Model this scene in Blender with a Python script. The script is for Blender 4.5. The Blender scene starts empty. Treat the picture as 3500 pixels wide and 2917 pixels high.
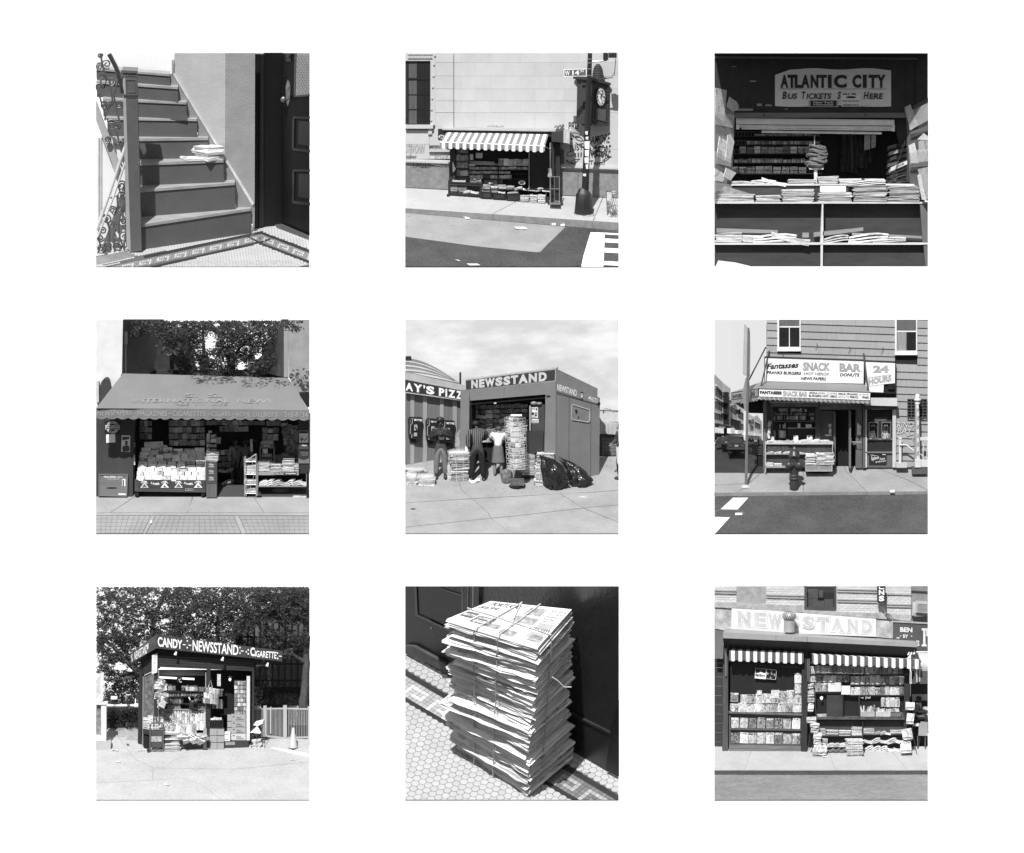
En=enumerate
Rg=range
import bpy,random
import math as mth
from mathutils import Vector,Matrix,noise as mnoise
R=random.Random(11)
V=Vector
rad=mth.radians
SC=bpy.context.scene
COL=SC.collection
# camera, sky, sun, exposure
D=267.0
UPX=72.9
cam=bpy.data.objects.new('camera',bpy.data.cameras.new('camera'))
COL.objects.link(cam)
SC.camera=cam
cam.data.sensor_fit='HORIZONTAL'
cam.data.sensor_width=36
cam.data.lens=18*D/(1750/UPX)
cam.data.clip_start=1
cam.data.clip_end=3000
PITCH=8
cam.rotation_euler=(rad(90-PITCH),0,0)
CM=Matrix.Rotation(rad(90-PITCH),3,'X')
SUN_EL,SUN_AZ=50,-14
world=bpy.data.worlds.new('World')
SC.world=world
world.use_nodes=True
wn=world.node_tree
bg=wn.nodes['Background']
sky=wn.nodes.new('ShaderNodeTexSky')
sky.sky_type='NISHITA'
sky.sun_disc=False
sky.sun_elevation=rad(SUN_EL)
sky.sun_rotation=rad(180-SUN_AZ)
bw=wn.nodes.new('ShaderNodeRGBToBW')
wn.links.new(sky.outputs[0],bw.inputs[0])
wn.links.new(bw.outputs[0],bg.inputs['Color'])
bg.inputs['Strength'].default_value=0.085
sun=bpy.data.objects.new('sun',bpy.data.lights.new('sun','SUN'))
COL.objects.link(sun)
sun.data.energy=5.0
sun.data.angle=rad(0.5)
sdir=V((mth.sin(rad(SUN_AZ))*mth.cos(rad(SUN_EL)),-mth.cos(rad(SUN_AZ))*mth.cos(rad(SUN_EL)),mth.sin(rad(SUN_EL))))
sun.rotation_euler=sdir.to_track_quat('Z','Y').to_euler()
vs=SC.view_settings
vs.view_transform='Standard'
vs.look='None'
vs.exposure=0.22
vs.gamma=1.0
vs.use_curve_mapping=False
SC.cycles.max_bounces=6
SC.cycles.diffuse_bounces=3
SC.cycles.transparent_max_bounces=8
# materials (all greys: the photographs are black and white)
MATS={}
def nodes_of(name):
 m=bpy.data.materials.new(name)
 m.use_nodes=True
 nt=m.node_tree
 return m,nt,nt.nodes['Principled BSDF']
def N(nt,kind,**kw):
 n=nt.nodes.new(kind)
 for k,v in kw.items():
  if k.startswith('i_'):
   n.inputs[k[2:].replace('_',' ')].default_value=v
  else:
   setattr(n,k,v)
 return n
def Mn(nt,op,a,b=None,c=None,clamp=False):
 n=nt.nodes.new('ShaderNodeMath')
 n.operation=op
 n.use_clamp=clamp
 for i,x in En((a,b,c)):
  if x is None:
   continue
  if isinstance(x,(int,float)):
   n.inputs[i].default_value=x
  else:
   nt.links.new(x,n.inputs[i])
 return n.outputs[0]
def Nf(nt,vec,scale,detail=3,rough=.6):
 n=N(nt,'ShaderNodeTexNoise')
 n.inputs['Scale'].default_value=scale
 n.inputs['Detail'].default_value=detail
 n.inputs['Roughness'].default_value=rough
 nt.links.new(vec,n.inputs['Vector'])
 return n.outputs['Fac']
def Mt(key,v,rough=.75,ap=.25,sc=1.2,bump=0.0,bsc=25,spec=.3,metal=0.0,fine=.3,stz=None,sps=0.0,vary=0.0):
 if key in MATS:
  return MATS[key]
 ap*=1.9
 m,nt,b=nodes_of(key)
 tc=N(nt,'ShaderNodeTexCoord')
 vec=tc.outputs['Object']
 if stz:
  mp=N(nt,'ShaderNodeMapping')
  mp.inputs['Scale'].default_value=stz
  nt.links.new(vec,mp.inputs['Vector'])
  vec=mp.outputs[0]
 n1=Nf(nt,vec,sc,7,.68)
 n2=Nf(nt,vec,sc*14,3,.7)
 a=Mn(nt,'MULTIPLY_ADD',n1,ap*2*v,v*(1-ap))
 a=Mn(nt,'MULTIPLY_ADD',n2,fine*ap*2*v,Mn(nt,'SUBTRACT',a,fine*ap*v))
 if sps:
  vo=N(nt,'ShaderNodeTexVoronoi')
  vo.inputs['Scale'].default_value=3.2
  nt.links.new(vec,vo.inputs['Vector'])
  s=Mn(nt,'LESS_THAN',vo.outputs['Distance'],.11)
  s2=Nf(nt,vec,1.7,1)
  s=Mn(nt,'MULTIPLY',s,Mn(nt,'GREATER_THAN',s2,.47))
  a=Mn(nt,'MULTIPLY',a,Mn(nt,'SUBTRACT',1.0,Mn(nt,'MULTIPLY',s,sps)))
 if vary:
  oi=N(nt,'ShaderNodeObjectInfo')
  a=Mn(nt,'MULTIPLY',a,Mn(nt,'MULTIPLY_ADD',oi.outputs['Random'],2*vary,1-vary))
 a=Mn(nt,'MAXIMUM',a,.004)
 nt.links.new(a,b.inputs['Base Color'])
 b.inputs['Roughness'].default_value=rough
 b.inputs['Specular IOR Level'].default_value=spec
 b.inputs['Metallic'].default_value=metal
 if bump:
  bn=N(nt,'ShaderNodeBump')
  bn.inputs['Strength'].default_value=bump
  bn.inputs['Distance'].default_value=.05
  nt.links.new(Nf(nt,vec,bsc,3),bn.inputs['Height'])
  nt.links.new(bn.outputs[0],b.inputs['Normal'])
 MATS[key]=m
 return m
def cover_mat(key,lo,hi,light=.5):
 if key in MATS:
  return MATS[key]
 m,nt,b=nodes_of(key)
 tc=N(nt,'ShaderNodeTexCoord')
 oi=N(nt,'ShaderNodeObjectInfo')
 rnd=oi.outputs['Random']
 off=N(nt,'ShaderNodeVectorMath',operation='MULTIPLY_ADD')
 cb=N(nt,'ShaderNodeCombineXYZ')
 for i,k in En((37.0,91.0,53.0)):
  nt.links.new(Mn(nt,'MULTIPLY',rnd,k),cb.inputs[i])
 nt.links.new(tc.outputs['Generated'],off.inputs[0])
 off.inputs[1].default_value=(1,1,1)
 nt.links.new(cb.outputs[0],off.inputs[2])
 sp=N(nt,'ShaderNodeSeparateXYZ')
 nt.links.new(tc.outputs['Generated'],sp.inputs[0])
 r2=Mn(nt,'FRACT',Mn(nt,'MULTIPLY',rnd,17.31))
 r3=Mn(nt,'FRACT',Mn(nt,'MULTIPLY',rnd,41.7))
 r4=Mn(nt,'FRACT',Mn(nt,'ADD',r2,Mn(nt,'MULTIPLY_ADD',r3,.3,.35)))
 ct=lambda x:Mn(nt,'MULTIPLY_ADD',Mn(nt,'SUBTRACT',x,.5),1.9,.5,clamp=True)
 tone=Mn(nt,'MULTIPLY_ADD',ct(r2),hi-lo,lo)
 alt=Mn(nt,'MULTIPLY_ADD',ct(r4),hi-lo,lo)
 f=Nf(nt,off.outputs[0],3.4,3,.55)
 f=Mn(nt,'MULTIPLY',Mn(nt,'SUBTRACT',f,.43),7.0,clamp=True)
 nz=Mn(nt,'MULTIPLY',Mn(nt,'SUBTRACT',Nf(nt,off.outputs[0],6.0,3),.5),1.6)
 dx=Mn(nt,'DIVIDE',Mn(nt,'SUBTRACT',sp.outputs['X'],Mn(nt,'MULTIPLY_ADD',r2,.3,.35)),.26)
 dz=Mn(nt,'DIVIDE',Mn(nt,'SUBTRACT',sp.outputs['Z'],.4),.34)
 dd=Mn(nt,'ADD',Mn(nt,'ADD',Mn(nt,'MULTIPLY',dx,dx),Mn(nt,'MULTIPLY',dz,dz)),nz)
 body=Mn(nt,'LESS_THAN',dd,1.0)
 f=Mn(nt,'MULTIPLY',f,.6)
 f=Mn(nt,'ABSOLUTE',Mn(nt,'SUBTRACT',f,Mn(nt,'MULTIPLY',body,Mn(nt,'MULTIPLY_ADD',r3,.5,.45))))
 mx=N(nt,'ShaderNodeMix',data_type='FLOAT')
 nt.links.new(f,mx.inputs[0])
 nt.links.new(tone,mx.inputs[2])
 nt.links.new(alt,mx.inputs[3])
 st=N(nt,'ShaderNodeMapping')
 st.inputs['Scale'].default_value=(13,1,4)
 nt.links.new(off.outputs[0],st.inputs['Vector'])
 let=Mn(nt,'GREATER_THAN',Nf(nt,st.outputs[0],1.0,1),.52)
 band=Mn(nt,'GREATER_THAN',sp.outputs['Z'],.8)
 band=Mn(nt,'MULTIPLY',band,Mn(nt,'LESS_THAN',sp.outputs['Z'],.95))
 let=Mn(nt,'MULTIPLY',Mn(nt,'MULTIPLY',let,band),Mn(nt,'GREATER_THAN',r3,.35))
 ink=Mn(nt,'GREATER_THAN',.3,tone)
 inkv=Mn(nt,'MULTIPLY_ADD',ink,hi*1.05,.02)
 m2=N(nt,'ShaderNodeMix',data_type='FLOAT')
 nt.links.new(let,m2.inputs[0])
 nt.links.new(mx.outputs[0],m2.inputs[2])
 nt.links.new(inkv,m2.inputs[3])
 nt.links.new(m2.outputs[0],b.inputs['Base Color'])
 b.inputs['Roughness'].default_value=.45
 MATS[key]=m
 return m
def news_mat(key,v,vary=.22):
 if key in MATS:
  return MATS[key]
 m,nt,b=nodes_of(key)
 tc=N(nt,'ShaderNodeTexCoord')
 oi=N(nt,'ShaderNodeObjectInfo')
 g=tc.outputs['Generated']
 cb=N(nt,'ShaderNodeCombineXYZ')
 nt.links.new(Mn(nt,'MULTIPLY',oi.outputs['Random'],60.0),cb.inputs[0])
 nt.links.new(Mn(nt,'MULTIPLY',oi.outputs['Random'],33.0),cb.inputs[2])
 ad=N(nt,'ShaderNodeVectorMath',operation='ADD')
 nt.links.new(g,ad.inputs[0])
 nt.links.new(cb.outputs[0],ad.inputs[1])
 mp=N(nt,'ShaderNodeMapping')
 mp.inputs['Scale'].default_value=(5,5,16)
 nt.links.new(ad.outputs[0],mp.inputs['Vector'])
 pr=Nf(nt,mp.outputs[0],1.6,2)
 pr=Mn(nt,'GREATER_THAN',pr,.53)
 bl=Nf(nt,ad.outputs[0],2.2,1)
 bl=Mn(nt,'GREATER_THAN',bl,.58)
 dk=Mn(nt,'ADD',Mn(nt,'MULTIPLY',pr,.28),Mn(nt,'MULTIPLY',bl,.3))
 sp=N(nt,'ShaderNodeSeparateXYZ')
 nt.links.new(tc.outputs['Normal'],sp.inputs[0])
 val=Mn(nt,'MULTIPLY',v,Mn(nt,'SUBTRACT',1.0,dk))
 val=Mn(nt,'MULTIPLY',val,Mn(nt,'MULTIPLY_ADD',oi.outputs['Random'],2*vary,1-vary))
 nt.links.new(val,b.inputs['Base Color'])
 b.inputs['Roughness'].default_value=.9
 b.inputs['Specular IOR Level'].default_value=.1
 MATS[key]=m
 return m
def glow_mat(key,v,strength):
 m,nt,b=nodes_of(key)
 b.inputs['Base Color'].default_value=(v,v,v,1)
 b.inputs['Emission Color'].default_value=(1,1,1,1)
 b.inputs['Emission Strength'].default_value=strength
 MATS[key]=m
 return m
def glass_mat(key,tint=.9,alpha=.3):
 if key in MATS:
  return MATS[key]
 m,nt,b=nodes_of(key)
 b.inputs['Base Color'].default_value=(.02,.02,.02,1)
 b.inputs['Roughness'].default_value=.06
 b.inputs['Alpha'].default_value=alpha
 b.inputs['Specular IOR Level'].default_value=.5
 MATS[key]=m
 return m
WH=Mt('white_paint',.78,ap=.06)
BK0=Mt('black_paint',.02,.45,ap=.3,fine=.5)
DARK=Mt('dark_void',.012,.9,ap=.3)  # near-black colour, mostly standing in for shade inside openings
INK=Mt('black_ink',.02,.6,ap=.1)
GREYINK=Mt('grey_ink',.3,.6,ap=.1)
PAPER=news_mat('newsprint',.72)
PAPER2=news_mat('newsprint_grey',.5,.25)
COVER=cover_mat('magazine_cover',.03,.62)
COVERD=cover_mat('dim_cover',.02,.32)  # darker copy of the covers: interior shade put into the print tones
COVERL=cover_mat('pale_cover',.07,.72)
SL0=Mt('steel',.35,.35,ap=.2,metal=.7)
DSTEEL=Mt('dark_steel',.05,.4,ap=.3)
CONC=Mt('concrete',.42,.9,ap=.22,sc=.8,bump=.25,bsc=40,sps=.35)
ASPH=Mt('asphalt',.066,.9,ap=.35,sc=.7,bump=.5,bsc=60,fine=1.2)
CARD=Mt('cardboard',.3,.85,ap=.15)
GLASS=glass_mat('window_glass',alpha=.25)
DGLASS=Mt('dark_glass',.015,.08,ap=.4,spec=.6)
# panels: nine places, each with its own frame of reference
class Plane:
 def __init__(self,p,P0,n):
  self.p,self.P0,self.n=p,V(P0),V(n).normalized()
 def at(self,px,py,d=0.0):
  o,r=self.p.ray(px,py)
  P0=self.P0+self.n*d
  t=(P0-o).dot(self.n)/r.dot(self.n)
  return o+r*t
 def off(self,d):
  return Plane(self.p,self.P0+self.n*d,self.n)
class Panel:
 def __init__(self,sx,sy,back,tilt=0):
  self.sx,self.sy=sx,sy
  dist=D+back
  s=dist/D
  c=CM@V(((sx+375-1750)/UPX,(1458.5-sy-375)/UPX,-D))*s
  self.M=Matrix.Translation(c)@Matrix.Rotation(rad(tilt),4,'X')@Matrix.Scale(s,4)
  self.Mi=self.M.inverted()
  self.o=self.Mi@V((0,0,0))
  self.R3=self.Mi.to_3x3()
 def ray(self,px,py):
  X=(self.sx+px*750/1750-1750)/UPX
  Y=(1458.5-self.sy-py*750/1750)/UPX
  return self.o,(self.R3@(CM@V((X,Y,-D)))).normalized()
 def px(self,q):
  w=CM.transposed()@(self.M@V(q))
  X,Y=w.x/-w.z*D,w.y/-w.z*D
  return ((X*UPX+1750-self.sx)*1750/750,(1458.5-self.sy-Y*UPX)*1750/750)
 def fc(self,y):
  return Plane(self,(0,y,0),(0,-1,0))
 def at(self,px,py,y):
  return self.fc(y).at(px,py)
 def wall(self,A,B):
  e=V(B)-V(A)
  n=V((e.y,-e.x,0))
  if n.y>0:
   n=-n
  return Plane(self,A,n)
 def ground(self,A,B,k):
  e1=V(B)-V(A)
  n=e1.cross(V((0,-1,-k)))
  if n.z<0:
   n=-n
  return Plane(self,A,n)
 def flat(self,z):
  return Plane(self,(0,0,z),(0,0,1))
class MB:
 def __init__(self,p):
  self.p,self.v,self.f,self.mi,self.cur=p,[],[],[],0
 def m(self,i):
  self.cur=i
  return self
 def add(self,vs,fs):
  b=len(self.v)
  self.v+=[V(x) for x in vs]
  self.f+=[[b+i for i in f] for f in fs]
  self.mi+=[self.cur]*len(fs)
  return self
 def sl(self,pl,poly,d0=-.05,d1=0.0):
  fr=[pl.at(x,y,d1) for x,y in poly]
  bk=[q-pl.n*(d1-d0) for q in fr]
  n=len(poly)
  return self.add(fr+bk,[list(Rg(n)),list(Rg(2*n-1,n-1,-1))]+[[i,(i+1)%n,n+(i+1)%n,n+i] for i in Rg(n)])
 def rc(self,pl,x0,y0,x1,y1,d0=-.05,d1=0.0):
  return self.sl(pl,[(x0,y0),(x1,y0),(x1,y1),(x0,y1)],d0,d1)
 def ring(self,pl,x0,y0,x1,y1,w,d0=-.05,d1=.05):
  self.rc(pl,x0,y0,x1,y0+w,d0,d1)
  self.rc(pl,x0,y1-w,x1,y1,d0,d1)
  self.rc(pl,x0,y0+w,x0+w,y1-w,d0,d1)
  return self.rc(pl,x1-w,y0+w,x1,y1-w,d0,d1)
 def ell(self,pl,cx,cy,rx,ry,d0=-.05,d1=0.0,n=20):
  return self.sl(pl,[(cx+rx*mth.cos(2*mth.pi*i/n),cy+ry*mth.sin(2*mth.pi*i/n)) for i in Rg(n)],d0,d1)
 def box(self,x0,x1,y0,y1,z0,z1):
  vs=[(x,y,z) for z in (z0,z1) for y in (y0,y1) for x in (x0,x1)]
  return self.add(vs,[(0,2,3,1),(4,5,7,6),(0,1,5,4),(2,6,7,3),(0,4,6,2),(1,3,7,5)])
 def loft(self,rows,close=False):
  n=len(rows[0])
  vs=[q for r in rows for q in r]
  fs=[]
  for j in Rg(len(rows)-1):
   for i in Rg(n if close else n-1):
    a,c=j*n+i,j*n+(i+1)%n
    fs.append((a,c,c+n,a+n))
  return self.add(vs,fs)
 def tube(self,pts,r,n=6,r1=None,cap=True):
  pts=[V(q) for q in pts]
  rows=[]
  for i,q in En(pts):
   t=(pts[min(i+1,len(pts)-1)]-pts[max(i-1,0)])
   if t.length<1e-6:
    t=V((0,0,1))
   t.normalize()
   a=t.cross(V((0,0,1)) if abs(t.z)<.9 else V((1,0,0))).normalized()
   b=t.cross(a)
   rr=r if r1 is None else r+(r1-r)*i/(len(pts)-1)
   rows.append([q+a*rr*mth.cos(2*mth.pi*k/n)+b*rr*mth.sin(2*mth.pi*k/n) for k in Rg(n)])
  self.loft(rows,True)
  if cap:
   self.add(rows[0],[list(Rg(n))])
   self.add(rows[-1],[list(Rg(n))])
  return self
 def pt(self,pl,pts,r,d=0.0,n=5):
  return self.tube([pl.at(q[0],q[1],q[2] if len(q)>2 else d) for q in pts],r,n)
 def la(self,c,prof,n=16,sy=1.0):
  c=V(c)
  rows=[[c+V((r*mth.cos(2*mth.pi*k/n),sy*r*mth.sin(2*mth.pi*k/n),z)) for k in Rg(n)] for r,z in prof]
  self.loft(rows,True)
  self.add(rows[0],[list(Rg(n))])
  return self.add(rows[-1],[list(Rg(n))])
 def ball(self,c,rx,ry,rz,n=10,m=6):
  c=V(c)
  rows=[]
  for j in Rg(m+1):
   a=mth.pi*(j/m-.5)
   rr=max(mth.cos(a),.02)
   rows.append([c+V((rx*rr*mth.cos(2*mth.pi*k/n),ry*rr*mth.sin(2*mth.pi*k/n),rz*mth.sin(a))) for k in Rg(n)])
  return self.loft(rows,True)
 def build(self,name,mats,loc=V((0,0,0))):
  me=bpy.data.meshes.new(name)
  me.from_pydata([tuple(q-loc) for q in self.v],[],self.f)
  for x in (mats if isinstance(mats,(list,tuple)) else [mats]):
   me.materials.append(x)
  if any(self.mi):
   me.polygons.foreach_set('material_index',self.mi)
  me.shade_smooth()
  me.set_sharp_from_angle(angle=rad(32))
  o=bpy.data.objects.new(name,me)
  COL.objects.link(o)
  return o
 def base(self):
  xs,ys,zs=zip(*[(q.x,q.y,q.z) for q in self.v])
  return V(((min(xs)+max(xs))/2,(min(ys)+max(ys))/2,min(zs)))
LOC={}
def tag(o,lbl=None,cat=None,group=None,kind=None):
 for k,v in (('label',lbl),('category',cat),('group',group),('kind',kind)):
  if v:
   o[k]=v
 return o
def Th(p,name,loc,lbl,cat,group=None):
 o=bpy.data.objects.new(name,None)
 COL.objects.link(o)
 o.empty_display_size=.2
 o.matrix_world=p.M@Matrix.Translation(loc)
 LOC[o.name]=V(loc)
 return tag(o,lbl,cat,group)
def Pa(root,name,mb,mats,lbl=None,kind=None):
 loc=LOC[root.name]
 o=mb.build(name,mats,loc)
 o.parent=root
 LOC[o.name]=loc
 return tag(o,lbl,kind=kind)
def On(p,name,mb,mats,lbl,cat,group=None,kind=None):
 loc=mb.base()
 o=mb.build(name,mats,loc)
 o.matrix_world=p.M@Matrix.Translation(loc)
 LOC[o.name]=loc
 return tag(o,lbl,cat,group,kind)
def struct(p,name,mb,mats,kind='structure',lbl=None):
 o=mb.build(name,mats)
 o.matrix_world=p.M.copy()
 LOC[o.name]=V((0,0,0))
 return tag(o,lbl,kind=kind)
def inst(me,name,parent,mloc):
 o=bpy.data.objects.new(name,me)
 COL.objects.link(o)
 o.parent=parent
 o.matrix_local=Matrix.Translation(-LOC[parent.name])@mloc
 LOC[o.name]=LOC[parent.name]
 return o
def inst_top(p,me,name,mloc,lbl,cat,group=None):
 o=bpy.data.objects.new(name,me)
 COL.objects.link(o)
 o.matrix_world=p.M@mloc
 return tag(o,lbl,cat,group)
 # lettering
TXT={}
def glyphs(s,bold=0.0,spacing=1.0):
 k=(s,bold,spacing)
 if k not in TXT:
  cu=bpy.data.curves.new('lettering','FONT')
  cu.body=s
  cu.offset=bold
  cu.space_character=spacing
  cu.resolution_u=3
  ob=bpy.data.objects.new('lettering',cu)
  me=ob.to_mesh()
  vs=[(q.co.x,q.co.y) for q in me.vertices]
  fs=[list(f.vertices) for f in me.polygons]
  ob.to_mesh_clear()
  bpy.data.objects.remove(ob)
  bpy.data.curves.remove(cu)
  x0,x1=min(q[0] for q in vs),max(q[0] for q in vs)
  y0,y1=min(q[1] for q in vs),max(q[1] for q in vs)
  TXT[k]=([((a-x0)/(x1-x0),(b-y0)/(y1-y0)) for a,b in vs],fs)
 return TXT[k]
def Tx(mb,pl,s,quad,d=.012,bold=.02,she=0.0,spacing=1.0):
 if not isinstance(quad[0],(tuple,list)):
  x0,y0,x1,y1=quad
  quad=[(x0,y0),(x1,y0),(x1,y1),(x0,y1)]
 vs,fs=glyphs(s,bold,spacing)
 (ax,ay),(bx,by),(cx,cy),(dx,dy)=quad
 if she:
  she*=(abs(dy-ay)+abs(cy-by))/max(1,abs(bx-ax)+abs(cx-dx))
 out=[]
 for u,v in vs:
  u2=(u+she*v)/(1+abs(she)) if she else u
  x=(ax*(1-u2)+bx*u2)*v+(dx*(1-u2)+cx*u2)*(1-v)
  y=(ay*(1-u2)+by*u2)*v+(dy*(1-u2)+cy*u2)*(1-v)
  out.append(pl.at(x,y,d))
 return mb.add(out,fs)
 # papers, magazines, boxes used all over the place
def unit_newspaper(seed,bend=0.0):
 r=random.Random(seed)
 m=MB(None)
 n=3
 for k in Rg(n):
  z0,z1=k/n,(k+.86)/n
  xl,xr=-.5+r.uniform(0,.05),.5-r.uniform(0,.05)
  yf,yb=-.5+r.uniform(0,.06),.5-r.uniform(0,.05)
  cols=5
  top,bot=[],[]
  for i in Rg(cols):
   t=i/(cols-1)
   x=xl+(xr-xl)*t
   dz=bend*mth.sin(t*2.6+.4*k+seed)*(1+.3*k)
   top.append((x,z1+dz))
   bot.append((x,z0+dz))
  rows=[[V((x,y,z)) for x,z in pr] for y,pr in ((yf,bot),(yf-.015,[(x,(z+zz)/2) for (x,z),(_,zz) in zip(bot,top)]),(yf,top),(yb,top),(yb,bot))]
  m.loft(rows)
  b=len(m.v)
  m.add([rows[0][0],rows[2][0],rows[3][0],rows[4][0]],[(0,1,2,3)])
  m.add([rows[0][-1],rows[2][-1],rows[3][-1],rows[4][-1]],[(0,1,2,3)])
 o=m.build('newspaper',PAPER)
 me=o.data
 bpy.data.objects.remove(o)
 return me
NP=[unit_newspaper(i,b) for i,b in En((0,.1,.25,0,.15,.4))]
NPG=[]
for _me in NP:
 _c=_me.copy()
 _c.materials[0]=PAPER2
 NPG.append(_c)
def Sk(p,pl,x0,y0,x1,y1,n,depth,lbl,group=None,d=0.0,name='newspaper_stack',cat='newspaper stack',grey=.3,twine=False,jit=.03,bend=True,tops=None):
 A,B=pl.at(x0,y1,d),pl.at(x1,y1,d)
 top=pl.at(x0,y0,d)
 w=(B-A).length
 h=abs(top.z-A.z)
 ex=(B-A).normalized()
 ny=V((-ex.y,ex.x,0)).normalized()
 yaw=mth.atan2(ex.y,ex.x)
 c=(A+B)/2+ny*depth/2
 root=Th(p,name,c,lbl,cat,group)
 z=0.0
 for i in Rg(n):
  t=h/n*R.uniform(.8,1.15)
  if z+t>h*1.04:
   t=max(h*1.04-z,h/n*.4)
  me=(NPG if R.random()<grey else NP)[R.choice((0,1,3,4) if bend else (0,3)) if i<n-1 else R.randrange(6)]
  M=Matrix.Translation(c+V((R.uniform(-jit,jit)*w,R.uniform(-jit,jit)*depth,z)))@Matrix.Rotation(yaw+R.gauss(0,jit*1.2),4,'Z')@Matrix.Rotation(R.gauss(0,.008),4,'Y')@Matrix.Diagonal((w*R.uniform(.95,1.02),depth,t,1))
  inst(me,'newspaper',root,M)
  z+=t*.98
 if twine:
  m=MB(p)
  fy=-ny*(depth/2+.03)
  for f in ((-.12,) if w<.6 else (-.2,.18)):
   q=c+ex*w*f
   m.tube([q+fy,q+fy+V((0,0,z+.02)),q+V((0,0,z+.03)),q-fy+V((0,0,z)),q-fy],.012,4)
  Pa(root,'twine',m,WH)
 return root
def lay(p,pl,x0,y0,x1,y1,lbl,d=0.0,depth=.6,roll=None,name='newspaper',cat='newspaper',group=None,yaw=None,grey=.2,v=None):
 A,B=pl.at(x0,y1,d),pl.at(x1,y1,d)
 h=abs(pl.at(x0,y0,d).z-A.z)
 w=(B-A).length
 me=(NPG if R.random()<grey else NP)[R.choice((2,5)) if v is None else v]
 M=Matrix.Translation((A+B)/2+V((0,depth/2,0)))@Matrix.Rotation(R.uniform(-.2,.2) if yaw is None else yaw,4,'Z')@Matrix.Rotation(R.uniform(-.06,.06) if roll is None else roll,4,'Y')@Matrix.Diagonal((w,depth,max(h,.04),1))
 return inst_top(p,me,name,M,lbl,cat,group)
def unit_magazine(material,name,bend=.04):
 m=MB(None)
 k=5
 fr=[[V((-.5+i/(k-1),-.03-bend*mth.sin(mth.pi*i/(k-1)),z)) for i in Rg(k)] for z in (0,.5,1)]
 bk=[[q+V((0,.035,0)) for q in r] for r in fr]
 m.loft(fr)
 m.loft(bk)
 for r in (0,2):
  m.loft([fr[r],bk[r]])
 for c in (0,k-1):
  m.loft([[fr[j][c] for j in Rg(3)],[bk[j][c] for j in Rg(3)]])
 o=m.build(name,material)
 me=o.data
 bpy.data.objects.remove(o)
 return me
MAG=unit_magazine(COVER,'magazine')
MAGD=unit_magazine(COVERD,'magazine')
MAGL=unit_magazine(COVERL,'magazine')
MNEWS=unit_magazine(PAPER,'newspaper')
ORD='first second third fourth fifth sixth seventh eighth ninth tenth eleventh twelfth thirteenth fourteenth fifteenth sixteenth seventeenth eighteenth nineteenth twentieth'.split()+['twenty-'+w for w in 'first second third fourth fifth sixth seventh eighth ninth'.split()]
def place_word(i,n):
 if n==1:
  return 'only one'
 if i==0:
  return 'leftmost'
 if i==n-1:
  return 'rightmost'
 return ORD[i]+' from left'
def Rw(p,pl,x0,x1,y0,y1,n,what,where,group,me=None,d=0.0,lean=.12,gap=1.04,jy=6,slope=0,name='magazine',cat='magazine',roll=.02,parent=None,skip=()):
 w=(x1-x0)/n
 out=[]
 for i in Rg(n):
  if i in skip:
   continue
  cx=x0+w*(i+.5)
  yb=y1+slope*(i+.5)/n
  A,B=pl.at(cx-w/2,yb,d),pl.at(cx+w/2,yb,d)
  h=(pl.at(cx,y0+slope*(i+.5)/n+R.uniform(-jy,jy),d)-pl.at(cx,yb,d)).length
  ex=(B-A)
  yaw=mth.atan2(ex.y,ex.x)
  M=Matrix.Translation((A+B)/2)@Matrix.Rotation(yaw,4,'Z')@Matrix.Rotation(-lean,4,'X')@Matrix.Rotation(R.gauss(0,roll*1.5),4,'Y')@Matrix.Diagonal((ex.length*gap*R.uniform(.9,1.03),.8,h*R.uniform(.93,1.03),1))
  mm=me or R.choice((MAG,MAG,MAGL))
  if isinstance(mm,(list,tuple)):
   mm=R.choice(mm)
  if parent is not None:
   out.append(inst(mm,name,parent,M))
  else:
   lb='%s, %s %s'%(what,place_word(i,n),where)
   out.append(inst_top(p,mm,name,M,lb,cat,group))
 return out
def hinge_box(p,name,pl,x0,y0,x1,y1,d0,d1,mats,lbl,cat,group=None):
 return On(p,name,MB(p).rc(pl,x0,y0,x1,y1,d0,d1),mats,lbl,cat,group)
def Aw(p,root,pl,top,bot,drop,n,mats,dt,db,cloth='awning_cloth',scallop=14,first=0,sag=.0):
 (ax,ay),(bx,by)=top
 (cx,cy),(ex,ey)=bot
 m=MB(p)
 v=MB(p)
 per=4
 for i in Rg(n*per):
  t0,t1=i/(n*per),(i+1)/(n*per)
  st=i%per
  m.m(1 if st in first_white else 0) if False else m.m(1 if st==1 or st==2 else 0)
  rows=[]
  for s in (0,.35,.7,1):
   dd=dt+(db-dt)*s-sag*mth.sin(mth.pi*s)
   rows.append([pl.at((ax+(bx-ax)*t)*(1-s)+(cx+(ex-cx)*t)*s,(ay+(by-ay)*t)*(1-s)+(cy+(ey-cy)*t)*s,dd) for t in (t0,t1)])
  m.loft(rows)
  v.m(1 if st==1 or st==2 else 0)
  rows=[]
  for s in (0,.5,1):
   r=[]
   for t in (t0,t1):
    x=cx+(ex-cx)*t
    y=cy+(ey-cy)*t
    sc=abs(mth.sin(mth.pi*t*n))*scallop
    r.append(pl.at(x,y+s*(drop-scallop+sc),db+.02+.05*s*mth.sin(t*n*9)))
   rows.append(r)
  v.loft(rows)
 Pa(root,cloth,m,mats)
 Pa(root,'valance',v,mats)
def frustum_floor(p,name,pl,poly,material,d0=-.06,kind='structure'):
 return struct(p,name,MB(p).sl(pl,poly,d0,0),material,kind)
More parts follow.
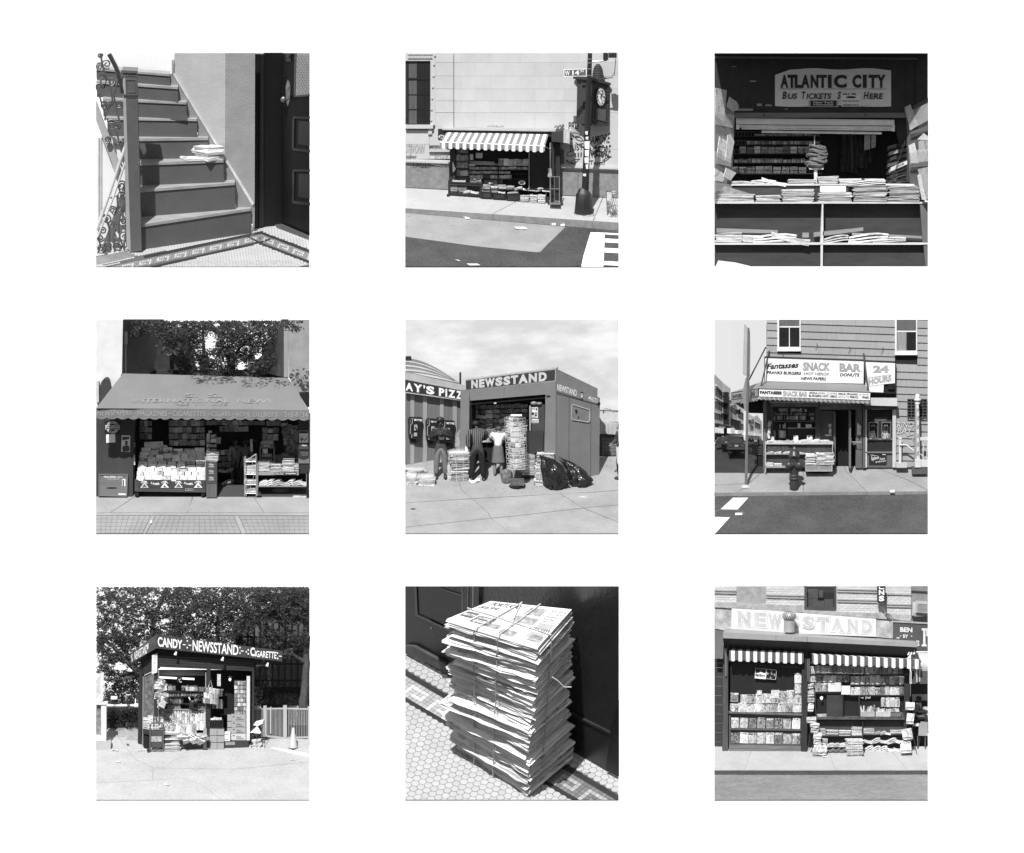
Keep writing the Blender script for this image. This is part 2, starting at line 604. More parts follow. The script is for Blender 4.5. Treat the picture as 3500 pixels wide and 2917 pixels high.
 # people
def skin_obj(name,pts,edges,rads,material,root=0,sub=1):
 me=bpy.data.meshes.new(name)
 me.from_pydata([tuple(q) for q in pts],edges,[])
 me.materials.append(material)
 o=bpy.data.objects.new(name,me)
 COL.objects.link(o)
 md=o.modifiers.new('skin','SKIN')
 md.use_smooth_shade=True
 md.branch_smoothing=.6
 sv=me.skin_vertices[0].data if me.skin_vertices else None
 if sv is None:
  bpy.context.view_layer.update()
  sv=me.skin_vertices[0].data
 for i,r in En(rads):
  sv[i].radius=(r,r) if not isinstance(r,tuple) else r
  sv[i].use_root=i==root
 ms=o.modifiers.new('subdivision','SUBSURF')
 ms.levels=ms.render_levels=sub
 return o
def Pn(p,base,H,fc,lbl,J=None,tones=(.12,.05,.03,.02),top='shirt',bottom='trousers',hair=None,hat=None,sleeves=1.0,group=None,mats=None,skirt_len=.28,legs_only=False):
 j=dict(pel=(0,0,.52),chest=(0,-.005,.70),neck=(0,.0,.815),head=(0,-.012,.885),crown=(0,-.005,.955),shl=(.10,0,.79),shr=(-.10,0,.79),ell=(.135,.01,.63),elr=(-.135,.01,.63),wrl=(.14,-.04,.49),wrr=(-.14,-.04,.49),hpl=(.05,0,.50),hpr=(-.05,0,.50),knl=(.06,-.01,.28),knr=(-.06,-.01,.28),anl=(.06,.01,.045),anr=(-.06,.01,.045))
 j.update(J or {})
 a=rad(fc)
 ca,sa=mth.cos(a),mth.sin(a)
 def W(q,dz=0):
  return V((q[0]*ca-q[1]*sa,q[0]*sa+q[1]*ca,q[2]+dz))*H
 skin_m=mats[0] if mats else Mt('skin_%.2f'%tones[0],tones[0],.6,ap=.12,sc=6)
 top_m=mats[1] if mats and mats[1] else Mt('top_%.3f'%tones[1],tones[1],.9,ap=.3,sc=4,bump=.3,bsc=6)
 bot_m=mats[2] if mats and mats[2] else Mt('bottom_%.3f'%tones[2],tones[2],.9,ap=.3,sc=4,bump=.3,bsc=6)
 hair_m=Mt('hair_%.2f'%tones[3],tones[3],.6,ap=.4,sc=20)
 pts,ed,rd=[],[],[]
 def chain(prev,seq):
  for q,r in seq:
   pts.append(W(q) if not isinstance(q,V) else q)
   rd.append(r*H)
   if prev is not None:
    ed.append((prev,len(pts)-1))
   prev=len(pts)-1
  return prev
 pel=chain(None,[(j['pel'],.07)])
 ch=chain(pel,[(j['chest'],.078)])
 up=chain(ch,[((j['neck'][0],j['neck'][1],j['neck'][2]-.035),.052),(j['neck'],.03)])
 hd=chain(up,[(((j['head'][0]),j['head'][1],j['head'][2]-.02),.045),(j['head'],.056),(j['crown'],.036)])
 nose=V(j['head'])+V((0,-.058,-.008))
 chain(hd-1,[(tuple(nose),.012)])
 for s in 'lr':
  w=chain(ch+1,[(j['sh'+s],.036),(j['el'+s],.027),(j['wr'+s],.018)])
  e,q=V(j['el'+s]),V(j['wr'+s])
  fd=(q-e).normalized()
  side=V((1 if s=='l' else -1,0,0))
  pm=q+fd*.04
  pw=chain(w,[(tuple(pm),.02)])
  for f,ln in ((-.016,.034),(-.005,.042),(.006,.04),(.017,.032)):
   k=pm+V((0,f,0))+fd*.022
   chain(pw,[(tuple(k),.0065),(tuple(k+fd*ln*.6+V((0,-.006,0))),.006),(tuple(k+fd*ln-side*.008),.005)])
  tb=q+fd*.02+V((0,-.022,0))
  chain(w,[(tuple(tb),.008),(tuple(tb+fd*.03+V((0,-.008,0))),.006)])
  an=chain(pel,[(j['hp'+s],.062),(j['kn'+s],.04),(j['an'+s],.026)])
  f0=V(j['an'+s])
  chain(an,[(tuple(f0+V((0,-.05,-.025))),.022),(tuple(f0+V((0,-.10,-.03))),.016)])
 o=skin_obj('person',pts,ed,rd,skin_m)
 o.matrix_world=p.M@Matrix.Translation(base)
 LOC[o.name]=V(base)
 tag(o,lbl,'person',group)
 def cloth(name,seqs,material):
  pts.clear();ed.clear();rd.clear()
  first=chain(None,[seqs[0][0]])
  last=chain(first,seqs[0][1:])
  idx={0:first}
  for frm,seq in seqs[1:]:
   chain(frm,seq)
  c=skin_obj(name,pts,ed,rd,material)
  c.parent=o
  return c
 pe=V(j['pel'])
 sl=[]
 for s in 'lr':
  A,B,C_=V(j['sh'+s]),V(j['el'+s]),V(j['wr'+s])
  end=B+(C_-B)*(sleeves-.0) if sleeves<1 else C_
  seq=[(tuple(A),.05),(tuple(B),.042)]
  if sleeves>.05:
   seq.append((tuple(end),.034))
  else:
   seq=[(tuple(A),.052),(tuple(A+(B-A)*.75),.048)]
  sl.append((2,seq))
 cloth(top,[[((pe.x,pe.y,pe.z-.02),.088),((j['pel'][0]*.5+j['chest'][0]*.5,j['pel'][1]*.5+j['chest'][1]*.5,(pe.z+j['chest'][2])/2),.086),((j['chest'][0],j['chest'][1],j['chest'][2]+.03),.092),((j['neck'][0],j['neck'][1],j['neck'][2]-.02),.05)]]+sl,top_m)
 if bottom=='skirt':
  m=MB(p)
  c=V((0,0,0))
  prof=[]
  rows=[]
  for t in Rg(6):
   f=t/5
   rr=(.085+.035*f)*H
   zz=(pe.z+.03-(skirt_len+.03)*f)*H
   ctr=W((pe.x*(1-f),pe.y*(1-f),0))
   rows.append([V((ctr.x+rr*(1+.06*f*mth.sin(k*5))*mth.cos(2*mth.pi*k/20),ctr.y+rr*.8*mth.sin(2*mth.pi*k/20),zz)) for k in Rg(20)])
  m.loft(rows,True)
  c=m.build('skirt',bot_m)
  c.parent=o
 elif bottom:
  seqs=[[((pe.x,pe.y,pe.z+.02),.082),((pe.x,pe.y,pe.z-.03),.08)]]
  for s in 'lr':
   seqs.append((1,[(tuple(V(j['hp'+s])+V((0,0,-.04))),.07),(j['kn'+s],.052),(tuple(V(j['an'+s])+V((0,0,.0))),.043)]))
  cloth(bottom,seqs,bot_m)
  for s in 'lr':
   f0=V(j['an'+s])
   m=MB(p)
   q=W((f0.x,f0.y-.045,0))
   m.ball(V((q.x,q.y,max((f0.z-.02),.022)*H)),(.034+.03*abs(sa))*H,(.034+.035*abs(ca))*H,.03*H)
   c=m.build('shoe',BK0)
   c.parent=o
 if mth.cos(a)>-.3:
  hd_=V(j['head'])
  for nm,q,rr_,mm in (('eye',(.022,-.052,.006),(.009,.006,.005),INK),('eye',(-.022,-.052,.006),(.009,.006,.005),INK),('mouth',(0,-.05,-.032),(.018,.006,.004),Mt('lip',tones[0]*.5)),('ear',(.056,.004,-.004),(.008,.014,.02),skin_m),('ear',(-.056,.004,-.004),(.008,.014,.02),skin_m)):
   m=MB(p)
   m.ball(W(tuple(hd_+V(q))),rr_[0]*H,rr_[1]*H,rr_[2]*H,8,5)
   c=m.build(nm,mm)
   c.parent=o
 if hair is not None:
  m=MB(p)
  q=W((j['head'][0]*.6+j['crown'][0]*.4,j['head'][1]*.6+j['crown'][1]*.4+.014,j['head'][2]*.6+j['crown'][2]*.4))
  m.ball(q,.064*H,.064*H,hair*H,12,8)
  c=m.build('hair',hair_m)
  c.parent=o
 return o,W,H
def Lv(m,p,n,box,ylo,yhi,size,gaps=(),clump=None,keep=None,rnd=None):
 r=rnd or R
 k=0
 x0,y0,x1,y1=box
 while k<n:
  cx,cy,yy=r.uniform(x0,x1),r.uniform(y0,y1),r.uniform(ylo,yhi)
  g=clump or 1
  tw=r.uniform(0,6.28)
  if mnoise.noise(V((cx/85,cy/70,yy*.9)))+.5*mnoise.noise(V((cx/30,cy/30,yy*2)))<-.2:
   k+=g//2
   continue
  big=r.uniform(.65,1.35)
  for i in Rg(g):
   px=cx+(i-g/2)*size*62*mth.cos(tw)+r.gauss(0,size*40)
   py=cy+(i-g/2)*size*62*mth.sin(tw)*.6+r.gauss(0,size*30)
   k+=1
   lim=size*55
   if not (24+lim<px<1725-lim and 24+lim<py<1725-lim) or not (x0-20<px<x1+20):
    continue
   if any(((px-a)/c)**2+((py-b)/d)**2<r.uniform(.15,1.7) for a,b,c,d in gaps):
    continue
   if keep and not keep(px,py):
    continue
   c=p.at(px,py,yy+r.uniform(-.3,.3))
   s=size*big*r.uniform(.6,1.3)
   a=r.uniform(0,6.28)
   u=V((mth.cos(a),r.uniform(-.5,.5),mth.sin(a)*.7-.2)).normalized()
   w=u.cross(V((r.uniform(-1,1),r.uniform(-1,-.1),r.uniform(-.6,1.5)))).normalized()*.42
   m.add([c-u*s*.5,c+w*s*.5+u*s*.05,c+u*s*.55,c-w*s*.5+u*s*.05],[(0,1,2,3)])
 return m
def leaf_mat(key,v,vary=.5):
 if key in MATS:
  return MATS[key]
 m,nt,b=nodes_of(key)
 tc=N(nt,'ShaderNodeTexCoord')
 n1=Nf(nt,tc.outputs['Object'],2.2,3)
 n2=Nf(nt,tc.outputs['Object'],17,1)
 a=Mn(nt,'MULTIPLY',Mn(nt,'MULTIPLY_ADD',n1,2*vary*v,v*(1-vary)),Mn(nt,'MULTIPLY_ADD',n2,1.2,.4))
 nt.links.new(a,b.inputs['Base Color'])
 b.inputs['Roughness'].default_value=.6
 tr=N(nt,'ShaderNodeBsdfTranslucent')
 nt.links.new(a,tr.inputs['Color'])
 mx=N(nt,'ShaderNodeMixShader')
 mx.inputs[0].default_value=.3
 nt.links.new(b.outputs[0],mx.inputs[1])
 nt.links.new(tr.outputs[0],mx.inputs[2])
 nt.links.new(mx.outputs[0],nt.nodes['Material Output'].inputs['Surface'])
 MATS[key]=m
 return m
def bricks_mat(key,v,scale=6.0):
 if key in MATS:
  return MATS[key]
 m,nt,b=nodes_of(key)
 tc=N(nt,'ShaderNodeTexCoord')
 mp=N(nt,'ShaderNodeMapping')
 mp.inputs['Rotation'].default_value=(rad(90),0,0)
 nt.links.new(tc.outputs['Object'],mp.inputs['Vector'])
 br=N(nt,'ShaderNodeTexBrick')
 br.inputs['Scale'].default_value=scale
 for i,k in ((1,1.2),(2,.75),(3,.45)):
  br.inputs[i].default_value=(v*k,v*k,v*k,1)
 nt.links.new(mp.outputs[0],br.inputs['Vector'])
 n1=Nf(nt,tc.outputs['Object'],1.5,4)
 mu=N(nt,'ShaderNodeMix',data_type='RGBA',blend_type='MULTIPLY')
 mu.inputs[0].default_value=.8
 nt.links.new(br.outputs[0],mu.inputs[6])
 cb=N(nt,'ShaderNodeCombineColor')
 f=Mn(nt,'MULTIPLY_ADD',n1,1.4,.3)
 for i in Rg(3):
  nt.links.new(f,cb.inputs[i])
 nt.links.new(cb.outputs[0],mu.inputs[7])
 nt.links.new(mu.outputs[2],b.inputs['Base Color'])
 b.inputs['Roughness'].default_value=.9
 bn=N(nt,'ShaderNodeBump')
 bn.inputs['Strength'].default_value=.5
 bn.inputs['Distance'].default_value=.03
 nt.links.new(br.outputs[1],bn.inputs['Height'])
 bn.invert=True
 nt.links.new(bn.outputs[0],b.inputs['Normal'])
 MATS[key]=m
 return m
def branch(m,p,pts,r0,r1,y=None):
 q=[p.at(a[0],a[1],a[2] if len(a)>2 else y) for a in pts]
 out=[]
 for i in Rg(len(q)-1):
  for k in Rg(3):
   out.append(q[i].lerp(q[i+1],k/3)+V((R.gauss(0,.015),0,R.gauss(0,.015))))
 out.append(q[-1])
 return m.tube(out,r0,7,r1)
def trim(objs,co,no):
 import bmesh
 bpy.context.view_layer.update()
 dg=bpy.context.evaluated_depsgraph_get()
 for o in objs:
  me=bpy.data.meshes.new_from_object(o.evaluated_get(dg))
  Mi=o.matrix_world.inverted()
  b=bmesh.new()
  b.from_mesh(me)
  bmesh.ops.bisect_plane(b,geom=b.verts[:]+b.edges[:]+b.faces[:],plane_co=Mi@co,plane_no=(Mi.to_3x3()@no).normalized(),clear_outer=True)
  b.to_mesh(me)
  b.free()
  o.modifiers.clear()
  o.data=me
def bag(p,c,rx,ry,rz,seed,neck=None,n=26,m=16,ap=.12):
 r=random.Random(seed)
 mb=MB(p)
 rows=[]
 c=V(c)
 ph=[r.uniform(0,6.28) for _ in Rg(6)]
 for j in Rg(m+1):
  t=j/m
  a=mth.pi*(t-.5)
  rr=mth.cos(a)**.6 if 0<t<1 else .02
  row_=[]
  for i in Rg(n):
   b=2*mth.pi*i/n
   f=1+ap*(mth.sin(5*b+ph[0]+4*t)*.25+mth.sin(9*b+ph[1]-6*t)*.2+mnoise.noise(V((mth.cos(b)*1.6+seed,mth.sin(b)*1.6,t*2.2)))*1.8-abs(mnoise.noise(V((mth.cos(b)*3.5+seed,mth.sin(b)*3.5,t*4+9))))*2.6+abs(mnoise.noise(V((mth.cos(b)*7+seed,mth.sin(b)*7,t*6))))*1.3)
   z=rz*(mth.sin(a)+1)
   q=c+V((rx*rr*f*mth.cos(b),ry*rr*f*mth.sin(b),max(z*(1+.05*f),.0)))
   if neck is not None:
    w=max(0,t-.45)/.55
    q=q.lerp(c+V(neck)+(q-c)*.12,w**1.6)
   row_.append(q)
  rows.append(row_)
 return mb.loft(rows,True)
def clip_px(poly,x0=24,y0=24,x1=1725,y1=1725):
 def cut(pts,inside,cross):
  out=[]
  for i in Rg(len(pts)):
   a,b=pts[i-1],pts[i]
   if inside(b):
    if not inside(a):
     out.append(cross(a,b))
    out.append(b)
   elif inside(a):
    out.append(cross(a,b))
  return out
 def at_x(v):
  return lambda a,b:(v,a[1]+(b[1]-a[1])*(v-a[0])/(b[0]-a[0]))
 def at_y(v):
  return lambda a,b:(a[0]+(b[0]-a[0])*(v-a[1])/(b[1]-a[1]),v)
 for ins,cr in ((lambda q:q[0]>=x0,at_x(x0)),(lambda q:q[0]<=x1,at_x(x1)),(lambda q:q[1]>=y0,at_y(y0)),(lambda q:q[1]<=y1,at_y(y1))):
  if not poly:
   break
  poly=cut(poly,ins,cr)
 return poly
def tiles(p,parent,G,polys,name,materials,limit=300,d=.0,th=.03):
 whole,cut=[],[]
 shared={}
 for c,out,mi in polys:
  q=[p.px(v) for v in out]
  cl=clip_px(q)
  if len(cl)<3:
   continue
  a=abs(sum(cl[i-1][0]*cl[i][1]-cl[i][0]*cl[i-1][1] for i in Rg(len(cl))))/2
  if a<4:
   continue
  whole.append((max(v[1] for v in cl),c,out,mi,cl if cl!=q and len(cl)!=len(q) or any(abs(u[0]-w[0])+abs(u[1]-w[1])>.01 for u,w in zip(cl,q)) else None))
 whole.sort(key=lambda r:-r[0])
 rest=MB(p)
 for k,(_,c,out,mi,cl) in En(whole):
  if k>=limit:
   rest.m(mi).sl(G,cl or [p.px(v) for v in out],d-th,d+R.uniform(-.004,.002))
   continue
  if cl:
   Pa(parent,name,MB(p).sl(G,cl,d-th,d),materials[mi])
  else:
   key=(len(out),mi,round((out[0]-c).x,3))
   if key not in shared:
    m=MB(p)
    n=len(out)
    up=[v-c for v in out]
    m.add(up+[v-V((0,0,th)) for v in up],[list(Rg(n))]+[[i,(i+1)%n,n+(i+1)%n,n+i] for i in Rg(n)])
    o=m.build(name,materials[mi])
    shared[key]=o.data
    bpy.data.objects.remove(o)
   inst(shared[key],name,parent,Matrix.Translation(c+V((0,0,d+R.uniform(-.004,.002)))))
 if rest.v:
  Pa(parent,name,rest,list(materials),kind='stuff')
def spiral(cx,cy,r,turns=1.6,start=0,n=18,sgn=1):
 return [(cx+r*(1-.85*i/n)*mth.cos(start+sgn*2*mth.pi*turns*i/n),cy+r*(1-.85*i/n)*mth.sin(start+sgn*2*mth.pi*turns*i/n)) for i in Rg(n+1)]
 # the white wall far behind all nine places
_m=MB(None)
_m.box(-260,260,0,1,-260,200)
wall=_m.build('wall',Mt('wall_white_paint',.9,.95,ap=.002,fine=0,spec=0))
wall.location=CM@V((0,0,-D))+V((0,58,0))
tag(wall,'plain matt white wall behind everything',kind='structure')
ROW_BACK=(9,0,-9)
P1=Panel(318,172,9,12)
P2=Panel(1375,172,9)
P3=Panel(2432,172,9,-4.2)
P4=Panel(318,1084,0)
P5=Panel(1375,1084,0)
P6=Panel(2432,1084,0)
P7=Panel(318,1995,-9,-4)
P8=Panel(1375,1995,-9,31)
P9=Panel(2432,1995,-9,-2)
# stairwell with iron railings and a tiled floor
def build_p1():
 p=P1
 z0=p.at(390,1592,0).z
 Gd=p.flat(z0)
 steps=[((388,1388),(385,1330),(1258,1258),300),((372,1112),(370,1080),(1130,1052),300),((362,898),(360,870),(1040,872),300),((357,702),(357,689),(917,694),168),((368,540),(366,534),(828,546),112),((345,395),(345,390),(745,413),78),((342,268),(342,263),(676,292),26),((340,166),(340,160),(612,188),26)]
 RIS=Mt('riser_paint',.1,.6,ap=.14,sc=1.2,bump=.12,bsc=12)
 TRD=Mt('tread_stone',.3,.55,ap=.3,sc=1.5,stz=(.5,2.5,1),bump=.1)
 st=Th(p,'staircase',V((0,1.5,z0)),'grey painted staircase with worn stone treads rising to the upper left','staircase')
 y=0.0
 zl=z0
 FR,FI=[],[]
 for i,(fl,bl,fr,lx) in En(steps):
  z=p.at(fl[0],fl[1],y).z
  pl=p.flat(z)
  a,b=pl.at(*fl),pl.at(*fr)
  t=(lx-fl[0])/(fr[0]-fl[0])
  l=a+(b-a)*t
  back=max(pl.at(*bl).y-a.y,.12)
  th=.13 if i<4 else .11
  b_true=b
  nose=V((0,-.06,0))
  d=V((0,back+.3,0))
  m=MB(p)
  pts=[l+nose,b+nose,b+d,l+d]
  m.add([q-V((0,0,.002)) for q in pts]+[q-V((0,0,th)) for q in pts],[(0,1,2,3),(7,6,5,4),(0,1,5,4),(1,2,6,5),(2,3,7,6),(3,0,4,7)])
  Pa(st,'tread',m,TRD)
  m=MB(p)
  lo=[V((l.x,l.y,zl-.05)),V((b.x,b.y,zl-.05)),V((b.x,b.y,z-th)),V((l.x,l.y,z-th))]
  m.add(lo+[q+V((0,.1,0)) for q in lo],[(0,1,2,3),(7,6,5,4),(0,1,5,4),(1,2,6,5),(2,3,7,6),(3,0,4,7)])
  Pa(st,'riser',m,RIS)
  FR.append(b_true)
  FI.append(b+(l-b).normalized()*.45)
  y=a.y+back
  zl=z
 top=p.flat(zl)
 A,B=FR[0],FR[-1]
 RW=p.wall(A,B)
 RW=RW.off(min((q-RW.P0).dot(RW.n) for q in FR+FI)-.03)
 hall=Th(p,'stair_wall',A,'pale plaster wall rising along the right side of the stairs','wall')
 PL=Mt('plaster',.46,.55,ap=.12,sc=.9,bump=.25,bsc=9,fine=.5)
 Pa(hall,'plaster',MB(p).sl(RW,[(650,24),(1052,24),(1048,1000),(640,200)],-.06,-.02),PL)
 Pa(hall,'plaster',MB(p).sl(RW,[(1053,24),(1292,24),(1288,1420),(1049,1000)],-.06,-.005),Mt('plaster_shaded',.3,.5,ap=.15,sc=.9,bump=.3,bsc=9))  # darker copy of the plaster, shade put into the colour
 Pa(hall,'skirting',MB(p).sl(RW,[(575,205),(634,188),(1280,1240),(1262,1420),(1215,1400),(1080,1100),(985,900),(860,700),(765,550),(680,413),(610,300),(570,210)],-.04,.03),Mt('skirting_paint',.26,.5,ap=.12))
 Pa(hall,'skirting_cap',MB(p).sl(RW,[(632,184),(646,186),(1284,1222),(1270,1242)],-.04,.07),Mt('cap_pale',.62,.4))
 Pa(hall,'wall_strip',MB(p).sl(RW,[(628,80),(644,80),(642,186),(628,186)],-.02,.08),Mt('strip_grey2',.3))
 bw=p.fc(B.y+1.5)
 bk=Th(p,'landing_wall',bw.at(400,180),'brightly lit white wall behind the top of the stairs','wall')
 Pa(bk,'plaster',MB(p).sl(bw,[(24,24),(700,24),(660,230),(24,230)],-.04,0),Mt('bright_plaster',.82,.7,ap=.05,bump=.1,bsc=8))
 LW=p.fc(FR[3].y)
 lw=Th(p,'hall_wall',p.at(150,1600,.3),'white hall wall glowing with daylight behind the iron railing','wall')
 Pa(lw,'plaster',MB(p).sl(p.fc(.3),[(24,690),(170,690),(300,900),(320,1640),(24,1640)],-.04,0),Mt('bright_plaster',.82))
 Pa(lw,'window_frame',MB(p).rc(p.fc(.3),40,700,52,1380,0,.08).rc(p.fc(.3),62,700,70,1380,0,.06),Mt('frame_pale',.5))
 SF=p.fc(FR[4].y-.6)
 Pa(st,'outer_string',MB(p).sl(p.fc(-.02),[(24,400),(24,560),(150,900),(175,1000),(205,890)],-.1,0),Mt('string_paint',.42,.5,ap=.1))
 NF=p.fc(-.45)
 nw=Th(p,'newel_post',NF.at(345,1610),'square panelled grey newel post with a moulded cap at the foot of the stairs','newel post')
 NP_=Mt('newel_paint',.11,.4,ap=.15,sc=2,bump=.1)
 Pa(nw,'shaft',MB(p).sl(NF,[(258,215),(350,215),(388,1600),(302,1612)],-.45,0),NP_)
 Pa(nw,'shaft_side',MB(p).sl(NF,[(236,220),(257,215),(301,1612),(268,1560)],-.3,-.03),Mt('newel_lit_side',.36,.4,ap=.15))  # lighter side face: light from the left put into the colour
 Pa(nw,'cap',MB(p).sl(NF,[(232,160),(356,166),(352,186),(240,182)],-.5,.1).sl(NF,[(238,182),(352,186),(350,204),(246,200)],-.48,.05).sl(NF,[(212,196),(232,160),(246,200),(228,232)],-.3,.02),NP_)
 Pa(nw,'panel',MB(p).ring(NF,262,236,340,340,5,0,.03).rc(NF,240,352,350,362,-.2,.05).sl(NF,[(268,372),(344,372),(346,378),(268,378)],0,.03),NP_)
 IR=Mt('wrought_iron',.1,.45,ap=.3,spec=.5)
 ip=p.fc(-.25)
 up=Th(p,'stair_railing',ip.at(150,900),'wrought iron scroll railing with a dark handrail climbing to the upper left','railing')
 Pa(up,'handrail',MB(p).pt(ip,[(128,30,.1),(180,130,.1),(215,225,.1),(236,340,.1)],.11,n=10),Mt('handrail_dark',.05,.3,spec=.6))
 m=MB(p)
 for i,(x,y_,r,s0) in En(((52,130,26,0),(108,110,36,1),(150,250,30,2),(46,290,30,0),(92,440,34,1),(124,432,22,3),(210,430,26,2),(150,600,40,4),(186,600,30,1),(214,750,38,0),(116,712,24,2),(56,42,20,4),(70,200,22,2))):
  m.pt(ip,[(max(a,27),max(b,28)) for a,b in spiral(x,y_,r*1.2,1.7,s0,sgn=1 if i%2 else -1)],.042,n=5)
 for pts in ([(60,30),(75,120),(110,230),(90,300),(60,260),(70,160)],[(130,220),(145,330),(160,430),(150,440)],[(200,240),(165,360),(190,480),(220,600)],[(46,340),(70,430),(100,520),(95,560)],[(110,540),(130,600),(140,680)],[(185,640),(205,720),(230,820)]):
  m.pt(ip,pts,.046,n=5)
 Pa(up,'scroll',m,IR)
 lo=Th(p,'lower_railing',ip.at(150,1620),'wrought iron scroll railing with a pale handrail descending to the lower left','railing')
 Pa(lo,'handrail',MB(p).pt(ip,[(30,1430,.1),(130,1150,.1),(215,890,.1),(268,740,.1)],.075,n=8).pt(ip,[(36,1490,.05),(160,1180,.05),(272,850,.05)],.05,n=8),Mt('handrail_lit',.6,.35,spec=.5))  # pale colour carries the light falling on this rail
 m=MB(p)
 for i,(x,y_,r,s0) in En(((226,1080,34,0),(236,1160,36,2),(154,1272,26,1),(110,1350,36,3),(150,1392,28,0),(78,1440,30,2),(244,1490,42,1),(192,1560,36,0),(62,1580,32,2),(120,1560,28,3),(214,1260,30,1),(60,1500,26,0),(246,1360,30,2))):
  m.pt(ip,[(max(a,27),min(b,1620)) for a,b in spiral(x,y_,r*1.2,1.7,s0,sgn=1 if i%2 else -1)],.042,n=5)
 for pts in ([(200,1060),(215,1130),(262,1200),(262,1280)],[(140,1180),(190,1160),(200,1260),(170,1320),(120,1260)],[(220,1300),(205,1400),(215,1500),(250,1590),(272,1560),(262,1500)],[(90,1310),(130,1420),(130,1500),(90,1600)],[(180,1420),(165,1500),(180,1600)],[(40,1480),(60,1560),(40,1618)]):
  m.pt(ip,pts,.046,n=5)
 Pa(lo,'scroll',m,IR)
 D0,D1=Gd.at(1450,1402),Gd.at(1725,1512)
 DW=p.wall(D0,D1)
 Q0=Gd.at(1290,1420)
 JW=p.wall(Q0,D0)
 dr=Th(p,'dark_door',D0,'dark panelled door with a wired glass light and a metal knob at the right','door')
 DD=Mt('door_varnish',.006,.45,ap=.4,sc=2,spec=.2)
 Pa(dr,'jamb',MB(p).sl(JW,[(1366,24),(1520,24),(1500,1400),(1360,1440)],-.1,0),Mt('jamb_dark',.008,.5))
 Pa(dr,'casing',MB(p).sl(JW,[(1292,32),(1326,32),(1322,1432),(1285,1415)],-.1,.05).sl(JW,[(1328,34),(1352,34),(1350,1440),(1324,1432)],-.1,.12).sl(JW,[(1354,32),(1368,32),(1364,1440),(1352,1440)],-.1,.06),Mt('casing_varnish',.014,.35,spec=.35))
 Pa(dr,'leaf',MB(p).sl(DW,[(1500,24),(1725,24),(1725,1480),(1500,1400)],-.015,0),DD)
 DR=Mt('door_rail',.02,.3,spec=.4)
 m=MB(p)
 for y0,y1,yb0,yb1 in ((530,545,780,800),(950,968,1200,1225)):
  m.sl(DW,[(1596,y0),(1725,y0+2),(1725,y1+2),(1596,y1)],0,.05).sl(DW,[(1590,yb0),(1725,yb0+16),(1725,yb1+16),(1590,yb1)],0,.05).sl(DW,[(1590,y1),(1604,y1),(1600,yb0),(1586,yb0)],0,.05)
  m.sl(DW,[(1640,y0+36),(1725,y0+40),(1725,yb0-14),(1636,yb0-30)],0,.03)
 Pa(dr,'panel',m,DR)
 Pa(dr,'glass',MB(p).sl(DW,[(1622,24),(1725,24),(1725,352),(1612,362)],0,.01),Mt('wired_glass',.3,.3,ap=.15))
 m=MB(p)
 for j in Rg(16):
  for i in Rg(5):
   x=1626+i*22+(11 if j%2 else 0)
   y_=36+j*21
   m.pt(DW,[(x,y_),(x,y_+11),(min(x+11,1724),y_+16),(min(x+11,1724),y_+20)],.007,.02,3)
 Pa(dr,'wire',m,Mt('wire_dark',.08),kind='stuff')
 Pa(dr,'glass_bead',MB(p).sl(DW,[(1608,24),(1620,24),(1612,366),(1600,372)],0,.04).sl(DW,[(1602,362),(1725,352),(1725,366),(1602,376)],0,.04),Mt('bead_varnish',.06,.3,spec=.5))
 br=Mt('tarnished_brass',.2,.3,metal=.6,ap=.3)
 Pa(dr,'lock_plate',MB(p).sl(DW,[(1540,270),(1552,236),(1566,268),(1572,300),(1568,400),(1552,450),(1540,410),(1536,300)],0,.04).ell(DW,1550,296,14,16,.04,.09),br)
 kb=DW.at(1518,394,.3)
 Pa(dr,'knob',MB(p).ball(kb,.13,.13,.16,14,8).tube([kb,DW.at(1548,396,.02)],.05,8),br)
 Pa(dr,'upper_lock',MB(p).sl(DW,[(1532,24),(1578,24),(1574,92),(1540,90)],0,.05).ell(DW,1552,46,15,18,.05,.1),Mt('lock_dark',.05,.3,metal=.5))
 Pa(dr,'threshold',MB(p).sl(DW,[(1450,1392),(1500,1386),(1716,1478),(1716,1508),(1470,1420)],.09,.12),Mt('threshold_wood',.09,.6,ap=.4))
 fl=struct(p,'floor',MB(p).sl(Gd,[(24,1640),(300,1600),(400,1480),(1290,1400),(1500,1380),(1725,1495),(1725,1725),(24,1725)],-.06,-.012),Mt('tile_grout',.1,.8))
 Pa(fl,'stone_slab',MB(p).sl(Gd,[(24,1660),(40,1645),(270,1608),(345,1645),(24,1710)],-.05,0),Mt('landing_slate',.2,.5,ap=.3))
 O=Gd.at(1340,1455)
 e1=(Gd.at(420,1650)-O)
 e2=(Gd.at(1725,1608)-O)
 u1,u2=e1.normalized(),e2.normalized()
 n1=V((-u1.y,u1.x,0))
 if n1.dot(u2)<0:
  n1=-n1
 DKT=Mt('dark_tile',.035,.35,ap=.3)
 HX=Mt('hex_tile',.46,.35,ap=.1,vary=.1,spec=.5)
 KL,KM=Mt('key_tile_pale',.5,.35,vary=.1),Mt('key_tile_grey',.25,.35,vary=.12)
 Pa(fl,'border_strip',MB(p).sl(Gd,[(400,1640),(1340,1446),(1352,1460),(412,1660)],-.05,.0).sl(Gd,[(1340,1446),(1725,1592),(1725,1614),(1338,1462)],-.05,-.0015).sl(Gd,[(1215,1482),(1232,1478),(1338,1532),(1320,1538)],-.05,.001).sl(Gd,[(1425,1496),(1446,1502),(1340,1536),(1318,1531)],-.05,.0005).sl(Gd,[(455,1725),(1318,1528),(1330,1540),(520,1725)],-.05,.0015).sl(Gd,[(1318,1528),(1725,1682),(1725,1700),(1316,1542)],-.05,.002),DKT)
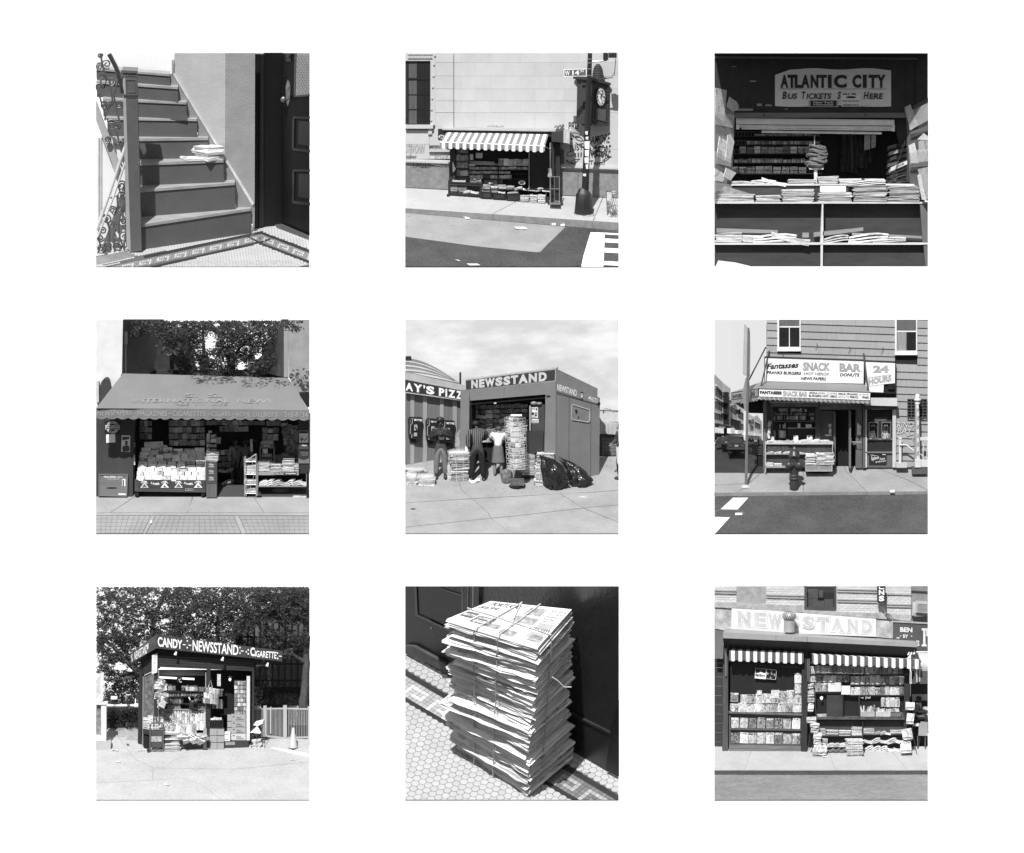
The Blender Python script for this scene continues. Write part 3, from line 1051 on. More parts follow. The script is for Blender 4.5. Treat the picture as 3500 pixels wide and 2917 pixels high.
 def inside(q,poly):
  r=False
  j=len(poly)-1
  for i in Rg(len(poly)):
   if (poly[i][1]>q[1])!=(poly[j][1]>q[1]) and q[0]<(poly[j][0]-poly[i][0])*(q[1]-poly[i][1])/(poly[j][1]-poly[i][1])+poly[i][0]:
    r= not r
   j=i
  return r
 bandA=[(20,1740),(404,1662),(1345,1462),(1326,1530),(470,1728),(20,1835)]
 bandB=[(1345,1462),(1725,1612),(1725,1684),(1326,1530)]
 dark=[[(24,1722),(400,1636),(1340,1443),(1356,1462),(412,1664)],[(1340,1443),(1730,1590),(1730,1617),(1336,1464)],[(440,1730),(1318,1525),(1334,1541),(520,1730)],[(1318,1525),(1730,1680),(1730,1703),(1314,1544)]]
 slate=[(24,1655),(40,1640),(272,1604),(350,1645),(24,1715)]
 polys=[]
 R_=.092
 cx,cy=R_*mth.sqrt(3),R_*1.5
 c0=Gd.at(900,1600)
 for i in Rg(-45,46):
  for j in Rg(-32,33):
   c=c0+u1*((i+(.5 if j%2 else 0))*cx)+n1*(j*cy)
   q=p.px(c)
   if not (10<q[0]<1740 and 1395<q[1]<1740) or inside(q,bandA) or inside(q,bandB) or any(inside(q,d) for d in dark) or inside(q,slate):
    continue
   if q[1]<1640-(q[0]-24)*.19-2:
    continue
   out=[c+u1*(R_*.9*mth.sin(a))+n1*(R_*.9*mth.cos(a)) for a in [mth.pi/3*k for k in Rg(6)]]
   polys.append((c,out,0))
 tiles(p,fl,Gd,polys,'hexagonal_tile',[HX],limit=300)
 polys=[]
 key=["1111111","1000001","1011101","1010001","1011111"]
 for band,o,ua,ub,na,nb in ((bandA,(1330,1472),(412,1668),(1322,1522),46,5),(bandB,(1352,1472),(1725,1618),(1330,1520),22,5)):
  P00,P10,P01=Gd.at(*o),Gd.at(*ua),Gd.at(*ub)
  ea,eb=(P10-P00)/na,(P01-P00)/nb
  for i in Rg(-6,na+20):
   for j in Rg(nb):
    c=P00+ea*(i+.5)+eb*(j+.5)
    if not inside(p.px(c),band):
     continue
    out=[c+ea*(a*.43)+eb*(b*.43) for a,b in ((-1,-1),(1,-1),(1,1),(-1,1))]
    polys.append((c,out,1 if key[j][i%7]=='1' else 0))
 tiles(p,fl,Gd,polys,'square_tile',[KL,KM],limit=300)
 z3=FR[2].z
 pl3=p.flat(z3)
 def flatpaper(q,z,th,lbl,top=True):
  P_=p.flat(z)
  f=[P_.at(*a) for a in q]
  m=MB(p)
  nl=3
  for k in Rg(nl):
   e=V((R.uniform(-.02,.02),R.uniform(-.02,.02),0))
   za,zb=k*th/nl,(k+.85)*th/nl
   m.add([v+e+V((0,0,za)) for v in f]+[v+e+V((0,0,zb+.03*(i==3))) for i,v in En(f)],[(0,1,2,3),(4,5,6,7),(0,1,5,4),(1,2,6,5),(2,3,7,6),(3,0,4,7)])
  On(p,'newspaper',m,PAPER,lbl,'newspaper')
 flatpaper([(740,888),(925,880),(840,845),(645,842)],z3,.12,'single folded newspaper lying at the left of the small pile on the stairs')
 yy=p.flat(z3).at(925,890)
 for i,(q,th) in En((([(918,892),(1044,868),(960,838),(770,842)],.16),([(915,862),(1044,846),(960,820),(762,828)],.16),([(915,842),(1046,828),(960,800),(762,812)],.14),([(912,815),(1044,800),(960,772),(780,792)],.13),([(912,794),(1040,782),(930,764),(800,782)],.1))):
  dz=sum((.15,.14,.14,.12)[:i])
  flatpaper(q,z3+dz,th,'folded newspaper on the stair pile, %s of five'%('lowest','second from the bottom','middle one','second from the top','topmost')[i])
build_p1()
# street corner newsstand under a street clock
def build_p2():
 p=P2
 F=p.fc(0)
 G=p.ground(p.at(24,1092,0),p.at(1725,1176,0),.36)
 LIME=Mt('limestone',.47,.85,ap=.1,sc=.8,bump=.1,vary=.04)
 GRAN=Mt('granite',.2,.7,ap=.35,sc=5,fine=.8)
 walk=struct(p,'pavement',MB(p).sl(G,[(24,1060),(1725,1150),(1725,1376),(24,1262)],-.08,-.03),Mt('joint_dirt',.12,.9))
 for poly in ([(24,1092),(905,1136),(898,1211),(716,1308),(24,1260)],[(911,1136),(1600,1170),(1518,1362),(722,1308),(906,1210)],[(1606,1170),(1725,1176),(1725,1376),(1524,1362)]):
  Pa(walk,'paving_slab',MB(p).sl(G,poly,-.06,0),Mt('sidewalk',.4,.9,ap=.16,sc=.7,bump=.2,bsc=30,sps=.3))
 KA,KB=G.at(24,1262),G.at(1725,1376)
 K=p.wall(KA,KB)
 kerb=struct(p,'kerb',MB(p).sl(K,[(24,1275),(1725,1390),(1725,1436),(24,1297)],-.3,-.03),Mt('joint_dirt',.12))
 for a,b in ((24,724),(727,1513),(1516,1725)):
  ya,yb=1262+(a-24)*.067,1262+(b-24)*.067
  za,zb=1300+(a-24)*.0823,1300+(b-24)*.0823
  Pa(kerb,'kerb_stone',MB(p).sl(K,[(a,ya),(b,yb),(b,zb),(a,za)],-.35,0.0),Mt('kerb_granite',.2,.8,ap=.3,sc=4,bump=.4))
 ra,rb=K.at(24,1298),K.at(1725,1438)
 RD=p.ground(ra,rb,.36)
 struct(p,'road',MB(p).sl(RD,[(24,1296),(1725,1436),(1725,1725),(24,1725)],-.06,0),ASPH)
 struct(p,'road_patch',MB(p).sl(RD,[(24,1299),(1302,1408),(1215,1495),(1150,1555),(1105,1606),(1080,1612),(600,1565),(24,1487)],-.03,.006),Mt('road_concrete',.27,.9,ap=.2,sc=.9,bump=.2,sps=.6),lbl='pale concrete strip of the road along the kerb')
 cw=MB(p)
 cw.sl(RD,[(1502,1452),(1614,1456),(1612,1560),(1604,1725),(1428,1725),(1445,1640)],-.02,.012)
 for a,b,x in ((1456,1468,1616),(1502,1532,1618),(1577,1612,1614),(1682,1712,1607)):
  cw.sl(RD,[(x,a),(1725,a+6),(1725,b+6),(x,b)],-.02,.012)
 struct(p,'crosswalk_marking',cw,Mt('road_paint',.8,.8,ap=.12,sc=5))
 b=Th(p,'bank_building',F.at(875,1130),'pale limestone bank wall with granite plinth and graffiti behind the striped newsstand','building')
 Pa(b,'wall',MB(p).sl(F,[(24,24),(1725,24),(1725,1150),(24,1075)],-.2,-.03),Mt('mortar',.37,.9))
 rows=[(24,98),(100,205),(207,308),(310,404),(406,497),(500,640)]
 for k,(y0,y1) in En(rows):
  xs=[412]+[470+(115 if k%2 else 0)+235*i for i in Rg(7)]
  xs=[x for x in xs if x<1690]+[1725]
  for x0,x1 in zip(xs,xs[1:]):
   Pa(b,'stone_block',MB(p).rc(F,x0+.4,y0+.3,x1-.4,y1+1,-.06,R.uniform(-.012,.004)-.012),LIME)
  Pa(b,'stone_block',MB(p).rc(F,262,y0,408,y1,-.06,.1),LIME)
 for x0,x1,y0,y1 in ((412,640,642,740),(642,900,642,740),(902,1180,642,740),(1182,1460,642,780),(1462,1725,642,790),(1182,1460,782,920),(1462,1725,792,930),(24,215,640,750),(217,408,640,760),(24,215,752,868),(217,408,815,868)):
  Pa(b,'stone_block',MB(p).rc(F,x0,y0,x1,y1,-.06,.1 if x1<410 else 0),LIME)
 mo=MB(p)
 for dy,h,d in ((0,12,.1),(14,14,.22),(30,10,.1)):
  mo.sl(F,[(24,866+dy),(1725,925+dy),(1725,925+dy+h),(24,866+dy+h)],-.05,d)
 mo.sl(F,[(215,797),(420,797),(420,812),(215,812)],-.05,.25)
 Pa(b,'moulding',mo,LIME)
 for a,c in ((24,395),(398,900),(903,1400),(1403,1725)):
  s=.0323
  Pa(b,'granite_block',MB(p).sl(F,[(a,922+(a-24)*s*1.25),(c,922+(c-24)*s*1.25),(c,1094+(c-24)*.0495),(a,1094+(a-24)*.0495)],-.1,.12),GRAN)
 w=Pa(b,'window',MB(p).rc(F,24,88,244,596,-.4,-.02),Mt('window_recess',.03))
 Pa(b,'window_surround',MB(p).rc(F,24,24,262,86,-.05,.12).rc(F,224,86,262,598,-.05,.12).rc(F,24,598,246,626,-.05,.3).rc(F,206,626,236,672,-.05,.2).rc(F,44,30,240,36,0,.18).rc(F,44,60,240,66,0,.18),LIME)
 ro=MB(p)
 for x,y in ((258,40),(252,112),(247,202),(242,292),(237,382),(232,470),(229,555)):
  ro.ell(F,x,y,8,10,.1,.18,10)
 for i in Rg(10):
  ro.rc(F,50+i*19,42,60+i*19,56,.1,.16)
 Pa(b,'ornament',ro,LIME)
 for x0,x1 in ((52,116),(122,176),(182,234)):
  for y0,y1 in ((94,222),(236,352),(358,470),(476,590)):
   pane=MB(p).rc(F,x0,y0,x1,y1,-.02,.0)
   q=Pa(b,'pane',pane,DGLASS if x0>60 else Mt('curtain_glass',.09,.3,stz=(8,1,.5)))
 Pa(b,'window_frame',MB(p).ring(F,36,88,242,596,9,0,.04).rc(F,45,224,233,234,0,.05).rc(F,117,97,121,587,0,.04).rc(F,177,97,181,587,0,.04).rc(F,45,353,233,357,0,.03).rc(F,45,471,233,475,0,.03),BK0)
 gr=MB(p)
 for s,q,sh in (('PRIS',[(1322,575),(1408,570),(1410,632),(1326,632)],.1),('JUST',[(1322,760),(1445,740),(1448,815),(1335,815)],.1),('III',[(1370,822),(1432,815),(1432,852),(1380,855)],.1),('AMORE',[(1500,690),(1660,660),(1660,740),(1500,750)],.1),('NOTORE',[(1490,770),(1665,755),(1668,860),(1490,862)],.1),('Team!',[(1490,880),(1618,872),(1618,925),(1494,925)],.1),('OQP',[(1205,605),(1292,590),(1290,640),(1210,642)],.2),('taber',[(28,832),(116,832),(116,862),(28,862)],.1),('TAGE!!',[(70,890),(228,893),(228,938),(76,938)],.1)):
  Tx(gr,F.off(.13 if q[0][0]<420 else .0),s,q,.02,bold=.006,she=sh)
 for c in Rg(18):
  x,y=(R.uniform(1300,1420),R.uniform(650,900)) if c<8 else (R.uniform(1510,1650),R.uniform(680,900))
  gr.pt(F,[(x+26*mth.cos(t*.7)*(1+.1*t),y+20*mth.sin(t*.8+c)) for t in Rg(9)],.014,.02,4)
 Pa(b,'graffiti',gr,Mt('spray_paint',.03))
 g2=MB(p)
 for q,s in (([(26,752),(180,748),(176,822),(26,815)],'STBVONN'),([(245,755),(310,755),(310,795),(245,795)],'RoN'),([(672,600),(815,600),(815,640),(672,640)],'GEBO'),([(1335,645),(1425,640),(1425,680),(1335,680)],'nums'),([(262,890),(378,895),(378,935),(262,930)],'AIK'),([(255,825),(372,825),(372,862),(255,862)],'euz')):
  Tx(g2,F.off(.13 if q[0][0]<420 else 0),s,q,.02,bold=-.008,she=.1)
 Pa(b,'graffiti',g2,Mt('pale_spray_paint',.3))
 A,B=G.at(372,1163),G.at(1180,1222)
 K2=p.wall(A,B)
 s=Th(p,'newsstand',(A+B)/2,'dark newsstand kiosk with striped awning on the pavement in front of the bank wall','newsstand')
 dk=Mt('kiosk_dark_paint',.025,.5)
 Pa(s,'back_panel',MB(p).sl(K2,[(385,660),(1185,660),(1185,1190),(385,1140)],-.75,-.7),Mt('kiosk_interior',.018,.8))
 Pa(s,'side_panel',MB(p).sl(K2,[(380,650),(422,650),(422,1060),(380,1060)],-1.3,0),dk)
 Pa(s,'roof',MB(p).sl(K2,[(318,627),(1222,640),(1222,650),(318,637)],-1.5,.25),Mt('kiosk_roof_metal',.4,.5,ap=.3))
 Pa(s,'fascia',MB(p).sl(K2,[(326,640),(1224,652),(1224,690),(326,668)],-1.3,.12),dk)
 lamp_box=MB(p).sl(K2,[(1190,655),(1284,642),(1284,738),(1190,730)],-1.2,.3)
 Pa(s,'sign_box',lamp_box,Mt('sign_box_black',.04,.5))
 Pa(s,'sign_panel',MB(p).sl(K2,[(1286,642),(1336,662),(1334,746),(1286,738)],-1.2,.28),Mt('sign_panel_grey',.42,.5,ap=.5,sc=6,stz=(3,1,.3)))
 Pa(s,'side_sign',MB(p).rc(K2,285,629,370,708,-.6,-.5),BK0)
 em=MB(p)
 em.m(0).ell(K2,312,690,22,14,-.5,-.47).m(1).rc(K2,298,682,326,688,-.47,-.46).rc(K2,298,691,326,698,-.47,-.46)
 Pa(s,'emblem',em,[WH,INK])
 ct=Mt('awning_stripe_grey',.2,.85,ap=.1)
 cl=Mt('awning_stripe_white',.75,.85,ap=.06)
 Aw(p,s,K2,((352,655),(1166,672)),((300,735),(1138,766)),52,15,[ct,cl],.13,1.15,scallop=16)
 fr=MB(p)
 fr.pt(K2,[(300,737,1.15),(345,770,.1)],.025).pt(K2,[(1140,768,1.15),(1184,798,.1)],.025)
 fr.pt(K2,[(300,735,1.15),(1138,766,1.15)],.03)
 Pa(s,'awning_arm',fr,SL0)
 Pa(s,'door_post',MB(p).rc(K2,1185,735,1212,1215,-.4,0).sl(K2,[(1222,740),(1258,745),(1258,1200),(1222,1205)],-.9,-.3),dk)
 Pa(s,'door_edge',MB(p).rc(K2,1175,740,1184,1225,-.1,.02),SL0)
 Pa(s,'side_rack',MB(p).sl(K2,[(1264,785),(1290,800),(1290,950),(1264,940)],-1,-.9),Mt('side_rack',.12,.6,ap=.5,sc=8))
 Pa(s,'glass_divider',MB(p).rc(K2,1008,808,1014,1100,-.5,-.3),SL0)
 Pa(s,'side_window',MB(p).rc(K2,1014,800,1172,1102,-.5,-.45),Mt('side_void',.012,.3))
 for y,x0,x1 in ((826,424,530),(886,424,530),(946,424,530),(1006,424,530),(926,532,1008),(958,532,1008),(990,532,1008),(1030,532,1008)):
  Pa(s,'shelf',MB(p).rc(K2,x0,y-4,x1,y,-.7,-.3),dk)
 Pa(s,'divider',MB(p).rc(K2,528,790,534,1060,-.7,-.28).rc(K2,762,870,767,1060,-.7,-.28),dk)
 for k,(y0,y1) in En(((790,822),(835,882),(895,942),(955,1002))):
  Rw(p,K2,426,526,y0,y1,3 if k else 3,'dim lit magazine','in the %s left shelf of the striped newsstand'%('top','second','third','bottom')[k],'magazines in the left bay of the striped newsstand',[MAGD,MAG],d=-.34,jy=3)
 Rw(p,K2,768,1006,868,922,6,'big glossy magazine','along the middle shelf behind the striped newsstand window','large magazines behind the striped newsstand window',[MAG,MAGL],d=-.3,jy=3)
 pk=0
 for k,(y0,y1,x0,x1,n) in En(((931,954,534,760,22),(931,954,770,1006,20),(964,987,534,760,22),(966,987,770,860,10),(994,1026,534,640,12),(996,1026,700,760,6),(994,1026,770,870,9))):
  m=MB(p)
  wv=(x1-x0)/n
  for i in Rg(n):
   m.m(R.randrange(3)).rc(K2,x0+i*wv+.6,y0+R.uniform(0,6),x0+(i+1)*wv-.6,y1,-.6,-.36)
  Pa(s,'packet_stock',m,[COVERL,Mt('pack_grey',.3),Mt('pack_pale',.5)],kind='stuff')
 notes=MB(p).rc(K2,586,820,640,862,-.3,-.28).rc(K2,540,830,566,876,-.3,-.28).rc(K2,528,910,580,926,-.3,-.28).rc(K2,850,930,908,944,-.3,-.27)
 Pa(s,'notice',notes,Mt('notice_paper',.4))
 Pa(s,'counter_box',MB(p).rc(K2,650,1036,757,1094,-.6,-.3),Mt('counter_box',.1))
 Pa(s,'emblem',MB(p).m(0).ell(K2,703,1060,26,14,-.3,-.28).m(1).rc(K2,682,1056,724,1064,-.28,-.27),[BK0,WH])
 Pa(s,'emblem',MB(p).m(0).ell(K2,954,1058,28,17,-.3,-.27).m(1).rc(K2,938,1048,970,1055,-.27,-.26).rc(K2,938,1058,970,1066,-.27,-.26),[WH,INK])
 Pa(s,'counter',MB(p).sl(K2,[(372,1050),(640,1062),(640,1070),(372,1058)],-1.0,.1).sl(K2,[(640,1108),(1180,1110),(1180,1118),(640,1116)],-.9,.05),dk)
 Pa(s,'counter_rail',MB(p).sl(K2,[(376,1058),(636,1068),(636,1084),(376,1076)],-.05,.06),Mt('rail_dark',.035))
 Pa(s,'cart_shelf',MB(p).sl(K2,[(372,1134),(622,1148),(622,1168),(372,1152)],-.9,.02),dk)
 Pa(s,'leg',MB(p).rc(K2,365,1040,380,1158,-.2,.05),dk)
 Pa(s,'leg',MB(p).rc(K2,618,1062,634,1184,-.2,.05),dk)
 Pa(s,'leg',MB(p).rc(K2,1142,1112,1152,1222,-.2,0),dk)
 Pa(s,'base',MB(p).sl(K2,[(630,1118),(1172,1120),(1172,1215),(630,1186)],-1.0,-.75),DARK)
 wq=K2.at(364,1158,.1)
 Pa(s,'wheel',MB(p).ell(K2,364,1158,11,12,.02,.12,14),Mt('rubber',.03,.8))
 Pa(s,'wheel',MB(p).ell(K2,1162,1195,10,26,.0,.1,14),Mt('rubber',.03,.8))
 hang=MB(p).sl(K2,[(402,888),(427,950),(404,978),(398,920)],.02,.05)
 On(p,'newspaper',hang,PAPER,'pale newspaper hanging crooked from the left post of the striped newsstand','newspaper')
 for x0,y0,x1,y1,n,l in ((383,1078,441,1132,7,'white newspaper stack at the left end of the low cart shelf'),(443,1088,514,1134,6,'newspaper stack second from left on the low cart shelf')):
  Sk(p,K2,x0,y0,x1,y1,n,.8,l,'newspaper stacks on the striped newsstand',-.05,tops=1)
 lay(p,K2,480,1128,540,1144,'newspaper lying open on the low cart shelf beside two stacks',-.0)
 lay(p,K2,540,1122,612,1147,'newspaper lying at the right end of the low cart shelf',-.0)
 for x0,y0,x1,y1,n,l in ((636,1076,706,1132,7,'newspaper stack at the left end of the crate shelf'),(706,1090,762,1136,6,'lower newspaper stack above the middle milk crate'),(765,1074,828,1112,5,'newspaper stack under the dim display boxes'),(832,1082,890,1114,4,'low newspaper stack above the right milk crate')):
  Sk(p,K2,x0,y0,x1,y1,n,.8,l,'newspaper stacks on the striped newsstand',.02,grey=.5)
 lay(p,K2,385,1034,500,1052,'flat newspaper on the left counter of the striped newsstand',.0,.7)
 for i,x in En((540,585)):
  Sk(p,K2,x,1018+i*8,x+44,1056,5,.7,('grey magazine pile left of the post on the cart counter','grey magazine pile against the post on the cart counter')[i],'magazine piles on the cart counter',-.1,grey=.8,name='magazine_pile',cat='magazine pile')
 for i in Rg(5):
  lay(p,K2,895+i*54,1102+i*3,960+i*54,1116+i*3.4,'thin newspaper, %s of the overlapping row along the counter edge'%place_word(i,5),.05,.6,group='overlapping newspapers on the counter edge')
 lay(p,K2,770,1128,828,1142,'newspaper lying on the middle milk crate',.1)
 lay(p,K2,834,1136,928,1146,'newspaper lying on the right milk crate',.1)
 for i,(x0,x1,y0,y1,l) in En(((632,716,1130,1182,'black plastic milk crate at the left under the striped newsstand'),(722,826,1140,1192,'black plastic milk crate in the middle of the three'),(832,940,1146,1204,'black plastic milk crate on the right beside the tied bundles'))):
  c=Th(p,'milk_crate',K2.at((x0+x1)/2,y1),l,'milk crate','black milk crates under the striped newsstand')
  Pa(c,'crate_shell',MB(p).ring(K2,x0,y0,x1,y1,8,-.5,.1).rc(K2,x0+8,y0+8,x1-8,y1-8,-.5,-.45),BK0)
  g=MB(p)
  for k in Rg(7):
   t=x0+10+k*(x1-x0-30)/6.5
   g.pt(K2,[(t,y0+9,.08),(t+14,y1-9,.08)],.013,n=4).pt(K2,[(t+14,y0+9,.08),(t,y1-9,.08)],.013,n=4)
  Pa(c,'lattice',g,Mt('crate_edge',.07,.5))
 for i,(x0,y0,x1,y1) in En(((938,1160,1010,1208),(1014,1154,1076,1216),(1078,1156,1142,1221))):
  Sk(p,K2,x0,y0,x1,y1,8,.6,'string tied newspaper bundle on the ground, %s of three under the counter'%('leftmost','middle one','rightmost')[i],'tied bundles under the striped newsstand',.12,grey=.15,twine=True,name='newspaper_bundle',cat='newspaper bundle')
 t=MB(p)
 t.rc(K2,1178,1005,1184,1226,.3,.36).rc(K2,1250,1008,1256,1228,.3,.36).rc(K2,1186,1006,1249,1012,.3,.35).rc(K2,1186,1104,1249,1109,.3,.35).rc(K2,1172,1222,1258,1232,.1,.7).rc(K2,1214,1012,1218,1222,.3,.33)
 ht=Th(p,'hand_truck',K2.at(1215,1228,.3),'steel hand truck standing against the right end of the striped newsstand','hand truck')
 Pa(ht,'frame',t,SL0)
 Pa(ht,'wheel',MB(p).ell(K2,1267,1198,9,28,.1,.25,14),Mt('rubber',.03))
 Pa(ht,'wheel',MB(p).ell(K2,1163,1196,8,26,.14,.28,14),Mt('rubber',.03))
 On(p,'newspaper',MB(p).sl(K2,[(1162,940),(1188,945),(1196,1020),(1160,1010)],.25,.28),Mt('grey_paper',.3),'folded paper hanging on the hand truck at the newsstand corner','newspaper')
 q0,q1=G.at(1365,1308),G.at(1535,1318)
 PL=p.wall(q0,q1)
 c0=PL.at(1447,1316,0)
 lp=Th(p,'lamp_post',c0,'tall black lamp post with octagonal base and torn stickers at the kerb','lamp post')
 u=1/170.1
 zt=(PL.at(1455,1104)-c0).z
 zs=(PL.at(1455,1150)-c0).z
 dx=PL.at(1497,24).x-PL.at(1460,1104).x
 Pa(lp,'footing',MB(p).la(c0,[(.5,-.2),(.5,.05),(.48,.06)],12,.6),CONC)
 Pa(lp,'base',MB(p).la(c0,[(.45,.06),(.43,.2),(.4,zs*.5),(.36,zs),(.3,zs+.08),(.2,zt),(.18,zt+.02)],8,.8),BK0)
 sh=MB(p)
 top=PL.at(1497,24)
 bt=PL.at(1460,1106)
 sh.tube([bt,bt*.5+top*.5,top],.175,10,.105)
 Pa(lp,'shaft',sh,Mt('post_paint',.018,.5))
 bd=MB(p)
 for y in (70,100,148,200):
  q=bt+(top-bt)*((1106-y)/1082)
  bd.la(q-V((0,0,.02)),[(.125,0),(.125,.04)],12)
 Pa(lp,'band',bd,SL0)
 st=MB(p)
 for x0,y0,x1,y1 in ((1458,646,1480,676),(1452,725,1494,790),(1455,795,1490,850),(1452,855,1488,905),(1462,910,1484,950),(1440,985,1466,1008),(1462,690,1484,715)):
  st.sl(PL,[(x0,y0+4),(x1,y0),(x1-2,y1),(x0+3,y1-5)],.15,.215)
 Pa(lp,'sticker',st,Mt('sticker_paper',.7,ap=.3,sc=9))
 sg=Th(p,'street_sign',PL.at(1378,205),'dark street name sign reading W 14 ST on the lamp post','street sign')
 Pa(sg,'plate',MB(p).m(1).sl(PL,[(1288,154),(1468,147),(1470,207),(1288,212)],-.02,0).m(0).sl(PL,[(1293,159),(1463,152),(1465,202),(1293,205)],0,.01),[Mt('sign_grey',.1,.5,ap=.1),WH])
 tx=MB(p)
 Tx(tx,PL,'W',[(1298,164),(1336,163),(1336,201),(1298,203)],.02,.02)
 Tx(tx,PL,'14',[(1356,161),(1411,160),(1411,198),(1356,200)],.02,.03)
 Tx(tx,PL,'ST',[(1420,156),(1452,155),(1452,176),(1420,177)],.02,.02)
 Pa(sg,'lettering',tx,WH)
 ts=Th(p,'traffic_signal',PL.at(1650,60),'dark traffic signal head on an arm at the top of the lamp post','traffic signal')
 Pa(ts,'housing',MB(p).rc(PL,1602,24,1642,80,-.3,.1).rc(PL,1644,24,1710,62,-.25,.2),BK0)
 Pa(ts,'arm',MB(p).pt(PL,[(1515,92,0),(1600,84,0),(1632,80,0)],.035,n=8),SL0)
 ca=p.fc(-.9)
 ck=Th(p,'street_clock',ca.at(1560,600),'ornate dark cast iron clock with beehive top hanging on the bank wall','clock')
 cx,cb=ca.at(1506,500),ca.at(1648,300)
 fr_=p.wall(ca.at(1510,500),ca.at(1650,500)+V((0,.75,0)))
 iron=Mt('cast_iron',.045,.5,ap=.4,sc=8,bump=.5,bsc=30)
 Pa(ck,'case',MB(p).sl(fr_,[(1512,232),(1655,272),(1645,592),(1506,578)],-1.0,0),iron)
 Pa(ck,'side_case',MB(p).rc(ca.off(-.35),1438,270,1512,596,-.6,0),iron)
 Pa(ck,'cornice',MB(p).sl(fr_,[(1505,216),(1664,262),(1662,282),(1505,240)],-1.1,.12),iron)
 Pa(ck,'base_moulding',MB(p).sl(fr_,[(1500,578),(1646,590),(1646,604),(1500,592)],-1.05,.1),iron)
 Pa(ck,'cornice',MB(p).rc(ca.off(-.3),1432,262,1512,280,-.6,.05),iron)
 Pa(ck,'base_moulding',MB(p).rc(ca.off(-.3),1432,590,1508,602,-.6,.05),iron)
 dq=ca.at(1560,214,-.6)
 hb=(ca.at(1560,108,-.6)-dq).z
 prof=[]
 for i in Rg(17):
  t=i/16
  prof.append((.26*mth.sqrt(max(1-t*t,.003))+(.015 if i%2 else -.012),hb*t))
 Pa(ck,'dome',MB(p).la(dq,prof,16),iron)
 Pa(ck,'dome_base',MB(p).la(dq-V((0,0,.1)),[(.42,0),(.4,.06),(.3,.11)],4),iron)
 for x in (1520,1640):
  m=MB(p)
  for i in Rg(14):
   y=262+(x-1512)*.28+i*22
   m.ball(fr_.at(x,y+8,.03),.05,.05,.07,8,4)
  Pa(ck,'twisted_column',m,iron)
 Pa(ck,'bezel',MB(p).ell(fr_,1585,374,41,78,0,.06,28),iron)
 Pa(ck,'face',MB(p).ell(fr_,1585,374,33,67,.05,.075,28),WH)
 tx=MB(p)
 for h in Rg(1,13):
  a=h*mth.pi/6
  x,y=1585+26*mth.sin(a),374-54*mth.cos(a)
  Tx(tx,fr_,str(h),(x-4.5,y-8,x+4.5,y+8),.085,.03)
 tx.sl(fr_,[(1583,376),(1589,378),(1602,332),(1598,330)],.085,.09).sl(fr_,[(1582,372),(1588,372),(1600,420),(1597,422)],.085,.09).ell(fr_,1585,376,5,8,.08,.09,8)
 Pa(ck,'clock_hand',tx,INK)
 Pa(ck,'plaque',MB(p).sl(fr_,[(1546,462),(1626,476),(1624,572),(1545,552)],0,.03),Mt('plaque_grey',.1,.3))
 wr=MB(p)
 wr.pt(F,[(1700,60,.05),(1696,110,.05),(1690,180,.05),(1670,206,.05),(1618,210,.05)],.015)
 On(p,'cable',wr,Mt('cable_grey',.3),'thin cable running from the signal down to the clock dome','cable')
 bq=G.at(1692,1340)
 bp=p.fc(bq.y)
 hb=(bp.at(1690,1126)-bq).z
 c=bq+V((0,.35,0))
 tb=Th(p,'trash_basket',c,'wire mesh litter basket full of trash at the right edge by the lamp post','trash basket')
 wm=MB(p)
 hi=bp.at(1723,1200).x-c.x
 for i in Rg(-9,3):
  for sgn in (1,-1):
   pts=[]
   for k in Rg(7):
    a=-mth.pi/2+(i+sgn*k*.6)*.26
    rr=.33+.06*k/6
    q=V((rr*mth.cos(a),rr*mth.sin(a),hb*k/6))
    if q.x<hi:
     pts.append(c+q)
   if len(pts)>2:
    wm.tube(pts,.009,4)
 Pa(tb,'mesh',wm,SL0)
 rm=MB(p)
 for z,rr in ((0,.33),(hb*.93,.385),(hb,.39)):
  pts=[c+V((rr*mth.cos(a),rr*mth.sin(a),z)) for a in [mth.pi*2*k/24 for k in Rg(25)] if rr*mth.cos(a)<hi]
  pts.sort(key=lambda q:mth.atan2(q.y-c.y,q.x-c.x-hi))
  pts=[c+V((rr*mth.cos(a),rr*mth.sin(a),z)) for a in [mth.pi*(.55+1.0*k/16) for k in Rg(17)] if rr*mth.cos(a)<hi]
  rm.tube(pts,.018,5)
 Pa(tb,'rim',rm,SL0)
 Pa(tb,'notice_plate',MB(p).sl(bp,[(1632,1132),(1670,1136),(1668,1210),(1632,1200)],.02,.04),Mt('plate_grey',.5,ap=.5,sc=8))
 tr=MB(p)
 for i in Rg(14):
  tr.ball(c+V((R.uniform(-.22,hi-.1),R.uniform(-.2,.1),R.uniform(.06,.45))),R.uniform(.05,.11),.09,R.uniform(.04,.09),7,4)
 Pa(tb,'trash',tr,Mt('trash',.5,ap=.6,sc=5))
 for x0,y0,x1,y1,l in ((1190,1380,1224,1404,'white paper cup lying in the gutter, left of the other cup'),(1262,1382,1294,1410,'crushed white paper cup in the gutter near the crosswalk')):
  q=RD.at((x0+x1)/2,y1)
  m=MB(p)
  m.tube([q+V((-.09,0,.07)),q+V((.09,.02,.08))],.05,10,.075)
  On(p,'paper_cup',m,WH,l,'paper cup')
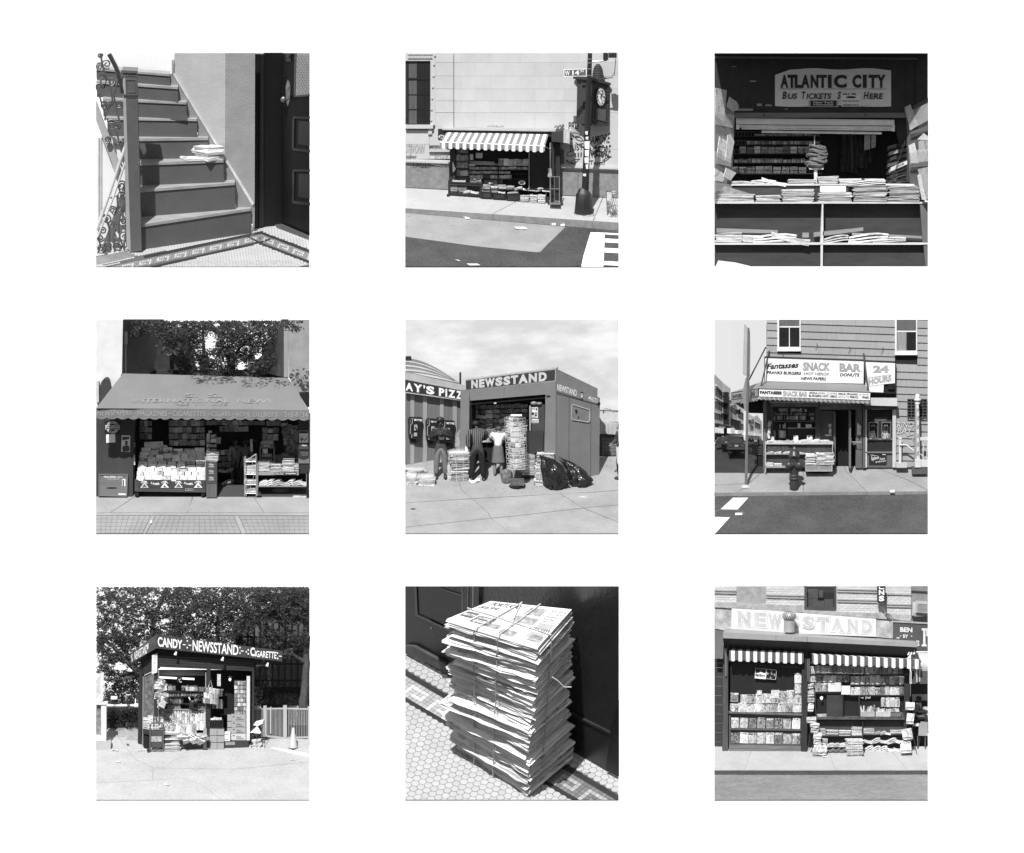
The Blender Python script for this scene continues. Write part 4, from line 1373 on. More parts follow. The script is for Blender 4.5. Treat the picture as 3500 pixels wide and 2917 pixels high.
 for x0,y0,x1,y1,l in ((885,1408,976,1426,'flattened paper lying on the road near the kerb'),(484,1326,522,1346,'crumpled paper lying against the kerb stone'),(418,1670,444,1682,'small scrap of paper on the dark asphalt'),(512,1702,600,1716,'flat pale scrap at the bottom of the asphalt')):
  m=MB(p)
  n=6
  m.loft([[RD.at(x0+(x1-x0)*i/n+8*j,y0+(y1-y0)*j/3,.02+R.uniform(0,.05)) for i in Rg(n+1)] for j in Rg(4)])
  On(p,'paper_scrap',m,Mt('scrap_paper',.65,ap=.2),l,'paper scrap')
build_p2()
# shaded newspaper counter under a bus ticket banner
def build_p3():
 p=P3
 F=p.fc(0)
 WD=Mt('counter_wood',.042,.6,ap=.35,sc=1.2,stz=(.6,1,3),vary=.05)
 WL=Mt('pale_edge_wood',.55,.6,ap=.2,stz=(.4,1,4))
 DKW=Mt('header_wood',.03,.6,ap=.4,sc=2)
 c=Th(p,'newspaper_counter',p.at(875,1720,-1.2),'wooden newspaper counter with open hatch, shelves and side racks under a dark header','newspaper counter')
 Pa(c,'header',MB(p).rc(F,24,24,1725,500,-.15,0),DKW)
 Pa(c,'header_rail',MB(p).sl(F,[(24,48),(1640,62),(1640,76),(24,66)],0,.12),Mt('rail_worn',.14,.6))
 Pa(c,'header_rail',MB(p).rc(F,180,500,1560,540,-.1,.1),Mt('rail_wood',.16,.6,ap=.3,stz=(.3,1,4)))
 Pa(c,'jamb',MB(p).rc(F,1630,70,1725,500,0,.1).rc(F,1548,100,1560,480,0,.05),DKW)
 z=p.at(875,30,-4.6).z
 shade_roof=MB(p)
 a,b=p.at(24,30,0),p.at(1725,30,0)
 a2,b2=p.at(24,30,-3.7),p.at(1725,30,-3.7)
 t_=V((0,0,.07))
 shade_roof.add([V((a.x,0,z)),V((b.x,0,z)),V((b2.x,-3.7,z)),V((a2.x,-3.7,z)),V((a.x,0,z))+t_*.4,V((b.x,0,z))+t_*.4,V((b2.x,-3.7,z))+t_*.4,V((a2.x,-3.7,z))+t_*.4],[(0,1,2,3),(4,5,6,7),(0,1,5,4),(1,2,6,5),(2,3,7,6),(3,0,4,7)])
 Pa(c,'roof',shade_roof,DKW)  # deep overhang added above the view, sized to shade the header
 Pa(c,'scrap_tape',MB(p).rc(F,306,242,356,254,0,.02).rc(F,362,426,402,446,0,.02).rc(F,430,434,482,446,0,.02).rc(F,180,466,330,484,0,.06).sl(F,[(570,472),(608,466),(606,474)],0,.02).rc(F,160,128,200,134,0,.02),Mt('tape_grey',.3,ap=.4,sc=8))
 for x in (410,1218):
  Pa(c,'latch',MB(p).rc(F,x-52,470,x+52,498,0,.03).pt(F,[(x-36,486,.06),(x,476,.1),(x+36,486,.06)],.025).pt(F,[(x+10,498,.06),(x+10,526,.14)],.025),BK0)
 Pa(c,'back_wall',MB(p).rc(p.fc(2.2),24,480,1725,1080,-.1,0),DARK)
 Pa(c,'ceiling',MB(p).box(-4.9,4.9,.05,2.2,p.at(875,500,0).z-.02,p.at(875,500,0).z+.05),DARK)
 Pa(c,'side_wall',MB(p).sl(p.fc(.5),[(1450,540),(1725,540),(1725,1080),(1570,1080)],-.2,0),Mt('side_dark',.03))
 bn=Th(p,'banner',F.at(970,445,.05),'hand painted paper banner reading ATLANTIC CITY bus tickets sold here on the dark header','banner')
 m=MB(p)
 rows=[]
 for j in Rg(7):
  v=j/6
  r=[]
  for i in Rg(25):
   u=i/24
   top=198-46*min(1,u/.14) if u<.14 else 150+6*mth.sin(u*14)+(0 if u<.9 else (u-.9)*60)
   bot=446+6*mth.sin(u*9)
   r.append(F.at(506+(1432-506)*u,top+(bot-top)*v,.06+.018*mth.sin(u*17+v*4)+.012*mth.sin(v*9+u*5)))
  rows.append(r)
 m.loft(rows)
 Pa(bn,'paper',m,Mt('banner_paper',.72,.8,ap=.1,sc=1.5))
 tx=MB(p)
 for ch,(x0,x1) in zip('ATLANT',[(550,612),(606,674),(664,718),(714,782),(790,852),(852,920)]):
  Tx(tx,F,ch,(x0,196,x1,302),.1,.05)
 tx.sl(F,[(928,196),(958,196),(958,302),(928,302)],.09,.1)
 for ch,(x0,x1) in zip('C CITY',[(975,1078),(0,0),(1124,1194),(0,0),(1252,1322),(1318,1388)]):
  if ch in 'CTY':
   Tx(tx,F,ch,(x0,196,x1,302),.1,.05)
 tx.rc(F,1206,196,1238,302,.09,.1).rc(F,546,308,1398,311,.09,.1)
 for s_,x0,x1,y0,y1 in (('B',564,604,330,390),('US',606,686,344,390),('T',712,752,330,390),('ICKETS',756,958,344,390),('S',1002,1034,330,390),('OLD',1036,1160,344,390),('H',1212,1256,332,390),('ERE',1258,1372,344,390)):
  Tx(tx,F,s_,(x0,y0,x1,y1),.1,.03,.18)
 Pa(bn,'lettering',tx,Mt('banner_ink',.035,.7))
 st=Th(p,'sticker',F.at(895,452,.1),'dark sticker reading New York Newsday across the bottom of the banner','sticker')
 Pa(st,'sheet',MB(p).m(0).rc(F,776,398,1010,454,.1,.12).m(1).rc(F,790,404,996,448,.12,.128),[Mt('sticker_rim',.4),INK])
 tx=MB(p)
 Tx(tx,F,'New York',(812,408,976,426),.135,.05)
 Tx(tx,F,'Newsday',(812,428,976,446),.135,.05)
 Pa(st,'lettering',tx,Mt('sticker_letter',.5))
 st=Th(p,'sticker',F.at(1112,450,.1),'white sticker reading PUTS YOU IN THE WINNERS CIRCLE on the banner','sticker')
 Pa(st,'sheet',MB(p).rc(F,1036,358,1188,450,.1,.13),WH)
 tx=MB(p)
 Tx(tx,F,'PUTS YOU IN THE',(1046,398,1176,416),.14,.02)
 Tx(tx,F,'WINNERS CIRCLE',(1046,430,1176,446),.14,.02)
 tx.ell(F,1112,376,42,9,.13,.136,16)
 Pa(st,'lettering',tx,INK)
 lp=Th(p,'fluorescent_fixture',F.at(830,640,-.2),'long unlit fluorescent fixture with three tubes across the top of the hatch','light fixture')
 L0=p.fc(.15)
 LG=Mt('fixture_enamel',.75,.4,ap=.1)
 Pa(lp,'housing',MB(p).sl(L0,[(200,543),(1458,556),(1460,602),(198,590)],-.3,0),LG)
 Pa(lp,'reflector',MB(p).sl(L0,[(200,592),(1460,604),(1456,644),(216,622)],-.3,-.08),Mt('fixture_inner',.5,.4))
 for i,(x0,x1,y) in En(((222,1452,610),(240,1440,626),(400,1356,654))):
  Pa(lp,'tube',MB(p).tube([L0.at(x0,y-4,.02-.1*i),L0.at(x1,y+8,.02-.1*i)],.06,10),Mt('tube_glass',.6,.2))
 Pa(lp,'end_cap',MB(p).rc(L0,198,594,222,632,-.1,.05).rc(L0,1440,602,1462,648,-.1,.05),LG)
 B=p.fc(1.7)
 rows_=[(668,684,340,860,26,'small packet',[MAGL,MAG]),(726,752,280,862,20,'narrow packet',[MAG,MAGD]),(768,824,220,800,10,'cigarette carton',[MAGL,MAG,MAGD]),(868,898,180,746,16,'gum packet',[MAGL,MAGL,MAG]),(928,982,146,760,9,'pale tobacco carton',[MAGL])]
 for k,(y0,y1,x0,x1,n,what,mm) in En(rows_):
  Rw(p,B,x0,x1,y0,y1,n,what,'on shelf %s behind the hatch'%ORD[k],'packets on the back wall shelves',mm,name='packet',cat='packet',lean=.02,jy=3,gap=.94)
  Pa(c,'shelf',MB(p).rc(B,150,y1,880,y1+7,-.3,.1),Mt('shelf_dark',.025))
 m=MB(p)
 for y0,y1 in ((652,684),(722,752),(794,826),(872,900),(956,984)):
  m.pt(B,[(150,y0,.12),(880,y0+4,.12)],.012,n=4)
  for i in Rg(28):
   m.pt(B,[(160+i*26,y0,.12),(160+i*26,y1,.12)],.008,n=4)
 Pa(c,'wire_guard',m,Mt('guard_wire',.12,.4))
 hn=p.fc(1.2)
 for i,(x0,x1,y1) in En(((1220,1268,800),(1276,1312,785))):
  On(p,'hanging_papers',MB(p).sl(hn,[(x0,676),(x1,676),(x1-4,y1-12),(x0-2,y1)],-.1,0),Mt('dim_paper',.25,ap=.6,sc=6),'sheaf of papers hanging in the dark hatch, %s of two'%('left','right')[i],'papers','papers hanging in the hatch')
 m=MB(p)
 rr=random.Random(6)
 for i in Rg(6):
  x=1030+i*42
  m.loft([[p.at(x+46*j/5+rr.uniform(-6,6),y_,1.9+.12*mth.sin(j*2.2+i)) for j in Rg(6)] for y_ in (670,760,860,900+rr.uniform(0,90))])
 On(p,'hanging_clothes',m,Mt('dark_clothes',.05,.9,ap=.8,sc=4),'dark clothes hanging deep inside the hatch','clothes')
 PZ=p.fc(.1)
 ps=Th(p,'pretzel_stand',PZ.at(830,1060),'wooden stand with a flat top holding a pile of soft pretzels','stand')
 Pa(ps,'post',MB(p).rc(PZ,818,950,844,1062,-.12,0).rc(PZ,819,680,824,770,-.06,-.03),WL)
 Pa(ps,'plate',MB(p).rc(PZ,780,940,892,952,-.4,.1),WL)
 PM=Mt('pretzel_crust',.12,.5,ap=.5,sc=6)
 for i in Rg(11):
  y=930-i*16
  x=826+rr.uniform(-30,32)
  cc=PZ.at(x,y,rr.uniform(-.1,.1))
  m=MB(p)
  w,tl=rr.uniform(.3,.38),rr.uniform(-.4,.4)
  pts=[cc+V((w*mth.cos(a),.18*mth.sin(a),.5*w*tl*mth.cos(a)+.05*mth.sin(2*a))) for a in [2*mth.pi*j/18 for j in Rg(19)]]
  m.tube(pts,.062,8)
  On(p,'pretzel',m,PM,'brown soft pretzel, number %s from the bottom of the pile on the stand'%ORD[i],'pretzel','pretzels piled on the stand')
 CR=p.wall(p.at(1400,1000,1.2),p.at(1565,1000,.1))
 cr=Th(p,'candy_rack',CR.at(1470,1050),'slanted dark candy rack at the right side of the hatch','candy rack')
 Pa(cr,'frame',MB(p).sl(CR,[(1380,1040),(1560,1045),(1560,1054),(1370,1050)],-.2,.1).sl(CR,[(1556,700),(1566,700),(1566,1050),(1556,1050)],-.2,.1).pt(CR,[(1440,1040,.2),(1545,720,.2)],.02),DSTEEL)
 for i in Rg(7):
  y=730+i*46
  Pa(cr,'tray',MB(p).sl(CR,[(1398,y+50),(1560,y),(1560,y+28),(1390,y+78)],-.15,.05),BK0)
  q=[(1404+10*(i%3),y+38),(1470+14*(i%2),y+18),(1468+14*(i%2),y+44),(1404+10*(i%3),y+64)]
  On(p,'candy_box',MB(p).sl(CR,q,-.05,.09),Mt('candy_box_%d'%(i%3),(.1,.3,.05)[i%3],ap=.6,sc=7),'candy box on tray %s from the top of the slanted rack'%ORD[i],'candy box','candy boxes on the slanted rack')
 y=730+4*46
 lb=On(p,'candy_box',MB(p).sl(CR,[(1428,y+22),(1558,y-34),(1558,y-4),(1430,y+52)],-.05,.12),Mt('candy_white',.62),'long white candy box with dark lettering on the slanted rack','candy box')
 tx=MB(p)
 Tx(tx,CR,'LIFE SAVERS',[(1474,y+10),(1536,y-18),(1536,y-2),(1474,y+26)],.13,.02)
 Pa(lb,'lettering',tx,INK)
 S1,S2,S3=p.fc(-.55),p.fc(-1.25),p.fc(-1.3)
 Pa(c,'upper_shelf',MB(p).rc(S1,150,1068,1660,1080,-.9,0),WL)
 Pa(c,'riser_board',MB(p).rc(S1,24,1080,1700,1225,-.2,-.1),WD)
 Pa(c,'main_shelf',MB(p).rc(S2,24,1212,1725,1224,-.8,0),WL)
 Pa(c,'front_board',MB(p).rc(S2,24,1224,876,1545,-.75,-.65).rc(S2,892,1224,1725,1545,-.75,-.65),WD)
 Pa(c,'low_shelf',MB(p).rc(S3,24,1536,1725,1550,-.7,0),WL)
 Pa(c,'kick_board',MB(p).rc(S3,24,1552,868,1725,-.45,-.38).rc(S3,888,1552,1725,1725,-.45,-.38),WD)
 Pa(c,'divider',MB(p).sl(S2,[(880,1226),(892,1226),(886,1536),(868,1536)],-.64,-.02).rc(S3,870,1552,886,1725,-.37,-.02),WL)
 Pa(c,'side_board',MB(p).sl(S2,[(1662,1226),(1725,1226),(1725,1536),(1684,1536)],-.64,-.05).sl(S3,[(1690,1552),(1725,1552),(1725,1725),(1706,1725)],-.37,-.05),Mt('side_board_grey',.12,.7))
 for x0,y0,x1,y1,n,l in ((606,1030,830,1068,5,'flat stack of grey newspapers left of the pretzel stand'),(846,1004,1012,1068,6,'curled newspaper stack just right of the pretzel stand'),(1014,1024,1210,1068,4,'newspaper stack third from right on the back shelf'),(1216,1026,1390,1068,4,'newspaper stack right of centre on the back shelf')):
  Sk(p,S1,x0,y0,x1,y1,n,.7,l,'newspaper stacks on the back shelf',.0,grey=.1)
 for i,(x0,x1,y0,rl) in En(((150,330,1030,.12),(230,420,1040,.1),(308,520,1022,.1),(390,604,1012,.16))):
  lay(p,S1,x0,y0+22,x1,1068,'thin white newspaper sliding sideways on the back shelf, %s'%place_word(i,4),.0,.6,roll=rl,yaw=0,group='sliding newspapers on the back shelf',grey=0)
 for x0,y0,x1,y1,n,g,l in ((40,1150,345,1210,6,.05,'spread newspaper stack at the left end of the main counter'),(352,1158,556,1210,5,.1,'low newspaper stack, second from left on the main counter'),(562,1106,826,1212,12,.0,'neat white newspaper stack in the middle of the main counter'),(850,1130,1120,1212,7,.1,'curled newspaper stack right of the neat one on the main counter'),(1124,1070,1404,1212,15,.15,'tall newspaper stack in the right half of the main counter'),(1406,1078,1664,1212,16,.3,'tall grey newspaper stack at the right end of the main counter')):
  Sk(p,S2,x0,y0,x1,y1,n,.75,l,'newspaper stacks on the main counter',.0,grey=g)
 lay(p,S2,1084,1050,1400,1076,'folded newspaper crowning the tall stack on the main counter',.0,.7,v=5,grey=0,roll=0,yaw=0)
 On(p,'price_card',MB(p).rc(S2,866,1086,1072,1128,-.5,-.46),WH,'blank white card propped behind the curled stack on the counter','card')
 for i,(x0,y0,x1,y1,n) in En(((28,1456,250,1532,6),(240,1480,420,1532,4))):
  Sk(p,S3,x0,y0,x1,y1,n,.5,('newspaper stack at the far left of the low shelf','smaller newspaper stack on the low shelf, beside the far left stack')[i],'newspapers on the low shelf',.0,grey=.05)
 for i,(x0,x1,y0,rl) in En(((320,690,1470,.07),(460,795,1456,.12),(888,1100,1480,.0),(1080,1420,1468,.05),(1280,1560,1490,.03))):
  lay(p,S3,x0,y0+14,x1,1530,'white newspaper lying loose on the low shelf, %s'%place_word(i,5),.0,.45,roll=rl,yaw=0,group='loose newspapers on the low shelf',grey=0)
 BD=S3.off(-.35)
 for i,(q,l) in En((([(40,1420),(528,1436),(528,1460),(40,1456)],'pale wooden board lying at the back left of the low shelf'),([(814,1454),(1210,1414),(1210,1440),(814,1490)],'tilted wooden board behind the divider on the low shelf'),([(1120,1456),(1725,1486),(1725,1504),(1120,1478)],'long pale board lying at the right of the low shelf'))):
  On(p,'wooden_board',MB(p).sl(BD,q,-.12,0),Mt('board_wood',.22,.7,ap=.3,stz=(.4,1,4)),l,'board')
 On(p,'small_box',MB(p).rc(BD,724,1456,776,1494,-.1,.05),Mt('small_box',.25),'small pale box beside the tilted board on the low shelf','box')
 fr=p.fc(-1.9)
 On(p,'newspaper',MB(p).sl(fr,[(56,1680),(190,1696),(308,1724),(36,1724)],-.4,0),WH,'white newspaper corner at the bottom left in front of the counter','newspaper')
 LR=p.wall(p.at(24,800,-1.6),p.at(190,800,-.1))
 lr=Th(p,'side_rack',p.at(100,1200,-.8),'clear plastic magazine rack along the left side of the counter','magazine rack')
 Pa(lr,'side_board',MB(p).sl(LR,[(24,300),(186,500),(160,1090),(24,1200)],-.07,-.05),Mt('rack_board_pale',.3,.7,ap=.2))
 CP=glass_mat('clear_plastic2',alpha=.3)
 CP.node_tree.nodes['Principled BSDF'].inputs['Base Color'].default_value=(.7,.7,.7,1)
 for k,q in En(([(24,480),(185,520),(165,620),(24,590)],[(24,800),(160,880),(150,930),(24,900)],[(24,1040),(165,1080),(155,1110),(24,1130)])):
  Pa(lr,'plastic_pocket',MB(p).sl(LR,q,.1,.12),CP)
 for i,(q,l) in En((([(30,300),(122,318),(100,580),(30,520)],'bright newspaper at the top of the left rack'),([(146,374),(200,410),(235,470),(170,490),(122,450)],'curled printed sheet sticking out of the left rack'),([(64,690),(130,730),(118,890),(44,850)],'magazine with dark figures in the middle of the left rack'),([(130,680),(152,672),(182,730),(150,900),(110,880)],'white booklet beside the figure magazine in the left rack'),([(26,940),(118,996),(90,1050),(26,1040)],'folded magazine lower in the left rack'),([(118,938),(198,980),(150,1040),(98,1010)],'white printed leaflet tilted in the left rack'))):
  On(p,'magazine',MB(p).sl(LR,q,.03+.02*i,.06+.02*i),MNEWS.materials[0] if i%2==0 else Mt('leaflet_print',.6,ap=.35,sc=7),l,'magazine')
 m=MB(p)
 q=[(40,1100),(110,1085),(330,1150),(340,1200),(60,1170)]
 On(p,'magazine',MB(p).sl(p.fc(-1.15),q,-.1,0),Mt('grey_magazine',.25,ap=.6,sc=4),'large grey magazine leaning at the left end of the main counter','magazine')
 RRk=p.wall(p.at(1560,800,-.1),p.at(1725,800,-1.6))
 rk=Th(p,'side_rack',p.at(1650,1200,-.8),'wooden magazine rack along the right side of the counter','magazine rack')
 Pa(rk,'side_board',MB(p).sl(RRk,[(1548,480),(1725,380),(1725,1200),(1690,1200),(1580,1060)],-.07,-.05),Mt('rack_board',.1,.7,ap=.3))
 Pa(rk,'shelf',MB(p).sl(RRk,[(1580,655),(1725,600),(1725,640),(1580,672)],.12,.15).sl(RRk,[(1575,918),(1725,888),(1725,925),(1580,936)],.12,.15),Mt('rack_shelf',.14,.7))
 Pa(rk,'plastic_pocket',MB(p).sl(RRk,[(1560,500),(1725,420),(1725,560),(1580,640)],.15,.17).sl(RRk,[(1575,800),(1725,790),(1725,880),(1585,910)],.15,.17),CP)
 for i,(q,l) in En((([(1532,458),(1582,434),(1645,600),(1590,640)],'printed sheet tilted out of the top of the right rack'),([(1570,760),(1616,738),(1650,905),(1596,900)],'booklet at the left of the middle right rack'),([(1650,730),(1725,690),(1725,890),(1648,905)],'printed booklets leaning in the middle right rack'),([(1640,712),(1690,664),(1725,690),(1725,720)],'fanned open booklet above the middle right rack'),([(1645,950),(1725,932),(1725,1190),(1700,1200)],'large newspaper hanging low in the right rack'),([(1640,1000),(1660,988),(1706,1200),(1676,1190)],'narrow booklet beside the large newspaper in the right rack'))):
  On(p,'magazine',MB(p).sl(RRk,q,.02+.02*i,.05+.02*i),Mt('leaflet_print',.6,ap=.35,sc=7) if i%2 else PAPER2,l,'magazine')
build_p3()
# international news shop under a plain awning
def build_p4():
 p=P4
 F=p.fc(0)
 G=p.ground(p.at(24,1434,-1.4),p.at(1725,1434,-1.4),.36)
 F0=F
 JD=Mt('joint_dirt',.12,.9)
 SW=Mt('sidewalk_grey',.29,.9,ap=.18,sc=.7,bump=.2,bsc=30,sps=.3)
 walk=struct(p,'pavement',MB(p).sl(G,[(24,1380),(1725,1380),(1725,1725),(24,1725)],-.09,-.03),Mt('joint_mid',.12,.9))
 for poly in ([(24,1380),(330,1380),(330,1434),(135,1560),(24,1560)],[(334,1380),(800,1380),(800,1436),(752,1560),(140,1560),(334,1436)],[(804,1380),(1278,1380),(1282,1440),(1362,1560),(756,1560)],[(1282,1380),(1725,1380),(1725,1560),(1366,1560),(1286,1440)]):
  Pa(walk,'paving_slab',MB(p).sl(G,poly,-.06,0),SW)
 Pa(walk,'paving_strip',MB(p).sl(G,[(24,1563),(1725,1563),(1725,1582),(24,1579)],-.06,0),SW)
 SC_=Mt('scored_concrete',.26,.9,ap=.2,sc=.6,bump=.25,bsc=30)
 cells=[[(24,1583),(460,1585),(395,1725),(24,1725)],[(500,1585),(1120,1587),(1180,1725),(425,1725)],[(1165,1587),(1725,1588),(1725,1725),(1225,1725)]]
 for ci,c in En(cells):
  nx=(10,16,13)[ci]
  ny=5
  for i in Rg(nx):
   for j in Rg(ny):
    def L(u,v):
     xa,ya=c[0][0]+(c[1][0]-c[0][0])*u,c[0][1]+(c[1][1]-c[0][1])*u
     xb,yb=c[3][0]+(c[2][0]-c[3][0])*u,c[3][1]+(c[2][1]-c[3][1])*u
     return (xa+(xb-xa)*v,ya+(yb-ya)*v)
    e,f=.025,.04
    Pa(walk,'paving_tile',MB(p).sl(G,[L((i+e)/nx,(j+f)/ny),L((i+1-e)/nx,(j+f)/ny),L((i+1-e)/nx,(j+1-f)/ny),L((i+e)/nx,(j+1-f)/ny)],-.05,R.uniform(-.01,.0)),SC_)
 Pa(walk,'paving_strip',MB(p).sl(G,[(464,1585),(496,1585),(420,1725),(399,1725)],-.06,0).sl(G,[(1124,1587),(1161,1587),(1221,1725),(1184,1725)],-.06,0),SW)
 lb=Th(p,'neighbour_building',F.at(130,700),'pale rendered building at the left of the wide plain awning','building')
 Pa(lb,'wall',MB(p).sl(F,[(24,24),(238,24),(230,450),(40,800),(24,800)],-.2,-.1),Mt('pale_render',.62,.9,ap=.12,sc=1.5,bump=.1))
 bs=p.wall(F.at(240,440,-.1),p.at(480,432,5.5))
 Pa(lb,'brick_wall',MB(p).sl(bs,[(240,24),(560,24),(480,440),(240,470)],-.2,0),bricks_mat('dark_brick',.03,5))
 Pa(lb,'drainpipe',MB(p).pt(F,[(262,120,0),(262,450,0)],.04).rc(F,252,120,274,220,-.05,.1),DSTEEL)
 rb=Th(p,'neighbour_building',F.at(1640,700),'grey rendered building at the right of the wide plain awning, leaf streaked','building')
 Pa(rb,'wall',MB(p).sl(F,[(1556,24),(1725,24),(1725,720),(1690,720),(1560,480)],-.2,-.1),Mt('grey_render',.27,.9,ap=.25,sc=1.5,bump=.1))
 Pa(rb,'corner_trim',MB(p).rc(F,1522,60,1556,480,-.3,-.12),Mt('trim_grey',.3,ap=.3,stz=(1,1,.2)))
 br=p.wall(p.at(1360,432,5.5),F.at(1520,440,-.2))
 Pa(rb,'brick_wall',MB(p).sl(br,[(1345,240),(1520,60),(1520,480),(1345,440)],-.2,0),bricks_mat('dark_brick_worn',.06,5))
 Pa(rb,'fascia',MB(p).sl(F,[(1642,600),(1725,602),(1725,720),(1700,720)],-.05,.05),BK0)
 yd=p.fc(5.6)
 On(p,'yard_wall',MB(p).rc(yd,240,426,1556,500,-.3,0),Mt('yard_wall',.03,.9),'low dark wall closing the yard behind the awning','wall')
 far=p.fc(9)
 On(p,'far_building',MB(p).sl(far,[(240,24),(560,24),(600,100),(760,160),(830,440),(240,470)],-.3,0),bricks_mat('dark_far_brick',.03,4),'dark brick building behind the left half of the yard tree','building')
 On(p,'far_building',MB(p).sl(far,[(1500,24),(1556,24),(1556,490),(1240,450),(1300,350),(1440,230)],-.3,0),bricks_mat('dark_far_brick',.03,4),'dark brick building behind the right side of the yard tree','building')
 t=Th(p,'tree',p.at(890,470,3.4),'dark leafy tree of heaven in the yard above the awning','tree')
 bark=Mt('dark_bark',.03,.9,ap=.4,sc=5,bump=.5)
 tr=MB(p)
 branch(tr,p,[(886,470,3.4),(884,330,3.4),(880,200,3.2),(872,24+8,3)],.1,.05)
 Pa(t,'trunk',tr,bark)
 for pts,r0 in (([(1065,470,3.2),(1100,350,3),(1180,230,3),(1300,120,2.6)],.14),([(900,460,3.3),(850,330,3.2),(770,230,3),(620,150,2.5)],.07),([(760,440,3.5),(680,330,3.4),(600,240,3)],.08),([(1090,400,3.3),(1080,250,3),(1060,60,3)],.07),([(910,440,3.2),(1000,300,3),(1080,200,2.8)],.05),([(1180,230,3),(1350,200,2.8),(1480,120,2.4)],.05)):
  m=MB(p)
  branch(m,p,pts,r0,r0*.3)
  Pa(t,'limb',m,bark)
 cr=MB(p)
 gaps=[(935,195,55,85),(1185,395,50,55),(1420,265,45,60),(1335,320,60,30),(985,60,25,22),(1385,60,20,14),(870,90,14,40),(690,70,26,16)]
 Lv(cr,p,27000,(440,24,1540,470),1.5,5.2,.14,gaps,9,keep=lambda x,y:y<470 and x>520+(y-150)*.6 and x<1560-max(0,y-250)*.9)
 Lv(cr,p,700,(260,24,600,160),1.0,2.0,.17,[(500,100,40,30)],9,keep=lambda x,y:y<170)
 Lv(cr,p,500,(520,100,720,300),.6,1.4,.19,(),11,keep=lambda x,y:y<300)
 Lv(cr,p,850,(640,30,1660,120),-3.3,-2.0,.16,(),9,keep=lambda x,y:y<128)
 Pa(t,'crown',cr,leaf_mat('leaf_dark',.035,.8),kind='stuff')
 s=Th(p,'newspaper_shop',F.at(875,1434),'open fronted newspaper shop below a wide plain awning lettered INTERNATIONAL NEWS','shop')
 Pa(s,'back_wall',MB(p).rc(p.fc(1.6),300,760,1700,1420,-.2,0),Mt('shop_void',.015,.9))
 Pa(s,'shop_floor',MB(p).sl(G,[(330,1340),(1720,1340),(1720,1434),(330,1434)],-.05,.006),Mt('shop_floor',.05,.7))
 Pa(s,'ceiling',MB(p).box(-4.8,4.9,.02,1.7,F.at(875,800).z+.35,F.at(875,800).z+.45),DARK)
 A,B,C=F.at(240,452,.1),F.at(1552,484,.1),p.fc(-3.1).at(875,738)
 n=(B-A).cross(C-A)
 AW=Plane(p,A,n if n.y<0 else -n)
 FB=p.fc(-3.1)
 m=MB(p)
 rows=[]
 tl,trr,bl,brr=(238,450),(1556,486),(24,728),(1725,742)
 for j in Rg(9):
  v=j/8
  r=[]
  for i in Rg(29):
   u=i/28
   xa,ya=tl[0]+(trr[0]-tl[0])*u,tl[1]+(trr[1]-tl[1])*u
   xb,yb=bl[0]+(brr[0]-bl[0])*u,bl[1]+(brr[1]-bl[1])*u
   r.append(AW.at(xa+(xb-xa)*v,ya+(yb-ya)*v,-.012*(1-mth.cos(u*28*mth.pi/2.3))))
  rows.append(r)
 m.loft(rows)
 CL=Mt('awning_canvas',.175,.85,ap=.1,sc=.6,bump=.05,stz=(1,1,.4))
 Pa(s,'awning_cloth',m,CL)
 v=MB(p)
 rows=[]
 nsc=20
 for j in Rg(6):
  r=[]
  for i in Rg(241):
   u=i/240
   x=24+1701*u
   sc=abs(mth.sin(mth.pi*u*nsc))*14
   y=730+12*u+(j/5)*(72+sc)
   r.append(FB.at(x,y,.012*mth.sin(u*95+j*.6)*(j/5)))
  rows.append(r)
 v.loft(rows)
 Pa(s,'valance',v,CL)
 Pa(s,'awning_side',MB(p).add([F.at(240,452,.1),FB.at(26,730),FB.at(26,760),F.at(240,800,.1)],[(0,1,2,3)]),CL)
 tx=MB(p)
 for st,q,bd in (('S.',(732,608,838,640),.03),('S.',(915,608,1030,640),.03),('INTERNATIONAL',(312,650,1092,682),.03),('NEWS',(1148,652,1440,686),.03),('405',(662,684,768,704),.01),('6TH',(812,684,890,704),.01),('AVE.',(944,684,1084,706),.01)):
  Tx(tx,AW,st,q,.016,bd)
 Pa(s,'lettering',tx,Mt('faded_letter',.215,.8))
 tv=MB(p)
 for st,x0,x1 in (('NEWSPAPERS',36,308),('-',326,344),('MAGAZINES',356,588),('-',606,622),('CIGARETTES',634,896),('-',918,934),('CIGARS',946,1094),('-',1112,1128),('HOME',1142,1254),('DELIVERY',1282,1476),('243-8734',1524,1712)):
  y=746+(x0-24)*.0085
  Tx(tv,FB,st,(x0,y+(18 if st=='-' else 0),x1,y+(24 if st=='-' else 40)),.022,.0)
 Pa(s,'lettering',tv,Mt('valance_letter',.32,.8))
 F=p.fc(-1.3)
 Pa(s,'pillar',MB(p).sl(F,[(24,800),(322,805),(318,1436),(24,1430)],-1.4,.1),Mt('brown_door_paint',.045,.6,ap=.3,stz=(1,1,.3)))
 Pa(s,'pillar',MB(p).sl(F,[(1636,800),(1725,800),(1725,1248),(1636,1248)],-1.4,.05),Mt('dark_board',.03,.6))
 Pa(s,'counter_front',MB(p).rc(F,905,1320,985,1330,-1,-.6),DARK)
 sg=Th(p,'tobacco_sign',F.at(156,935,.12),'black square sign with round emblem reading Copenhagen on the left pillar','sign')
 Pa(sg,'plate',MB(p).sl(F,[(92,826),(222,828),(218,936),(92,934)],.1,.13),BK0)
 em=MB(p)
 for i in Rg(36):
  a,b=2*mth.pi*i/36,2*mth.pi*(i+1)/36
  for r0,r1 in ((50,47),(33,31)):
   em.add([F.at(156+r*mth.cos(t),880+r*.98*mth.sin(t),.14) for r,t in ((r0,a),(r0,b),(r1,b),(r1,a))],[(0,1,2,3)])
 em.rc(F,98,864,214,896,.13,.142)
